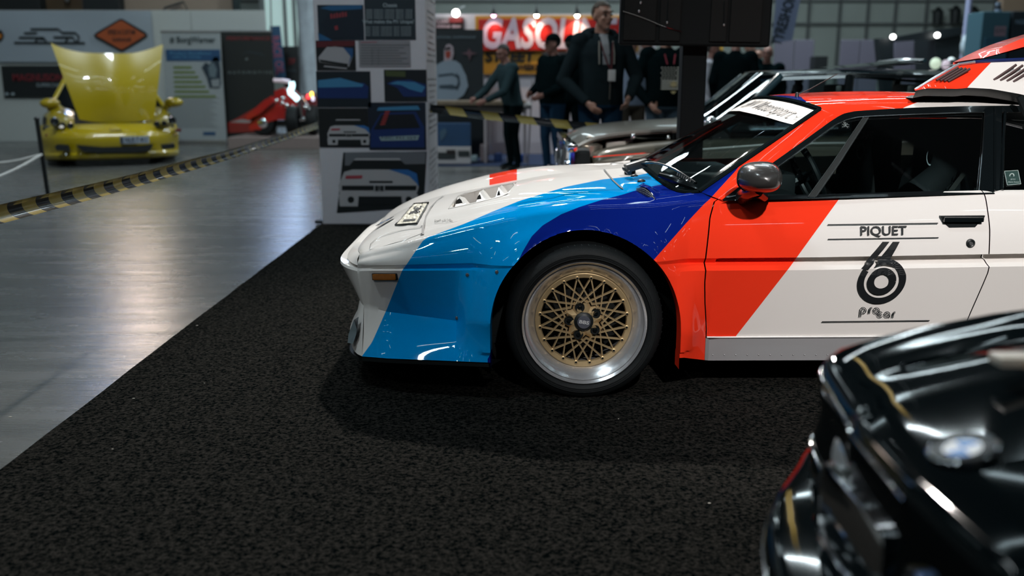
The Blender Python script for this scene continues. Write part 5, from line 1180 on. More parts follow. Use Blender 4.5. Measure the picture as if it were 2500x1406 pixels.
# things standing under and on the table
for k, (px, py, w, h, col, lb) in enumerate(((1158, 371, 15, 12, '8fa6ac', 'small pale can standing on the blue stand carpet'), (1216, 368, 20, 24, '14305c', 'blue crate under the sales table'), (1280, 376, 16, 20, '123a78', 'bright blue crate beside the dark-jacketed man'), (1258, 345, 14, 38, '6d7478', 'pale grey bag under the sales table'), (1182, 328, 20, 45, '6a5f62', 'pale folded stool leaning under the table'))):
    X0, X1, Z0, Z1 = R4(px - w / 2, py - h / 2, px + w / 2, py + h / 2, 13.75); tag(obj(['paint_can', 'crate', 'crate', 'carrier_bag', 'folding_stool'][k], MB().rbox(X0, X1, 13.7, 13.9, .013, max(Z1 - Z0, .1), .02), mat('stuff_' + col, col, .5, var=.15)), lb, ['can', 'crate', 'crate', 'bag', 'stool'][k])
c = U(1289, 258, 13.2); t = thing('spotlight_stand', c * np.array((1, 1, 0)), 'thin white lamp stand on the floor between the two men', 'stand'); obj('pole', MB().tube([c * np.array((1, 1, 0)), c + np.array((.06, 0, .35))], .012, 6), mat('leg_pale', (.3, .3, .3)), t); obj('lamp_head', MB().ell(c, (.06, .06, .05), 10, 6), mat('counter_white', (.4, .4, .4)), t, smooth=60)

# ---------------------------------------------------------------- screens on a post
MY = 5.62; pst = U(1690, 330, MY); mt = thing('monitor_stand', (pst[0], MY, 0), 'black post carrying two screens seen from behind, between the coupe and the grey car', 'monitor stand')
xa, xb, _, _ = R4(1660, 200, 1719, 230, MY); obj('post', MB().rbox(xa, xb, MY - .05, MY + .07, .012, 2.6, .008), mat('post_black', (.001, .0024, .003), .6, spec=.08), mt); obj('base_plate', MB().rbox(pst[0] - .4, pst[0] + .4, MY - .3, MY + .3, .009, .03, .008), M_BLACK(), mt)
x0, x1, z0, z1 = R4(1501, 0, 1866, 112, MY - .10); scb = MB(); 
pan = obj('screen_back', MB().rbox(x0, x1, MY - .16, MY - .08, z0 - .003, z0 + .56, .012), mat('screen_black', (.0016, .0028, .0032), .6, spec=.08, var=.2), mt); pan.rotation_euler = (0, .016, 0)
for (a, b) in ((1512, 1592), (1600, 1652), (1724, 1766), (1772, 1850)):
    xx = R4(a, 0, b, 104, MY - .17); obj('back_panel', MB().rbox(xx[0], xx[1], MY - .172, MY - .155, z0 + .02, z0 + .53, .006), mat('screen_panel', (.0040, .0048, .0048), .6, spec=.08, var=.15), pan)
for px, py in ((1553, 9), (1549, 30), (1618, 56), (1757, 60)): obj('screen_bolt', MB().ell(U(px, py, MY - .178), (.006, .005, .008), 8, 6), M_STEEL(), pan)
m = MB(); m.tube(smoothed(np.array([U(*p, MY - .18) for p in ((1510, 30), (1560, 45), (1610, 66), (1655, 78))]), 2), .003, 5); m.tube([U(1620, 2, MY - .18), U(1618, 54, MY - .18)], .002, 4); m.tube([U(1757, 2, MY - .18), U(1757, 58, MY - .18)], .002, 4); obj('screen_cable', m, M_GLOSSBLK(), pan)

# ---------------------------------------------------------------- far right
flag('feather_flag', 'white feather flag with dark vertical lettering right of the screens', [(1897, -30), (1960, -30), (1934, 98), (1884, 106)], 13.8, '7f8cab', 'TYRESHOP', '28333c', 1.32, (1914, 50), 26, 120, (1884, 200))
for k, (a, y0, b, y1) in enumerate(((1890, 97, 1937, 190), (1939, 97, 1986, 190), (2052, 97, 2098, 170), (2100, 97, 2146, 170), (2182, 100, 2230, 172), (2232, 100, 2286, 172))):
    panel('partition_board', ['lilac grey partition board under the white feather flag', 'lilac grey partition board right of the bald man', 'lilac grey partition board above the grey car roof, left of the lifting arm', 'lilac grey partition board left of the small black mast', 'lilac grey partition board right of the black mast foot', 'lilac grey partition board left of the black machine body'][k], a, y0, b, y1, 18.5, '5c5a68', .06)
panel('loudspeaker', 'small black loudspeaker box beyond the grey car roof', 1989, 137, 2021, 175, 17.5, '060d10', .3, 'loudspeaker')
lt = thing('lift_truck', U(2250, 150, 17) * np.array((1, 1, 0)), 'black machine with a raised arm and two white lamps', 'machine')
m = MB(); FY = 17.0
for L, d in (([(2143, 94), (2180, 92), (2174, 150), (2160, 150)], .3), ([(2176, 92), (2285, 72), (2345, 66), (2348, 82), (2290, 95), (2180, 102)], .25), ([(2286, 84), (2345, 78), (2356, 170), (2290, 172)], .8)): m.prism([(U(x, y, FY)[0], U(x, y, FY)[2]) for x, y in L], d, at=FY)
obj('machine_body', MB().prism([(U(x, y, FY)[0], max(0, U(x, y, FY)[2])) for x, y in ((2284, 84), (2345, 78), (2360, 420), (2284, 420))], .9, at=FY), mat('machine_black', (.005, .010, .013), .5), lt)
obj('lifting_arm', MB().prism([(U(x, y, FY)[0], U(x, y, FY)[2]) for x, y in ((2176, 92), (2285, 72), (2345, 66), (2348, 84), (2290, 96), (2180, 102))], .25, at=FY - .05), MATS['machine_black'], lt); obj('mast', MB().prism([(U(x, y, FY)[0], max(0, U(x, y, FY)[2])) for x, y in ((2143, 94), (2182, 92), (2176, 420), (2163, 420))], .2, at=FY), MATS['machine_black'], lt)
for px, py in ((2180, 90), (2288, 86)): obj('work_lamp', MB().ell(U(px, py, FY - .15), (.048, .04, .042), 12, 8), mat('lamp_white', (1, 1, .96), .5, emit=7), lt, smooth=60)
for k, (px, y0, y1) in enumerate(((2287, 42, 64), (2330, 42, 60), (2374, 42, 62))):
    c = U(px, y1, HY1 - .5); t = thing('wall_lamp', c, ['small black lamp head on the back wall, left of three', 'small black lamp head on the back wall, middle of three', 'small black lamp head on the back wall, beside the white pole'][k], 'lamp', 'lamp heads on the back wall'); obj('lamp_head', MB().lathe([(.0001, 0), (.14, .05), (.17, .45), (.05, .6)], c, 'Z', 12), M_BLACK(), t, smooth=40); obj('lamp_arm', MB().tube([c + np.array((0, 0, .5)), c + np.array((0, .5, .5))], .03, 6), M_BLACK(), t)
c = U(2352, 120, 16); tag(obj('flag_pole', MB().tube([(c[0], 16, 0), (c[0] + .02, 16, 3.4)], .05, 10), mat('pole_lilac', (.30, .33, .50), .4), smooth=40), 'pale lilac pole rising beyond the raised engine cover', 'pole')
tag(obj('plastic_bag', MB().ell(U(2366, 112, 15.6), (.14, .12, .22), 14, 10), mat('bag_pale', (.45, .55, .62), .25, coat=.5, var=.4, vscale=14), smooth=60), 'pale shiny plastic bag left of the teal cabinet', 'bag'); c = U(2366, 112, 15.6); tag(obj('plinth', MB().rbox(c[0] - .2, c[0] + .2, 15.4, 15.8, 0, c[2] - .21, .01), M_BLACK()), 'black plinth under the pale plastic bag', 'plinth')
cbn = thing('cabinet', U(2430, 140, 14.5) * np.array((1, 1, 0)), 'teal tall cabinet with a pink label beside the dark one', 'cabinet'); x0, x1, z0, z1 = R4(2395, 28, 2462, 145, 14.5); obj('cabinet_body', MB().rbox(x0, x1, 14.5, 15, 0, z1, .015), mat('cabinet_teal', (.035, .10, .135), .5), cbn); a = R4(2402, 92, 2458, 140, 14.49); obj('cabinet_door', MB().rbox(a[0], a[1], 14.48, 14.5, .2, a[3], .006), mat('cabinet_blue', (.02, .075, .12), .5), cbn); m = MB(); FR(m, 2428, 64, 2456, 88, 14.485, 0); FT(m, 'EFI', 2442, 76, 12, 14.48, 1, w=20); obj('cabinet_label', m, [PK('8a7480'), PK('40464e')], cbn)
cb2 = thing('cabinet', U(2490, 140, 14.4) * np.array((1, 1, 0)), 'dark navy tall cabinet at the frame edge beside the teal one', 'cabinet'); x0, x1, z0, z1 = R4(2468, 27, 2560, 145, 14.5); obj('cabinet_body', MB().rbox(x0, x1, 14.5, 15, 0, z1, .015), mat('cabinet_navy', (.008, .016, .024), .5), cb2); m = MB(); FT(m, 'NGK', 2492, 54, 11, 14.39, 0, w=26, bold=.03); obj('cabinet_label', m, PK('5c7284'), cb2)
for k in range(3): 
    c = U(2437, 27 - 8 * k, 14.7); tag(obj('tin', MB().lathe([(.0001, 0), (.05 - .006 * k, 0), (.05 - .006 * k, .045), (.0001, .045)], (c[0], c[1], U(2437, 28, 14.5)[2] + .05 * k), 'Z', 14), mat('tin_%d' % (k % 2), ((.25, .32, .42), (.05, .06, .08))[k % 2], .3, metal=.5), smooth=40), ['pale tin on top of the teal cabinet, lowest of the stack', 'dark tin in the middle of the stack on the teal cabinet', 'pale tin topping the stack on the teal cabinet'][k], 'tin', 'tins on the teal cabinet')
panel('stand_wall', 'tall beige stand wall behind the navy cabinet', 2448, -60, 2530, 80, 17.5, '6a5a4a', .2)
for k, (px, py, r, col) in enumerate(((2284, 155, .09, 'a6b4a0'), (2310, 158, .08, '9a8f98'), (2322, 150, .07, 'c8d6d8'), (2364, 142, .07, 'b8bd8a'))):
    c = U(px, py, 15.4 + .5 * k); t = thing('chrome_lamp', c, ['pale round lamp beyond the grey car roof, outermost of four', 'pinkish round lamp beyond the grey car roof, second of four', 'bright round lamp beyond the grey car roof, third of four', 'yellowish round lamp close to the raised engine cover'][k], 'lamp', 'round lamps beyond the grey roof'); obj('lens', MB().lathe([(.0001, -.04), (r * .7, -.03), (r, 0)], c, 'Y', 16), mat('lens_' + col, col, .3, emit=1.3), t, smooth=60); obj('lamp_bowl', MB().lathe([(r, 0), (r * 1.08, .0), (r * .7, .08), (.0001, .1)], c, 'Y', 16), M_CHROME(), t, smooth=60); obj('lamp_post', MB().tube([(c[0], c[1] + .08, 0), (c[0], c[1] + .08, c[2])], .02, 6), M_BLACK(), t)
# ================================================================ yellow car with its hood up
YF = 13.1
yc = U(276, 395, YF); yp = mat('yellow_paint', (.38, .285, .004), .32, coat=1)
ycar = thing('sports_car', (yc[0], YF, 0), 'yellow sports car with its hood raised in front of the white banner', 'car')
hwid = .93
PHI = math.atan2(-yc[0], YF); ycar.rotation_euler = (0, 0, PHI)
def UY(px, py, Y):
    """photograph point on the turned car's own cross plane, in the car's unturned frame"""
    dv = (py - 703) / FPX; d = np.array(((px - 1250) / FPX, CT - dv * ST, -ST - dv * CT)); n_ = np.array((-math.sin(PHI), math.cos(PHI), 0)); piv = np.array((yc[0], YF, 0)); c_ = np.array((0, 0, CAMH))
    q = c_ + d * (((piv + n_ * (Y - YF) - c_) @ n_) / (d @ n_)) - piv
    return np.array((q[0] * math.cos(PHI) + q[1] * math.sin(PHI), -q[0] * math.sin(PHI) + q[1] * math.cos(PHI), q[2])) + piv
def ynose(a, zrow, yoff, w):
    return (yc[0] + a * hwid * w, YF + yoff + .62 * abs(a) ** 3.2, zrow)
A = np.linspace(-1, 1, 41)
ZR = lambda py, Y=YF: UY(276, py, Y)[2]
rows = [(ZR(389), .05, .95), (ZR(384), .0, .975), (ZR(376), -.01, .985), (ZR(371), .03, .985), (ZR(352), .015, .99), (ZR(338), .0, 1), (ZR(329), .02, 1), (ZR(318), .09, 1), (ZR(310), .19, .995), (ZR(304), .32, .985)]
m = MB(); m.grid(np.array([[ynose(a, z - .035 * abs(a) ** 3, y, w) for a in A] for z, y, w in rows])); nose = obj('front_bumper', m, yp, ycar, smooth=40)
# fenders and cabin sides
for s_ in (-1, 1):
    P = []
    for (y, zt, wt) in ((.32, ZR(304), .985), (.50, ZR(290), .985), (.75, ZR(276), .99), (1.05, ZR(268), 1.0), (1.4, ZR(266), 1.0), (2.2, ZR(268), 1.0), (3.2, ZR(255), 1.02), (4.2, ZR(262), .95)):
        yy = max(0, .62 * .0); row = []
        for j in range(12):
            t = j / 11; ang = t * PI / 2
            xin = .56; x = wt * (xin + (1 - xin) * math.sin(ang)) if j < 8 else wt
            z = zt * (1 if True else 1)
            prof = [(.50, zt - .05), (.58, zt - .015), (.68, zt), (.78, zt - .01), (.88, zt - .05), (.95, zt - .11), (.99, zt - .2), (1, zt - .32), (.99, .36), (.985, .28), (.975, .22), (.95, .17)]
            px, pz = prof[j]; row.append((yc[0] + s_ * px * wt * hwid, YF + y + .62 * min(1, px) ** 3.2 * max(0, 1 - (y - .32) / 1.2), pz))
        P.append(row)
    m = MB(); m.grid(np.array(P)); obj('fender', m, yp, ycar, smooth=45)
    # lamp
    m = MB(); L = [(122, 287), (135, 283), (160, 292), (178, 304), (192, 316), (180, 319), (140, 317), (126, 308)] if s_ < 0 else [(424, 290), (412, 284), (392, 290), (372, 303), (366, 313), (378, 316), (410, 312), (424, 305)]
    q = [UY(x, y, YF + .36) for x, y in L]; cen = sum(q) / len(q) + np.array((0, -.10, .01))
    for i in range(len(q)): m.add([q[i], q[(i + 1) % len(q)], cen], [(0, 1, 2)])
    lens = obj('headlamp', m, mat('lamp_lens_yellow', (.26, .22, .07), .15, coat=1, var=.5, vscale=12), ycar, smooth=60)
    for (x, y, r) in (((133, 297, .052), (153, 305, .035), (172, 307, .04)) if s_ < 0 else ((383, 303, .04), (401, 301, .035), (420, 294, .05))):
        obj('lamp_unit', MB().lathe([(.0001, .0), (r, -.01), (r * 1.15, .02)], UY(x, y, YF + .24), 'Y', 14), M_GLOSSBLK(), lens, smooth=60)
    x, y = (150, 310) if s_ < 0 else (405, 287); obj('lamp_unit', MB().ell(UY(x, y, YF + .22), (.03, .02, .02), 8, 6), mat('bulb_chrome', (.9, .85, .8), .2, emit=.25), lens, smooth=60)
    # mirror, side marker
    x, y = (122, 252) if s_ < 0 else (424, 250); c = UY(x, y, YF + 1.25); m = MB(); m.ell(c, (.14, .10, .075), 16, 10); m.tube([c + np.array((-s_ * .08, 0, -.04)), c + np.array((-s_ * .24, .05, -.20))], [.05, .06], 8); mo = obj('door_mirror', m, yp, ycar, smooth=60); obj('mirror_glass', MB().ell(c + np.array((0, .03, -.02)), (.12, .1, .05), 12, 8), M_BLACK(), mo, smooth=60)
    x, y = (119, 330) if s_ < 0 else (435, 318); c = UY(x, y, YF + .5); obj('side_marker', MB().rbox(c[0] - .04, c[0] + .04, c[1] - .06, c[1] + .1, c[2] - .02, c[2] + .02, .01), mat('marker_red', (.12, .006, .01), .3), ycar)
    # fog intake
    L = [(134, 357), (140, 352), (168, 354), (172, 368), (138, 367)] if s_ < 0 else [(392, 353), (424, 349), (428, 357), (424, 362), (396, 364)]
    m = MB(); m.prism([(UY(x, y, YF + .1)[0], UY(x, y, YF + .1)[2]) for x, y in L], .12, at=YF + (.03 if s_ < 0 else .035)); obj('fog_intake', m, M_BLACK(), ycar)
    m = MB(); m.lathe([(.33, .0), (.33, .27), (.25, .29), (.2, .25)], (yc[0] + s_ * .88 - (.27 if s_ > 0 else 0), YF + 1.1, .335), 'X', 24); w_ = obj('wheel', m, M_RUBBER(), ycar, smooth=40); w2_ = w_.copy(); COL.objects.link(w2_); w2_.location.y += 2.65
m = MB(); L = [(186, 354), (250, 359), (330, 357), (374, 352), (366, 368), (330, 372), (240, 373), (205, 370)]; m.prism([(UY(x, y, YF + .0)[0], UY(x, y, YF + .0)[2]) for x, y in L], .16, at=YF - .035); obj('grille', m, M_BLACK(), ycar)
m = MB(); c = UY(329, 342, YF - .06); m.rbox(c[0] - .19, c[0] + .19, YF - .05, YF - .02, c[2] - .05, c[2] + .05, .006); pk = obj('number_plate', m, PK('8d98a4'), ycar); m = MB(); text_on(m, 'NUS 7 411', (c[0] + .02, YF - .053, c[2]), .095, bold=.02, width=.28); m.quad((c[0] - .185, YF - .052, c[2] - .045), (c[0] - .15, YF - .052, c[2] - .045), (c[0] - .15, YF - .052, c[2] + .045), (c[0] - .185, YF - .052, c[2] + .045)); obj('plate_print', m, PK('14202e'), pk)
m = MB(); text_on(m, 'Corvette', UY(282, 318, YF + .055), .07, bold=.02, width=.16); obj('nose_script', m, PK('5e5010'), ycar)
# engine bay, hood
m = MB(); m.add([ynose(a * .72, ZR(304) - .03, .30, 1) for a in A] + [(yc[0] + a * .60, YF + 1.6, ZR(262)) for a in A], [(i, i + 1, 42 + i, 41 + i) for i in range(40)]); obj('engine_bay', m, M_DARK(), ycar)
HB = [UY(x, y, YF + .42) for x, y in ((194, 292), (230, 298), (280, 301), (330, 298), (376, 291))]; HT = [UY(x, y, YF + .62) for x, y in ((124, 105), (150, 117), (190, 127), (235, 130), (280, 131), (325, 130), (360, 122), (398, 108))]
hb_, ht_ = resamp(HB, 31), resamp(smoothed(np.array(HT), 2), 31); P = np.zeros((24, 31, 3))
for i in range(24):
    t = i / 23
    for j in range(31):
        s_ = j / 30; p = hb_[j] * (1 - t) + ht_[j] * t; bul = math.exp(-((s_ - .5) / .16) ** 2); P[i, j] = p + np.array((0, -.05 * bul * (.4 + t * .6) - .10 * math.sin(PI * t) * (1 - .5 * abs(2 * s_ - 1)), 0))
m = MB(); m.grid(P); hd_ = obj('raised_hood', m, yp, ycar, smooth=60); m = MB(); m.grid(P + np.array((0, .05, 0))); obj('hood_lining', m, M_BLACK(), hd_)
# glasshouse, pillars, roof, tail
g1 = [(yc[0] + s_ * .80, YF + 1.35, ZR(268) - .02) for s_ in (-1, 1)]; g2 = [(yc[0] + s_ * .56, YF + 2.15, 1.22) for s_ in (-1, 1)]
m = MB(); m.grid(np.array([[np.array(g1[0]) * (1 - t) + np.array(g1[1]) * t + np.array((0, -.22 * math.sin(PI * t), 0)) for t in np.linspace(0, 1, 13)], [np.array(g2[0]) * (1 - t) + np.array(g2[1]) * t + np.array((0, -.10 * math.sin(PI * t), .02 * math.sin(PI * t))) for t in np.linspace(0, 1, 13)]])); obj('windscreen', m, M_GLOSSBLK(), ycar, smooth=60)
for s_ in (0, 1): obj('windscreen_pillar', MB().tube([g1[s_], g2[s_]], .035, 8), yp, ycar, smooth=60)
m = MB(); m.grid(np.array([[(yc[0] + x * .56, YF + y, 1.22 + .02 * math.cos(x * 1.5) - .25 * max(0, (y - 3.0)) ** 1.3) for x in np.linspace(-1, 1, 9)] for y in np.linspace(2.15, 4.2, 9)])); obj('roof', m, yp, ycar, smooth=60)
m = MB(); m.rbox(yc[0] - .88, yc[0] + .88, YF + .6, YF + 4.3, .18, .55, .05); obj('underbody', m, M_BLACK(), ycar)

# ================================================================ red vehicle with a raised white fairing
RY = 16.9; rc_ = U(715, 322, RY); rc_[2] = .20; rb = thing('race_buggy', rc_, 'small red open-wheel buggy with chrome bars and white fairing by the tape', 'vehicle'); rp_ = mat('buggy_red', (.40, .018, .014), .3, coat=1)
def RPX(x, y, d=0): return U(x, y, RY + d)
def slab(L, d, y0): return MB().prism([(RPX(x, y)[0], RPX(x, y)[2]) for x, y in L], d, at=RY + y0)
obj('nose_panel', slab([(606, 283), (655, 242), (668, 236), (672, 250), (640, 278), (612, 292)], .5, -.2), rp_, rb); obj('side_panel', slab([(612, 300), (650, 272), (676, 256), (700, 268), (712, 290), (676, 292), (650, 300), (640, 316), (612, 316)], .4, -.1), rp_, rb)
obj('cowl', slab([(668, 222), (690, 214), (706, 228), (722, 246), (718, 285), (680, 290), (668, 262)], .7, .05), rp_, rb); obj('tail_body', slab([(728, 232), (752, 228), (768, 240), (768, 286), (734, 290)], .6, .2), mat('buggy_dark_red', (.12, .016, .02), .3, coat=1, var=.4, vscale=6), rb)
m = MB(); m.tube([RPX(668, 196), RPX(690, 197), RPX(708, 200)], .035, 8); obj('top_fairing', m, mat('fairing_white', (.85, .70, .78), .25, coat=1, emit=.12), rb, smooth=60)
m = MB(); m.tube(smoothed(np.array([RPX(712, 200), RPX(714, 212), RPX(706, 224), RPX(718, 234), RPX(728, 244)]), 2), [.05] * 17, 8) if False else m.tube(smoothed(np.array([RPX(712, 200), RPX(714, 212), RPX(706, 224), RPX(718, 234), RPX(728, 244)]), 1), .05, 8); obj('glowing_strip', m, mat('glowing_strip', (.62, .95, 1), .3, emit=2.2), rb, smooth=60)  # windscreen strip that glows by its own emission
for (x, y, r, hg) in ((716, 292, .24, -.1), (764, 292, .24, .1), (645, 318, .2, .0)):
    c = RPX(x, y, hg); m = MB(); m.lathe([(.10, -.1), (r, -.09), (r + .03, 0), (r, .09), (.10, .1)], (c[0], c[1], r + .03 + .20), 'Y' if x == 645 else 'X', 24); w_ = obj('wheel', m, M_RUBBER(), rb, smooth=40); obj('wheel_hub', MB().lathe([(.0001, -.105), (.08, -.104), (.1, -.09)], (c[0], c[1], r + .03 + .20), 'Y' if x == 645 else 'X', 12), M_CHROME(), w_, smooth=40)
for x, y in ((675, 246), (688, 252), (700, 258), (714, 262), (690, 240), (745, 262)): obj('chrome_cap', MB().ell(RPX(x, y, -.12), (.04, .03, .04), 10, 8), M_CHROME(), rb, smooth=60)
m = MB(); m.tube([RPX(735, 236, -.1), RPX(756, 268, -.1)], .03, 8); m.tube([RPX(733, 292, -.1), RPX(768, 286, -.1)], .03, 8); obj('chrome_bar', m, M_CHROME(), rb, smooth=60)
for x, y, col, e, nm in ((761, 230, (1, .55, .06), 5, 'amber_lamp'), (752, 236, (1, .05, .06), 2.5, 'red_lamp'), (764, 241, (.8, .75, .95), 1.2, 'white_lamp')): obj(nm, MB().ell(RPX(x, y, -.05), (.03, .03, .045), 10, 8), mat(nm, col, .3, emit=e), rb, smooth=60)
obj('chassis', MB().box(RPX(640, 300)[0], RPX(768, 300)[0], RY, RY + .5, .36, .46), M_BLACK(), rb)

# ================================================================ grey-olive saloon behind, hood ajar
GYN = 6.3; GW = 1.62; GC = GYN + GW / 2
gm = mat('olive_grey_paint', (.075, .070, .054), .36, metal=.2, coat=.45, spec=.2)
gx = lambda px, py, d=0: U(px, py, GYN + d)
g0 = gx(1400, 380)[0]
gcar = thing('saloon_car', (g0 + 2.1, GC, 0), 'olive grey vintage saloon with its hood ajar behind the striped coupe', 'car'); mg = lambda P: np.asarray(P, float) * np.array((1, -1, 1)) + np.array((0, 2 * GC, 0))
zb = lambda px, py: gx(px, py)[2]
SHL = [gx(1448, 392, .04), gx(1455, 378, .0), gx(1475, 370), gx(1520, 361), gx(1600, 352), gx(1660, 348), gx(1740, 343), gx(1900, 338), gx(2200, 333), gx(2600, 330)]
SHL = resamp(smoothed(np.array(SHL), 1), 70); xe = SHL[-1][0]
P = []
for p in SHL:
    x = p[0]; nose = max(0, 1 - (x - SHL[0][0]) / .12); row = []
    for (zz, yo) in ((.20, .10), (.26, .04), (.45, .015), (.58, 0), (.60, .012), (.66, .02)): row.append((x, GYN + yo + .0 * nose, min(zz, p[2] - .02)))
    for a in np.linspace(0, PI / 2, 7): row.append((x, GYN + .03 + .09 * (1 - math.cos(a)), p[2] - .09 + .09 * math.sin(a)))
    row.append((x, GYN + .20, p[2] + .004)); P.append(row)
m = MB(); m.grid(np.array(P)); wxg = g0 + .78
V = np.array(m.v); ins = (np.hypot(V[:, 0] - wxg, V[:, 2] - .30) < .34) | (np.hypot(V[:, 0] - wxg - 2.5, V[:, 2] - .30) < .34); m.f = [f for f in m.f if not all(ins[i] for i in f)]; m.m = [0] * len(m.f)
obj('side_body', m, gm, gcar, smooth=45); obj('side_body', mirrored(m).xf(Matrix.Translation((0, 2 * GC - 2 * YC, 0))), gm, gcar, smooth=45)
# front: chrome grille with slats, kidney, bumper, lamps
fx0 = g0; zt = zb(1400, 366)
m = MB(); m.rbox(fx0 + .02, fx0 + .12, GYN + .04, GYN + GW - .04, .30, zt, .03); obj('front_panel', m, M_DARK(), gcar)
m = MB(); m.rbox(fx0 - .035, fx0 + .03, GYN + .02, GYN + GW - .02, zt - .02, zt + .035, .012); m.rbox(fx0 - .03, fx0 + .02, GYN + .02, GYN + GW - .02, zt - .34, zt - .30, .012); obj('grille_frame', m, M_CHROME(), gcar, smooth=40)
sl0 = None
for k in range(15):
    yy = GYN + .12 + k * .098; m = MB().rbox(fx0 - .02, fx0 + .02, yy - .014, yy + .014, zt - .30, zt - .02, .006); obj('grille_slat', m, M_CHROME(), gcar)
for yy in (GC - .09, GC + .09): m = MB(); m.tube([(fx0 - .05, yy - .07, zt), (fx0 - .05, yy + .07, zt), (fx0 - .05, yy + .07, zt - .32), (fx0 - .05, yy - .07, zt - .32), (fx0 - .05, yy - .07, zt)], .015, 6); obj('kidney_frame', m, M_CHROME(), gcar)
for yy in (GYN + .2, GYN + GW - .2): obj('headlamp', MB().lathe([(.0001, -.06), (.06, -.055), (.085, -.03), (.09, .0)], (fx0, yy, zt - .16), 'X', 20), M_CHROME(), gcar, smooth=60)
m = MB(); m.rbox(fx0 - .12, fx0 - .05, GYN - .02, GYN + GW + .02, .40, .50, .025); obj('bumper', m, M_CHROME(), gcar, smooth=50)
# engine bay and propped hood
bay = MB(); bay.box(fx0 + .12, gx(1745, 340)[0], GYN + .2, GYN + GW - .2, .55, .60); obj('engine_bay', bay, M_DARK(), gcar)
hx1 = gx(1750, 300, .8)[0]; A_ = [U(1412, 357, GYN + .25), U(1450, 338, GYN + .25), U(1530, 326, GYN + .25), U(1600, 321, GYN + .25), U(1665, 317, GYN + .25), U(1760, 314, GYN + .25)]
hl = resamp(smoothed(np.array(A_), 2), 30); P = [[(p[0] - .05 * math.sin(PI * s_), GYN + .25 + (GW - .5) * s_, p[2] + .05 * math.sin(PI * s_)) for s_ in np.linspace(0, 1, 14)] for p in hl]
m = MB(); m.grid(np.array(P)); hg = obj('propped_hood', m, gm, gcar, smooth=60); m = MB(); m.tube(hl, .018, 6); m.tube([(fx0 + .05, GYN + .25, hl[0][2]), (fx0 + .05, GYN + GW - .25, hl[0][2])], .015, 6); obj('hood_edge', m, mat('hood_edge_grey', (.22, .20, .18), .35, metal=.5), hg, smooth=50); m = MB(); m.grid(np.array(P) + np.array((0, 0, -.025))); obj('hood_lining', m, M_BLACK(), hg)
m = MB(); m.tube([U(1546, 334, GYN + .22), U(1580, 338, GYN + .22), U(1632, 339, GYN + .22)], .009, 6); m.ell(U(1546, 334, GYN + .22), (.022, .02, .022), 8, 6); m.ell(U(1632, 337, GYN + .22), (.02, .02, .02), 8, 6); obj('hood_stay', m, M_CHROME(), gcar, smooth=50)
m = MB(); c = U(1502, 357, GYN + .35); m.rbox(c[0] - .07, c[0] + .07, c[1] - .05, c[1] + .08, c[2] - .05, c[2] + .04, .015); m.tube([c + np.array((-.04, 0, 0)), c + np.array((-.06, 0, -.12))], .02, 6); m.tube([c + np.array((.05, 0, .03)), c + np.array((.12, 0, .045))], .02, 6); obj('reservoir', m, mat('reservoir_white', (.55, .52, .46), .4), gcar, smooth=50)
m = MB(); c = U(1440, 362, GYN + .3); m.lathe([(.09, -.05), (.09, .02), (.05, .04), (.0001, .045)], c, 'Z', 16); m.lathe([(.03, .04), (.03, .08), (.0001, .09)], c, 'Z', 10); obj('air_filter', m, mat('filter_metal', (.4, .36, .30), .35, metal=.7), gcar, smooth=50)
c = U(1460, 350, GYN + .5); obj('red_cap', MB().lathe([(.03, 0), (.03, .03), (.0001, .035)], c, 'Z', 10), mat('cap_red', (.25, .03, .02), .5), gcar)
# glasshouse; the roof's blue reflections are put into its dark paint colour
rl_ = mat('roof_paint_with_reflection', (.016, .040, .052), .16, coat=1)
WB = [U(1745, 303, GYN + .75), U(1745, 303, GYN + .75)]
wb_n = U(1772, 318, GYN + .12); wb_c = np.array((wb_n[0] - .14, GC, wb_n[2] + .02)); wt_n = U(1905, 186, GYN + .28); wt_c = np.array((wt_n[0] - .08, GC, U(1890, 176, GC)[2]))
C0 = resamp(np.array([wb_n, wt_n]), 12); C1 = resamp(np.array([wb_c, wt_c]), 12); D0 = smoothed(np.array([wb_n, (wb_n[0] - .10, GYN + .45, wb_n[2] + .01), wb_c]), 2); D1 = smoothed(np.array([wt_n, (wt_n[0] - .05, GYN + .5, wt_c[2] - .005), wt_c]), 2)
GP = coons(C0, C1, D0, D1, 12, 12); m = MB(); m.grid(GP); m.grid(mg(GP)); obj('windscreen', m, TG, gcar, smooth=60)
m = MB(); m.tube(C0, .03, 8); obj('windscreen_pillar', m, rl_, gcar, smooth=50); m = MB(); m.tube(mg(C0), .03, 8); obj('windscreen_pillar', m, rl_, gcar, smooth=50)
rn = [wt_n, U(1960, 181, GYN + .27), U(2100, 178, GYN + .27), U(2250, 181, GYN + .27), U(2420, 190, GYN + .28), U(2560, 206, GYN + .30)]; rcn = [wt_c, U(1960, 171, GC), U(2100, 168, GC), U(2250, 170, GC), U(2420, 178, GC), U(2560, 190, GC)]
rn, rcn = smoothed(np.array(rn), 2), smoothed(np.array(rcn), 2); RG = coons(rn, rcn, D1, np.array([rn[-1], rcn[-1]]), 30, 12)
for j in range(12): RG[:, j, 2] += .025 * math.sin(PI * min(1, j / 11 * .5 + .5) if False else PI * (j / 11) * .5) * (1 - j / 11)
m = MB(); m.grid(RG); m.grid(mg(RG)); obj('roof', m, rl_, gcar, smooth=60)
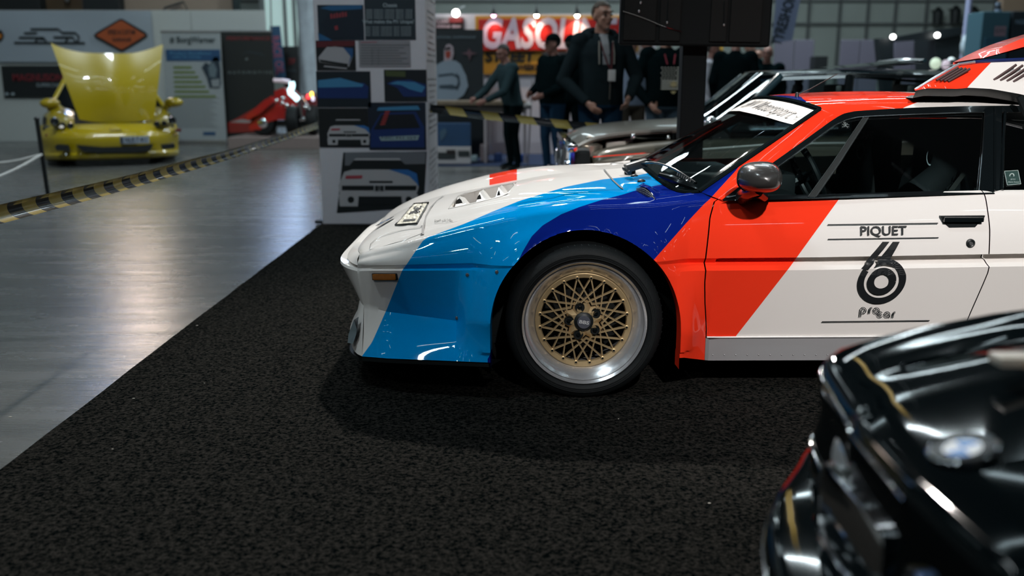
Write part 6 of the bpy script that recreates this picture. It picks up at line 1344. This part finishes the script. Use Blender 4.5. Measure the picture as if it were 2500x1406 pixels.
# tilted sunroof panel
a0, a1 = U(2010, 168, GC), U(2198, 150, GC); m = MB(); hw = .42
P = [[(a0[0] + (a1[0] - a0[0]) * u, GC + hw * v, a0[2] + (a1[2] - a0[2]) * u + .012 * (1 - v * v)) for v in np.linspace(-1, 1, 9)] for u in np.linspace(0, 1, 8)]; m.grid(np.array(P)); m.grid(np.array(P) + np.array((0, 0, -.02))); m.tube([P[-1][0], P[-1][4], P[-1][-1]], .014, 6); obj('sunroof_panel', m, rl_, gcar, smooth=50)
# side glass and dark frames
def gs(L, yo): return [U(x, y, GYN + yo) for x, y in L]
m = MB(); m.grid(np.array([gs([(1905, 188), (2100, 181), (2250, 184), (2560, 208)], .265), gs([(1905, 196), (2100, 189), (2250, 192), (2560, 216)], .255)]).transpose(1, 0, 2)); m.tube(gs([(1785, 322), (1840, 322), (2100, 318), (2560, 318)], .08), .015, 6)
for a, b in (((2075, 186), (2060, 322)), ((2350, 190), (2380, 320))): m.tube([U(*a, GYN + .26), U(*b, GYN + .08)], .03, 8)
obj('window_frame', m, M_GLOSSBLK(), gcar, smooth=40); obj('window_frame', MB().add([tuple(mg(p)) for p in m.v], [f[::-1] for f in m.f]), M_GLOSSBLK(), gcar, smooth=40)
m = MB(); m.grid(np.array([gs([(1910, 196), (2070, 190)], .255), gs([(1790, 322), (2058, 322)], .08)]).transpose(1, 0, 2)); m.grid(np.array([gs([(2080, 190), (2345, 196)], .255), gs([(2064, 322), (2376, 320)], .08)]).transpose(1, 0, 2)); obj('side_glass', m, TG, gcar)
# inside: seats, wheel, sun visor
for xx in (2020, 2190): c = U(xx, 262, GC - .35); m = MB(); m.rbox(c[0] - .02, c[0] + .12, c[1] - .24, c[1] + .24, .5, c[2] + .02, .04); m.rbox(c[0], c[0] + .10, c[1] - .14, c[1] + .14, c[2] + .02, c[2] + .16, .03); obj('seat', m, M_BLACK(), gcar, smooth=40)
m = MB(); c = U(1948, 214, GC); m.ell(c, (.03, .10, .04), 12, 8); m.tube([c, c + np.array((-.03, 0, .08))], .01, 6); obj('rear_view_mirror', m, M_BLACK(), gcar, smooth=60)
m = MB(); m.box(wb_c[0] + .05, xe, GYN + .12, GYN + GW - .12, .30, .36); m.rbox(wb_c[0], wb_c[0] + .35, GYN + .14, GYN + GW - .14, .6, .90, .04); obj('cabin_floor', m, M_DARK(), gcar)
c = U(1735, 306, GYN - .02); m = MB(); m.ell(c, (.05, .06, .06), 12, 8); m.tube([c, c + np.array((.04, .10, -.06))], .012, 6); obj('door_mirror', m, M_CHROME(), gcar, smooth=60)
m = MB(); m.grid(np.array([gs([(1448, 382), (1900, 349), (2600, 341)], -.008), gs([(1448, 384), (1900, 351.5), (2600, 343.5)], -.008)]).transpose(1, 0, 2)) ; obj('chrome_strip', m, M_CHROME(), gcar)
m = MB(); m.rbox(fx0 + .06, xe, GYN + .14, GYN + GW - .14, .17, .32, .02); obj('underbody', m, M_BLACK(), gcar)
for xx in (wxg, wxg + 2.5):
    for yy, d in ((GYN + .02, 1), (GYN + GW - .20, 1)):
        m = MB(); m.lathe([(.17, .03), (.20, .0), (.28, .0), (.30, .03), (.30, .15), (.28, .18), (.17, .16)], (xx, yy, .31), 'Y', 28); w_ = obj('wheel', m, M_RUBBER(), gcar, smooth=40); obj('wheel_disc', MB().lathe([(.0001, .0), (.08, .01), (.17, .03)], (xx, yy, .31), 'Y', 20), M_STEEL(), w_, smooth=50)

# ================================================================ black car in the foreground, only its nose in view
KC = 1.085; kb = mat('deep_black_paint', (.0014, .0030, .0038), .05, spec=.13)
kx = .535; mk = lambda P: np.asarray(P, float) * np.array((1, -1, 1)) + np.array((0, 2 * KC, 0))
kcar = thing('black_car', (kx + 1.6, KC, 0), 'black glossy car nose with a round blue and white badge, cut by the corner', 'car')
# hood: near silhouette points on the far fender edge
FE = [UZ(2040, 868, .735), UZ(2070, 845, .745), UZ(2150, 822, .755), UZ(2260, 797, .768), UZ(2365, 777, .782), UZ(2500, 752, .80)]
FE = np.array(FE); ext = FE[-1] + (FE[-1] - FE[-3]) / np.linalg.norm(FE[-1] - FE[-3]) * 1.6; ext[1] = 1.80; ext[2] = .90
FE = resamp(smoothed(np.vstack([FE, ext]), 2), 60)
NE = np.array([UZ(2040, 868, .735), UZ(2044, 890, .728), UZ(2075, 935, .725), UZ(2120, 1003, .722), (kx - .012, KC + .22, .722), (kx - .02, KC, .722)])
NE = smoothed(NE, 2); CE = np.array([(kx - .02, KC, .722), (kx + .03, KC, .742), (kx + .35, KC, .79), (kx + 1.0, KC, .87), (ext[0] - .1, KC, .96)])
RE = np.array([FE[-1], (ext[0] - .05, KC + .4, .945), CE[-1]])
KP = coons(FE, smoothed(CE, 2), NE, smoothed(RE, 2), 60, 30)
for j in range(30):
    t = j / 29; KP[:, j, 2] += .020 * math.sin(PI * t) * np.clip(np.linspace(0, 3, 60), 0, 1) - .012 * np.exp(-((t - .28) / .06) ** 2) * np.clip(np.linspace(0, 4, 60), 0, 1)
m = MB(); m.grid(KP); m.grid(mk(KP)); khood = obj('hood', m, kb, kcar, smooth=50)
# face below the hood edge and fender side, rounded at the top
def kskirt(E, out, drops):
    rows = []
    for i, p in enumerate(E):
        t = E[min(i + 1, len(E) - 1)] - E[max(i - 1, 0)]; n_ = np.array((-t[1], t[0], 0)); n_ /= np.linalg.norm(n_) + 1e-9
        if (n_ @ out(p)) < 0: n_ = -n_
        rows.append([p + n_ * o + np.array((0, 0, -d)) for o, d in drops])
    return np.array(rows)
edge = np.vstack([FE[::-1], NE[1:]])
ks_ = kskirt(edge, lambda p: p - np.array((kx + 1.5, KC, p[2])), [(0, 0), (.010, .003), (.018, .012), (.022, .03), (.024, .06), (.018, .10), (.030, .16), (.030, .24), (.012, .34), (-.02, .44), (-.05, .52)])
m = MB(); m.grid(ks_); m.grid(mk(ks_)); obj('front_wing', m, kb, kcar, smooth=50)
m = MB()
for L in (ks_[:, 3], ks_[:, 6]): m.tube(L[::1], .0045, 6)
obj('edge_moulding', m, mat('moulding_black', (.006, .007, .008), .08, coat=1, spec=.6), kcar, smooth=60)
# bumper in front of the nose, wrapping the far corner
bz = .50; BE = np.array([UZ(2330, 1040, bz) * 0 + np.array((1.25, 1.90, bz)), (.85, 1.885, bz), UZ(2040, 1062, bz), UZ(1990, 1072, bz), UZ(1958, 1092, bz), UZ(1946, 1125, bz), (kx - .12, 1.45, bz), (kx - .165, KC, bz)])
BE = resamp(smoothed(BE, 2), 50); bs = kskirt(BE, lambda p: p - np.array((kx + 1.5, KC, p[2])), [(-.16, .0), (-.02, .0), (-.006, .004), (0, .014), (.004, .05), (.0, .12), (-.012, .19), (-.03, .26), (-.05, .30)])
m = MB(); m.grid(bs); m.grid(mk(bs)); obj('bumper', m, kb, kcar, smooth=50); m = MB(); m.tube(bs[:, 4], .006, 6); obj('bumper_strip', m, MATS['moulding_black'], kcar, smooth=60)
bc = np.array((kx + .048, KC - .02, 0)); bc = U(2365, 1100, KC); q = KP.reshape(-1, 3); i_ = np.argmin(np.hypot(*(PR(q) - np.array((2365, 1100))).T)); bc = q[i_] + np.array((0, 0, .004))
ux_ = np.array((1, 0, .30)); ux_ /= np.linalg.norm(ux_); roundel('hood_roundel', bc, (0, -1, 0), ux_, .041, khood, .0025)
m = MB(); m.lathe([(.041, 0), (.044, .003), (.041, .006)], (0, 0, 0), 'Z', 32); Mx = Matrix((( ux_[0], 0, -ux_[2], bc[0]), (0, 1, 0, bc[1]), (ux_[2], 0, ux_[0], bc[2]), (0, 0, 0, 1))); obj('roundel_ring', m.xf(Mx), M_CHROME(), khood, smooth=60)
m = MB()
for j in (7, 8): pass
ln = KP[3:, 8] + np.array((0, 0, .0015)); m.tube(ln, .0022, 5); obj('hood_crease', m, kb, khood, smooth=60)
m = MB(); c = UZ(2475, 884, .80); m.rbox(c[0] - .03, c[0] + .10, c[1] - .02, c[1] + .02, c[2] - .004, c[2] + .012, .005); jo = obj('jet_and_glint', m, mat('glint_pale', (.55, .50, .42), .3, coat=.6), khood, smooth=50); m = MB(); m.rbox(c[0] + .005, c[0] + .09, c[1] - .035, c[1] - .018, c[2] - .006, c[2] + .006, .004); obj('orange_glint', m, mat('glint_orange', (.35, .16, .04), .4), jo)  # pale and orange pieces stand in for a reflection on the hood
m = MB()
for k in range(2): 
    yy = KC + (.16 if k else -.16); m.rbox(kx - .055, kx - .02, yy - .13, yy + .13, .50, .63, .03)
obj('kidney_grille', m, M_CHROME(), kcar, smooth=50)
for s_ in (-1, 1): obj('headlamp', MB().rbox(kx - .02, kx + .04, KC + s_ * .26 - .09, KC + s_ * .26 + .09, .53, .65, .03), mat('lamp_clear', (.30, .33, .35), .1, coat=1), kcar, smooth=50)
m = MB(); m.rbox(kx + .06, ext[0] + .2, KC - .60, KC + .60, .20, .62, .05); obj('underbody', m, M_BLACK(), kcar)
for yy in (KC - .80, KC + .58): m = MB(); m.lathe([(.2, .0), (.30, 0), (.31, .03), (.31, .19), (.2, .22)], (kx + .85, yy, .31), 'Y', 24); obj('wheel', m, M_RUBBER(), kcar, smooth=50)
# perforated grey bracket on the floor in front of the bumper, dark sheet for a carpet seam and its shadow
fb_ = [UZ(1918, 1330, .02), UZ(1936, 1352, .02), UZ(1972, 1420, .02), UZ(1930, 1420, .02), UZ(1908, 1362, .02)]
m = MB(); m.prism([(p[0], p[1]) for p in fb_], .006, plane='XY', at=.020); br_ = obj('floor_bracket', m, mat('bracket_grey', (.20, .20, .19), .45, metal=.5)); tag(br_, 'grey perforated metal bracket on a dark shadow sheet under the black bumper', 'bracket')
for px, py in ((1928, 1371), (1932, 1385), (1937, 1398)): obj('bolt_hole', MB().lathe([(.0001, .0), (.006, .0), (.0062, -.004)], UZ(px, py, .0265), 'Z', 10), M_BLACK(), br_)
fm = [UZ(1950, 1296, .012), UZ(2040, 1240, .012), UZ(2300, 1240, .012), UZ(2600, 1500, .012), UZ(1820, 1480, .012)]
m = MB(); m.prism([(p[0], p[1]) for p in fm], .007, plane='XY', at=.0095); tag(obj('seam_shadow_sheet', m, mat('seam_shadow_black', (.006, .007, .007), .8, var=.3, vscale=60)), 'flat black sheet for carpet seam and shadow under the black car nose', 'mat')  # black sheet puts the shadow beyond the carpet seam into colour
# ================================================================ people
def fuse(mb, vox, regions, mats, name, parent, post=None):
    """one continuous body: closed pieces fused by a voxel remesh, smoothed, then coloured by region"""
    me = bpy.data.meshes.new('t'); me.from_pydata(mb.v, [], mb.f); o = bpy.data.objects.new('t', me); COL.objects.link(o)
    r = o.modifiers.new('r', 'REMESH'); r.mode = 'VOXEL'; r.voxel_size = vox; r.use_smooth_shade = True
    s_ = o.modifiers.new('s', 'SMOOTH'); s_.iterations = 3; s_.factor = .5
    dg = bpy.context.evaluated_depsgraph_get(); m2 = bpy.data.meshes.new_from_object(o.evaluated_get(dg)); bpy.data.objects.remove(o); bpy.data.meshes.remove(me)
    n = len(m2.polygons); c = np.zeros(n * 3); m2.polygons.foreach_get('center', c); c = c.reshape(-1, 3); idx = regions(c)
    m2.materials.clear()
    for m in mats: m2.materials.append(m)
    m2.polygons.foreach_set('material_index', idx.astype(np.int32)); m2.polygons.foreach_set('use_smooth', [True] * n); m2.name = name
    ob = bpy.data.objects.new(name, m2); COL.objects.link(ob); ob.parent = parent; return ob
def person(loc, rz, H, label, top, legs, skin, hair=None, cap=None, bulk=1.0, vox=.011, pose=None, lean=0, nod=0, shirt=None, hands=True, group=None, turn=0):
    k = H / 1.80; t = thing('person', loc, label, 'person', group, rz)
    J = dict(pel=(0, 0, .96), sp=(0, .0, 1.14), ch=(0, .0, 1.34), nk=(0, .015, 1.52), hd=(0, -.015, 1.662),
             sl=(-.185, .01, 1.455), sr=(.185, .01, 1.455), el=(-.26, .04, 1.17), er=(.26, .04, 1.17), wl=(-.25, -.10, .95), wr=(.25, -.10, .95),
             hl=(-.095, 0, .94), hr=(.095, 0, .94), kl=(-.11, -.03, .51), kr=(.11, -.03, .51), al=(-.12, .03, .10), ar=(.12, .03, .10))
    if pose: J.update(pose)
    J = {a: np.array(b, float) for a, b in J.items()}
    if lean:
        for a in J:
            if J[a][2] > .97 and a not in ('pel',):
                z = J[a][2] - .96; J[a] = np.array((J[a][0], J[a][1] * math.cos(lean) - z * math.sin(lean), .96 + z * math.cos(lean) + 0 * J[a][1]))
        for a in ('wl', 'wr', 'el', 'er'):
            if pose and a in pose: J[a] = np.array(pose[a], float)
    b = bulk; m = MB(); S_ = np.array
    def tb(ps, rs, n=14): m.tube(smoothed(S_([J[p] if isinstance(p, str) else p for p in ps]), 1) if len(ps) > 2 else [J[p] if isinstance(p, str) else p for p in ps], np.interp(np.linspace(0, 1, len(ps) * 2 if len(ps) > 2 else 2), np.linspace(0, 1, len(rs)), rs), n)
    def ellp(a, r): m.ell(a, r, 20, 14)
    # trunk as stacked flattened rings
    ax = J['ch'] - J['pel']; P = []
    for (f, rx, ry, dy) in ((-.22, .10, .09, 0), (-.14, .165 * b, .125 * b, 0), (0, .178 * b, .135 * b, 0), (.25, .172 * b, .138 * b, -.012), (.5, .172 * b, .140 * b, -.014), (.8, .182 * b, .138 * b, -.006), (1.05, .198 * b, .130 * b, 0), (1.25, .19 * b, .11 * b, .005), (1.38, .13 * b, .085 * b, .012), (1.47, .075, .07, .015), (1.52, .02, .02, .015)):
        c = J['pel'] + ax * f + S_((0, dy, 0)); P.append([c + S_((rx * math.cos(a), ry * math.sin(a), 0)) for a in np.linspace(0, 2 * PI, 25)[:-1]])
    P = np.array(P).transpose(1, 0, 2); m.grid(P, closed_u=True, flip=True); nn = P.shape[1]; o = len(m.v) - P.shape[0] * nn
    m.f.append(tuple(o + i * nn for i in range(24))); m.m.append(0); m.f.append(tuple(o + i * nn + nn - 1 for i in range(24))[::-1]); m.m.append(0)
    for s_ in 'lr':
        tb(['s' + s_, 'e' + s_], [.068 * b, .054 * b]); tb(['e' + s_, 'w' + s_], [.054 * b, .038 * b]); ellp(J['s' + s_], (.078 * b, .075 * b, .075 * b)); ellp(J['e' + s_], (.055 * b,) * 3)
        tb(['h' + s_, 'k' + s_], [.098 * b ** .7, .066]); tb(['k' + s_, 'a' + s_], [.064, .050]); ellp(J['k' + s_], (.064, .066, .068)); ellp(J['h' + s_], (.10 * b ** .7,) * 3)
        a = J['a' + s_]; tb([a + S_((0, .02, -.03)), a + S_((0, -.09, -.055)), a + S_((0, -.17, -.07))], [.045, .045, .032])
    # neck and head
    tb(['nk', J['hd'] + S_((0, .01, -.06))], [.062, .056]); hd = J['hd']; ct, sn = math.cos(turn), math.sin(turn); cn, nn_ = math.cos(nod), math.sin(nod)
    def hp(x, y, z):  # head space, face towards -y
        y2, z2 = y * cn - z * -nn_ * -1, z * cn + y * nn_ * 1
        y2 = y * cn - z * nn_; z2 = y * nn_ + z * cn
        return hd + S_((x * ct - y2 * sn, x * sn + y2 * ct, z2))
    def he(c, r, n=14): # ellipsoid turned with the head
        q = MB().ell((0, 0, 0), r, n, 10); o_ = len(m.v); m.add([hp(c[0] + v[0], c[1] + v[1], c[2] + v[2]) for v in q.v], q.f)
    he((0, .012, .035), (.076, .094, .088), 20); he((0, -.022, -.035), (.060, .066, .075), 18); he((0, -.058, -.088), (.034, .028, .026)); he((0, -.092, -.012), (.013, .022, .026)); he((0, -.086, .028), (.009, .014, .03)); he((0, -.074, .040), (.052, .020, .013)); he((0, -.080, -.052), (.024, .014, .010))
    for s_ in (-1, 1): he((s_ * .078, .012, -.005), (.010, .020, .032)); he((s_ * .038, -.068, -.018), (.022, .016, .016))
    # hands with fingers
    if hands:
        for s_ in 'lr':
            w = J['w' + s_]; e = J['e' + s_]; d = (w - e) / np.linalg.norm(w - e); sx = -1 if s_ == 'l' else 1
            inw = S_((-sx, 0, 0.)); inw = inw - d * (inw @ d); inw /= np.linalg.norm(inw) + 1e-9; fw = np.cross(d, inw); fw = fw if fw[1] < 0 else -fw
            for q in (.025, .055, .08): ellp(w + d * q, (.020 + abs(fw[0]) * .02, .020 + abs(fw[1]) * .022, .034))
            for fi, ln in enumerate((.066, .076, .070, .054)):
                f0 = w + d * .085 + fw * (.030 - .020 * fi); f1 = f0 + d * ln * .55 + inw * .010; f2 = f1 + d * ln * .42 + inw * .024; m.tube([f0 - d * .02, f0, f1, f2], [.0105, .0105, .0095, .008], 8)
            t0 = w + d * .030 + fw * .030; m.tube([t0 - fw * .012, t0 + d * .030 + fw * .018 + inw * .008, t0 + d * .058 + fw * .012 + inw * .020], [.013, .011, .009], 8)
    V = [tuple(S_(v) * k) for v in m.v]; m.v = V; Jk = {a: p * k for a, p in J.items()}
    def reg(c):
        idx = np.zeros(len(c), int); z = c[:, 2]
        dh = np.linalg.norm(c - Jk['hd'], axis=1); idx[z < .93 * k] = 1; idx[z < .055 * k] = 3
        for s_ in 'lr':
            w, e = Jk['w' + s_], Jk['e' + s_]; d = (w - e) / np.linalg.norm(w - e); a = (c - w) @ d; rr = np.linalg.norm((c - w) - a[:, None] * d, axis=1); idx[(a > .005) & (a < .22) & (rr < .085)] = 2
            a2 = (c - e) @ d; rr2 = np.linalg.norm((c - e) - a2[:, None] * d, axis=1); L_ = np.linalg.norm(w - e); idx[(a2 > 0) & (a2 < L_) & (rr2 < .07 * b * k)] = 0
        for s_ in 'lr':
            w, e = Jk['w' + s_], Jk['e' + s_]; d = (w - e) / np.linalg.norm(w - e); a = (c - w) @ d; rr = np.linalg.norm((c - w) - a[:, None] * d, axis=1); idx[(a > .005) & (a < .22) & (rr < .085)] = 2
        ndir = (Jk['hd'] - Jk['nk']) / np.linalg.norm(Jk['hd'] - Jk['nk']); hh = (c - Jk['nk']) @ ndir; ax_ = c - Jk['nk'] - hh[:, None] * ndir; idx[((hh > .02 * k) & (np.linalg.norm(ax_, axis=1) < .082 * k)) | (np.linalg.norm(c - Jk['hd'], axis=1) < .125 * k)] = 2
        if shirt is not None:
            m_ = (np.abs(c[:, 0]) < (.028 + .05 * np.clip(z / k - 1.36, 0, 1)) * k) & (c[:, 1] < Jk['ch'][1] - .05) & (z > 1.27 * k) & (idx == 0); idx[m_] = 4
        return idx
    mats = [top, legs, skin, mat('shoe_black', (.01, .01, .01), .5)] + ([shirt] if shirt is not None else [])
    body = fuse(m, vox, reg, mats, 'body', t)
    def child(name, mbx, mt): mbx.v = [tuple(S_(v) * k) for v in mbx.v]; return obj(name, mbx, mt, t, smooth=60, local=True)
    def hell(c, r, keep=lambda x, y, z: True, n=24, q=16):
        e = MB().ell((0, 0, 0), r, n, q); ok = [keep(*v) for v in e.v]; f = [f_ for f_ in e.f if all(ok[i] for i in f_)]; return [hp(c[0] + v[0], c[1] + v[1], c[2] + v[2]) for v in e.v], f
    if hair: mb = MB(); mb.add(*hell((0, .018, .042), (.083, .100, .092), lambda x, y, z: z > .012 - y * .42 - (0 if y < -.01 else .07))); child('hair', mb, hair)
    if cap:
        mb = MB(); mb.add(*hell((0, .014, .045), (.087, .105, .098), lambda x, y, z: z > .0)); c_ = child('cap', mb, cap)
        mb = MB(); P = [[hp(.075 * math.sin(a), -.06 - r * math.cos(a), .048 - .012 * (r / .1)) for r in (.02, .06, .10)] for a in np.linspace(-1.25, 1.25, 11)]; mb.grid(np.array(P)); mb.grid(np.array(P) + S_((0, 0, -.006)))
        mb.v = [tuple(S_(v) * k) for v in mb.v]; obj('cap_peak', mb, cap, c_, smooth=60, local=True)
    mb = MB()
    for s_ in (-1, 1): q = MB().ell((0, 0, 0), (.013, .008, .0075), 10, 6); mb.add([hp(s_ * .034 + v[0], -.082 + v[1], .012 + v[2]) for v in q.v], q.f); 
    child('eyes', mb, mat('eye_dark', (.02, .018, .016), .2))
    mb = MB(); mb.tube([hp(-.022, -.0925, -.052), hp(0, -.096, -.051), hp(.022, -.0925, -.052)], .003, 6); child('mouth', mb, mat('lip', (.16, .06, .05), .5))
    mb = MB()
    for s_ in (-1, 1): mb.tube([hp(s_ * .016, -.093, .040), hp(s_ * .034, -.091, .046), hp(s_ * .054, -.080, .040)], .0045, 6)
    child('eyebrows', mb, hair or mat('brow', (.03, .02, .015), .8))
    return t, J, k, hp
cl = lambda n, c, v=.25: mat('cloth_' + n, c, .85, var=v, vscale=9, bump=.25, bscale=14, spec=0)
SK = mat('skin', (.34, .175, .125), .5, var=.08); SK2 = mat('skin_ruddy', (.24, .11, .085), .5, var=.1)
HB_ = mat('hair_brown', (.05, .033, .02), .7, var=.3, vscale=60); HG = mat('hair_dark', (.012, .010, .009), .7); 
NAVY = cl('navy', (.006, .012, .02)); JEAN = cl('jeans', (.012, .032, .062)); CHAR = cl('charcoal', (.014, .021, .024)); BLK = cl('black', (.003, .007, .008)); GREY = cl('slate', (.024, .042, .048)); SLT = cl('white', (.36, .36, .40), .1)
fl = lambda px, Y: (float(U(px, 250, Y)[0]), Y, .0)
def at(px, py_head, Y, H): return fl(px, Y)
# tall man in the hoodie
t, J, k, hp = person(fl(1466, 8.62), .18, 1.88, 'tall man in a dark grey hooded jacket with badge, thumbs at his pockets', CHAR, JEAN, SK, hair=HB_, bulk=1.12, vox=.0095, pose=dict(wl=(-.17, -.19, .95), wr=(.20, -.17, .99), el=(-.33, .02, 1.14), er=(.32, .0, 1.16)), shirt=mat('shirt_pale', (.25, .25, .26), .8), turn=.35)
def on(t, k, name, mb, mt): mb.v = [tuple(np.array(v) * k) for v in mb.v]; return obj(name, mb, mt, t, smooth=60, local=True)
m = MB(); m.tube([(.125 * math.cos(a), .035 + .115 * math.sin(a), 1.505 + .03 * math.sin(a)) for a in np.linspace(-.75, PI + .75, 21)], [.018] + [.040] * 4 + [.052] * 11 + [.040] * 4 + [.018], 10); on(t, k, 'hood', m, CHAR)
for s_ in (-1, 1): m = MB(); m.tube([(s_ * .06, -.135, 1.46), (s_ * .066, -.165, 1.36), (s_ * .064, -.172, 1.27)], .0055, 6); on(t, k, 'drawstring', m, mat('cord_pale', (.30, .28, .24), .7))
m = MB(); m.tube([(-.05, -.14, 1.45), (.0, -.185, 1.28), (.035, -.19, 1.22)], .006, 6); m.tube([(.06, -.14, 1.45), (.04, -.185, 1.28), (.035, -.19, 1.22)], .006, 6); ly = on(t, k, 'lanyard', m, mat('lanyard_red', (.10, .012, .016), .7)); m = MB(); m.rbox(.005, .07, -.205, -.199, 1.13, 1.225, .002); on(t, k, 'badge', m, mat('badge_white', (.62, .60, .58), .5))
m = MB(); m.tube([(0.03, -.176, 1.20), (0.03, -.182, 1.08), (.03, -.172, .98)], .005, 6); on(t, k, 'zip', m, mat('zip_metal', (.18, .17, .15), .4, metal=.6))
# man in a cap, seen against the sign
person(fl(1349, 11.8), -.9, 1.74, 'man in a dark jacket and black cap standing on the bare concrete', BLK, JEAN, SK2, hair=HG, cap=BLK, bulk=1.15, pose=dict(wl=(-.16, -.24, 1.06), el=(-.28, -.0, 1.16), wr=(.12, -.26, 1.04)), turn=-.3)
person(fl(1392, 12.6), 2.6, 1.76, 'man in a black cap half hidden between the other two men', BLK, BLK, SK2, hair=HG, cap=BLK, bulk=1.1, vox=.014)
person(fl(1252, 12.7), -1.1, 1.66, 'dark-haired man in a slate grey top leaning over the table', GREY, BLK, SK2, hair=HG, bulk=1.08, lean=.20, pose=dict(wl=(-.18, -.52, 1.02), el=(-.27, -.32, 1.12), wr=(.16, -.50, 1.0), er=(.27, -.28, 1.12)), turn=.1, nod=.35)
# man with the flag print
t, J, k, hp = person(fl(1622, 9.9), .12, 1.78, 'man in a black sweater with a striped flag print, head behind the screens', BLK, cl('faded_jeans', (.05, .075, .10)), SK, hair=HG, bulk=1.2, pose=dict(wl=(-.20, -.16, .96), el=(-.34, .0, 1.16)), turn=.2)
m = MB(); yq = -.205
for r in range(9):
    z = 1.33 - r * .026; tilt = -.0
    if r < 5:
        m.quad((.06, yq, z), (.16, yq + .02, z), (.16, yq + .02, z - .014), (.06, yq, z - .014))
        for c_ in range(5): x = -.095 + c_ * .032 + (r % 2) * .012; m.quad((x - .008, yq, z), (x + .008, yq, z), (x + .008, yq, z - .012), (x - .008, yq, z - .012))
    else: m.quad((-.10, yq - .005, z), (.16, yq + .015, z), (.16, yq + .015, z - .014), (-.10, yq - .005, z - .014))
on(t, k, 'flag_print', m, mat('print_cream', (.80, .74, .64), .8)); m = MB(); m.poly([(.03 + .05 * math.cos(a) * (1 if i % 2 else .5), yq - .008, 1.16 + .04 * math.sin(a) * (1 if i % 2 else .5)) for i, a in enumerate(np.linspace(0, 2 * PI, 13)[:-1])]); m.poly([(.0, yq - .008, 1.09), (.06, yq - .008, 1.09), (.04, yq - .008, 1.065), (.02, yq - .008, 1.065)]); on(t, k, 'eagle_print', m, mat('print_tan', (.70, .55, .28), .8))
m = MB(); m.tube([(-.05, -.13, 1.46), (-.03, -.165, 1.36)], .007, 6); m.tube([(.06, -.13, 1.46), (.04, -.165, 1.36)], .007, 6); on(t, k, 'lanyard', m, mat('lanyard_bright', (.28, .01, .03), .6))
person(fl(1538, 11.0), .3, 1.74, 'person in a pale blue shirt half hidden behind the tall man', cl('paleblue', (.20, .24, .32), .1), cl('brown', (.06, .05, .04)), SK, hair=HB_, bulk=1.05, vox=.014)
person(fl(1575, 12.4), .2, 1.76, 'person in a dark blue top behind the flag-print man', NAVY, JEAN, SK2, hair=HG, vox=.014)
# crowd right of the post
person(fl(1733, 13.4), 1.2, 1.72, 'person in a white top and dark vest just right of the screen post', SLT, BLK, SK2, hair=HG, vox=.014, bulk=.9)
person(fl(1790, 12.2), 2.9, 1.80, 'broad person in a black jacket seen from behind right of the post', BLK, BLK, SK2, hair=HG, vox=.014, bulk=1.3)
person(fl(1823, 14.8), .4, 1.78, 'person with glasses and pale collar beyond the black jacket', BLK, BLK, SK, hair=HB_, vox=.014, bulk=1.05, shirt=SLT)
person(fl(1845, 16.0), -.4, 1.70, 'small distant person with a camera left of the bald man', NAVY, BLK, SK, hair=HG, vox=.014)
t, J, k, hp = person(fl(1867, 13.6), -.35, 1.66, 'bald man in a black shirt with faint blue print near the flag', BLK, BLK, SK2, bulk=1.2, vox=.014, turn=-.2)
m = MB(); text_on(m, 'CREW', (0, -.185, 1.28), .09, bold=.02, width=.26); on(t, k, 'shirt_print', m, mat('print_blue', (.02, .06, .12), .8))
tag(obj('hanging_banner', MB().poly([(U(x, 112, 17)[0], 17, U(x, y, 17)[2] if y else HZ) for x, y in ((1722, 0), (1764, 0), (1766, 150), (1752, 160), (1735, 128))]), PK('a8822a')), 'yellow hanging cloth seen under the screens', 'banner'); tag(obj('hanging_banner', MB().poly([(U(x, 112, 17.2)[0], 17.2, U(x, y, 17.2)[2] if y else HZ) for x, y in ((1718, 0), (1766, 0), (1764, 136), (1740, 118))]), PK('8c94b4')), 'pale lilac hanging cloth seen under the screens', 'banner')
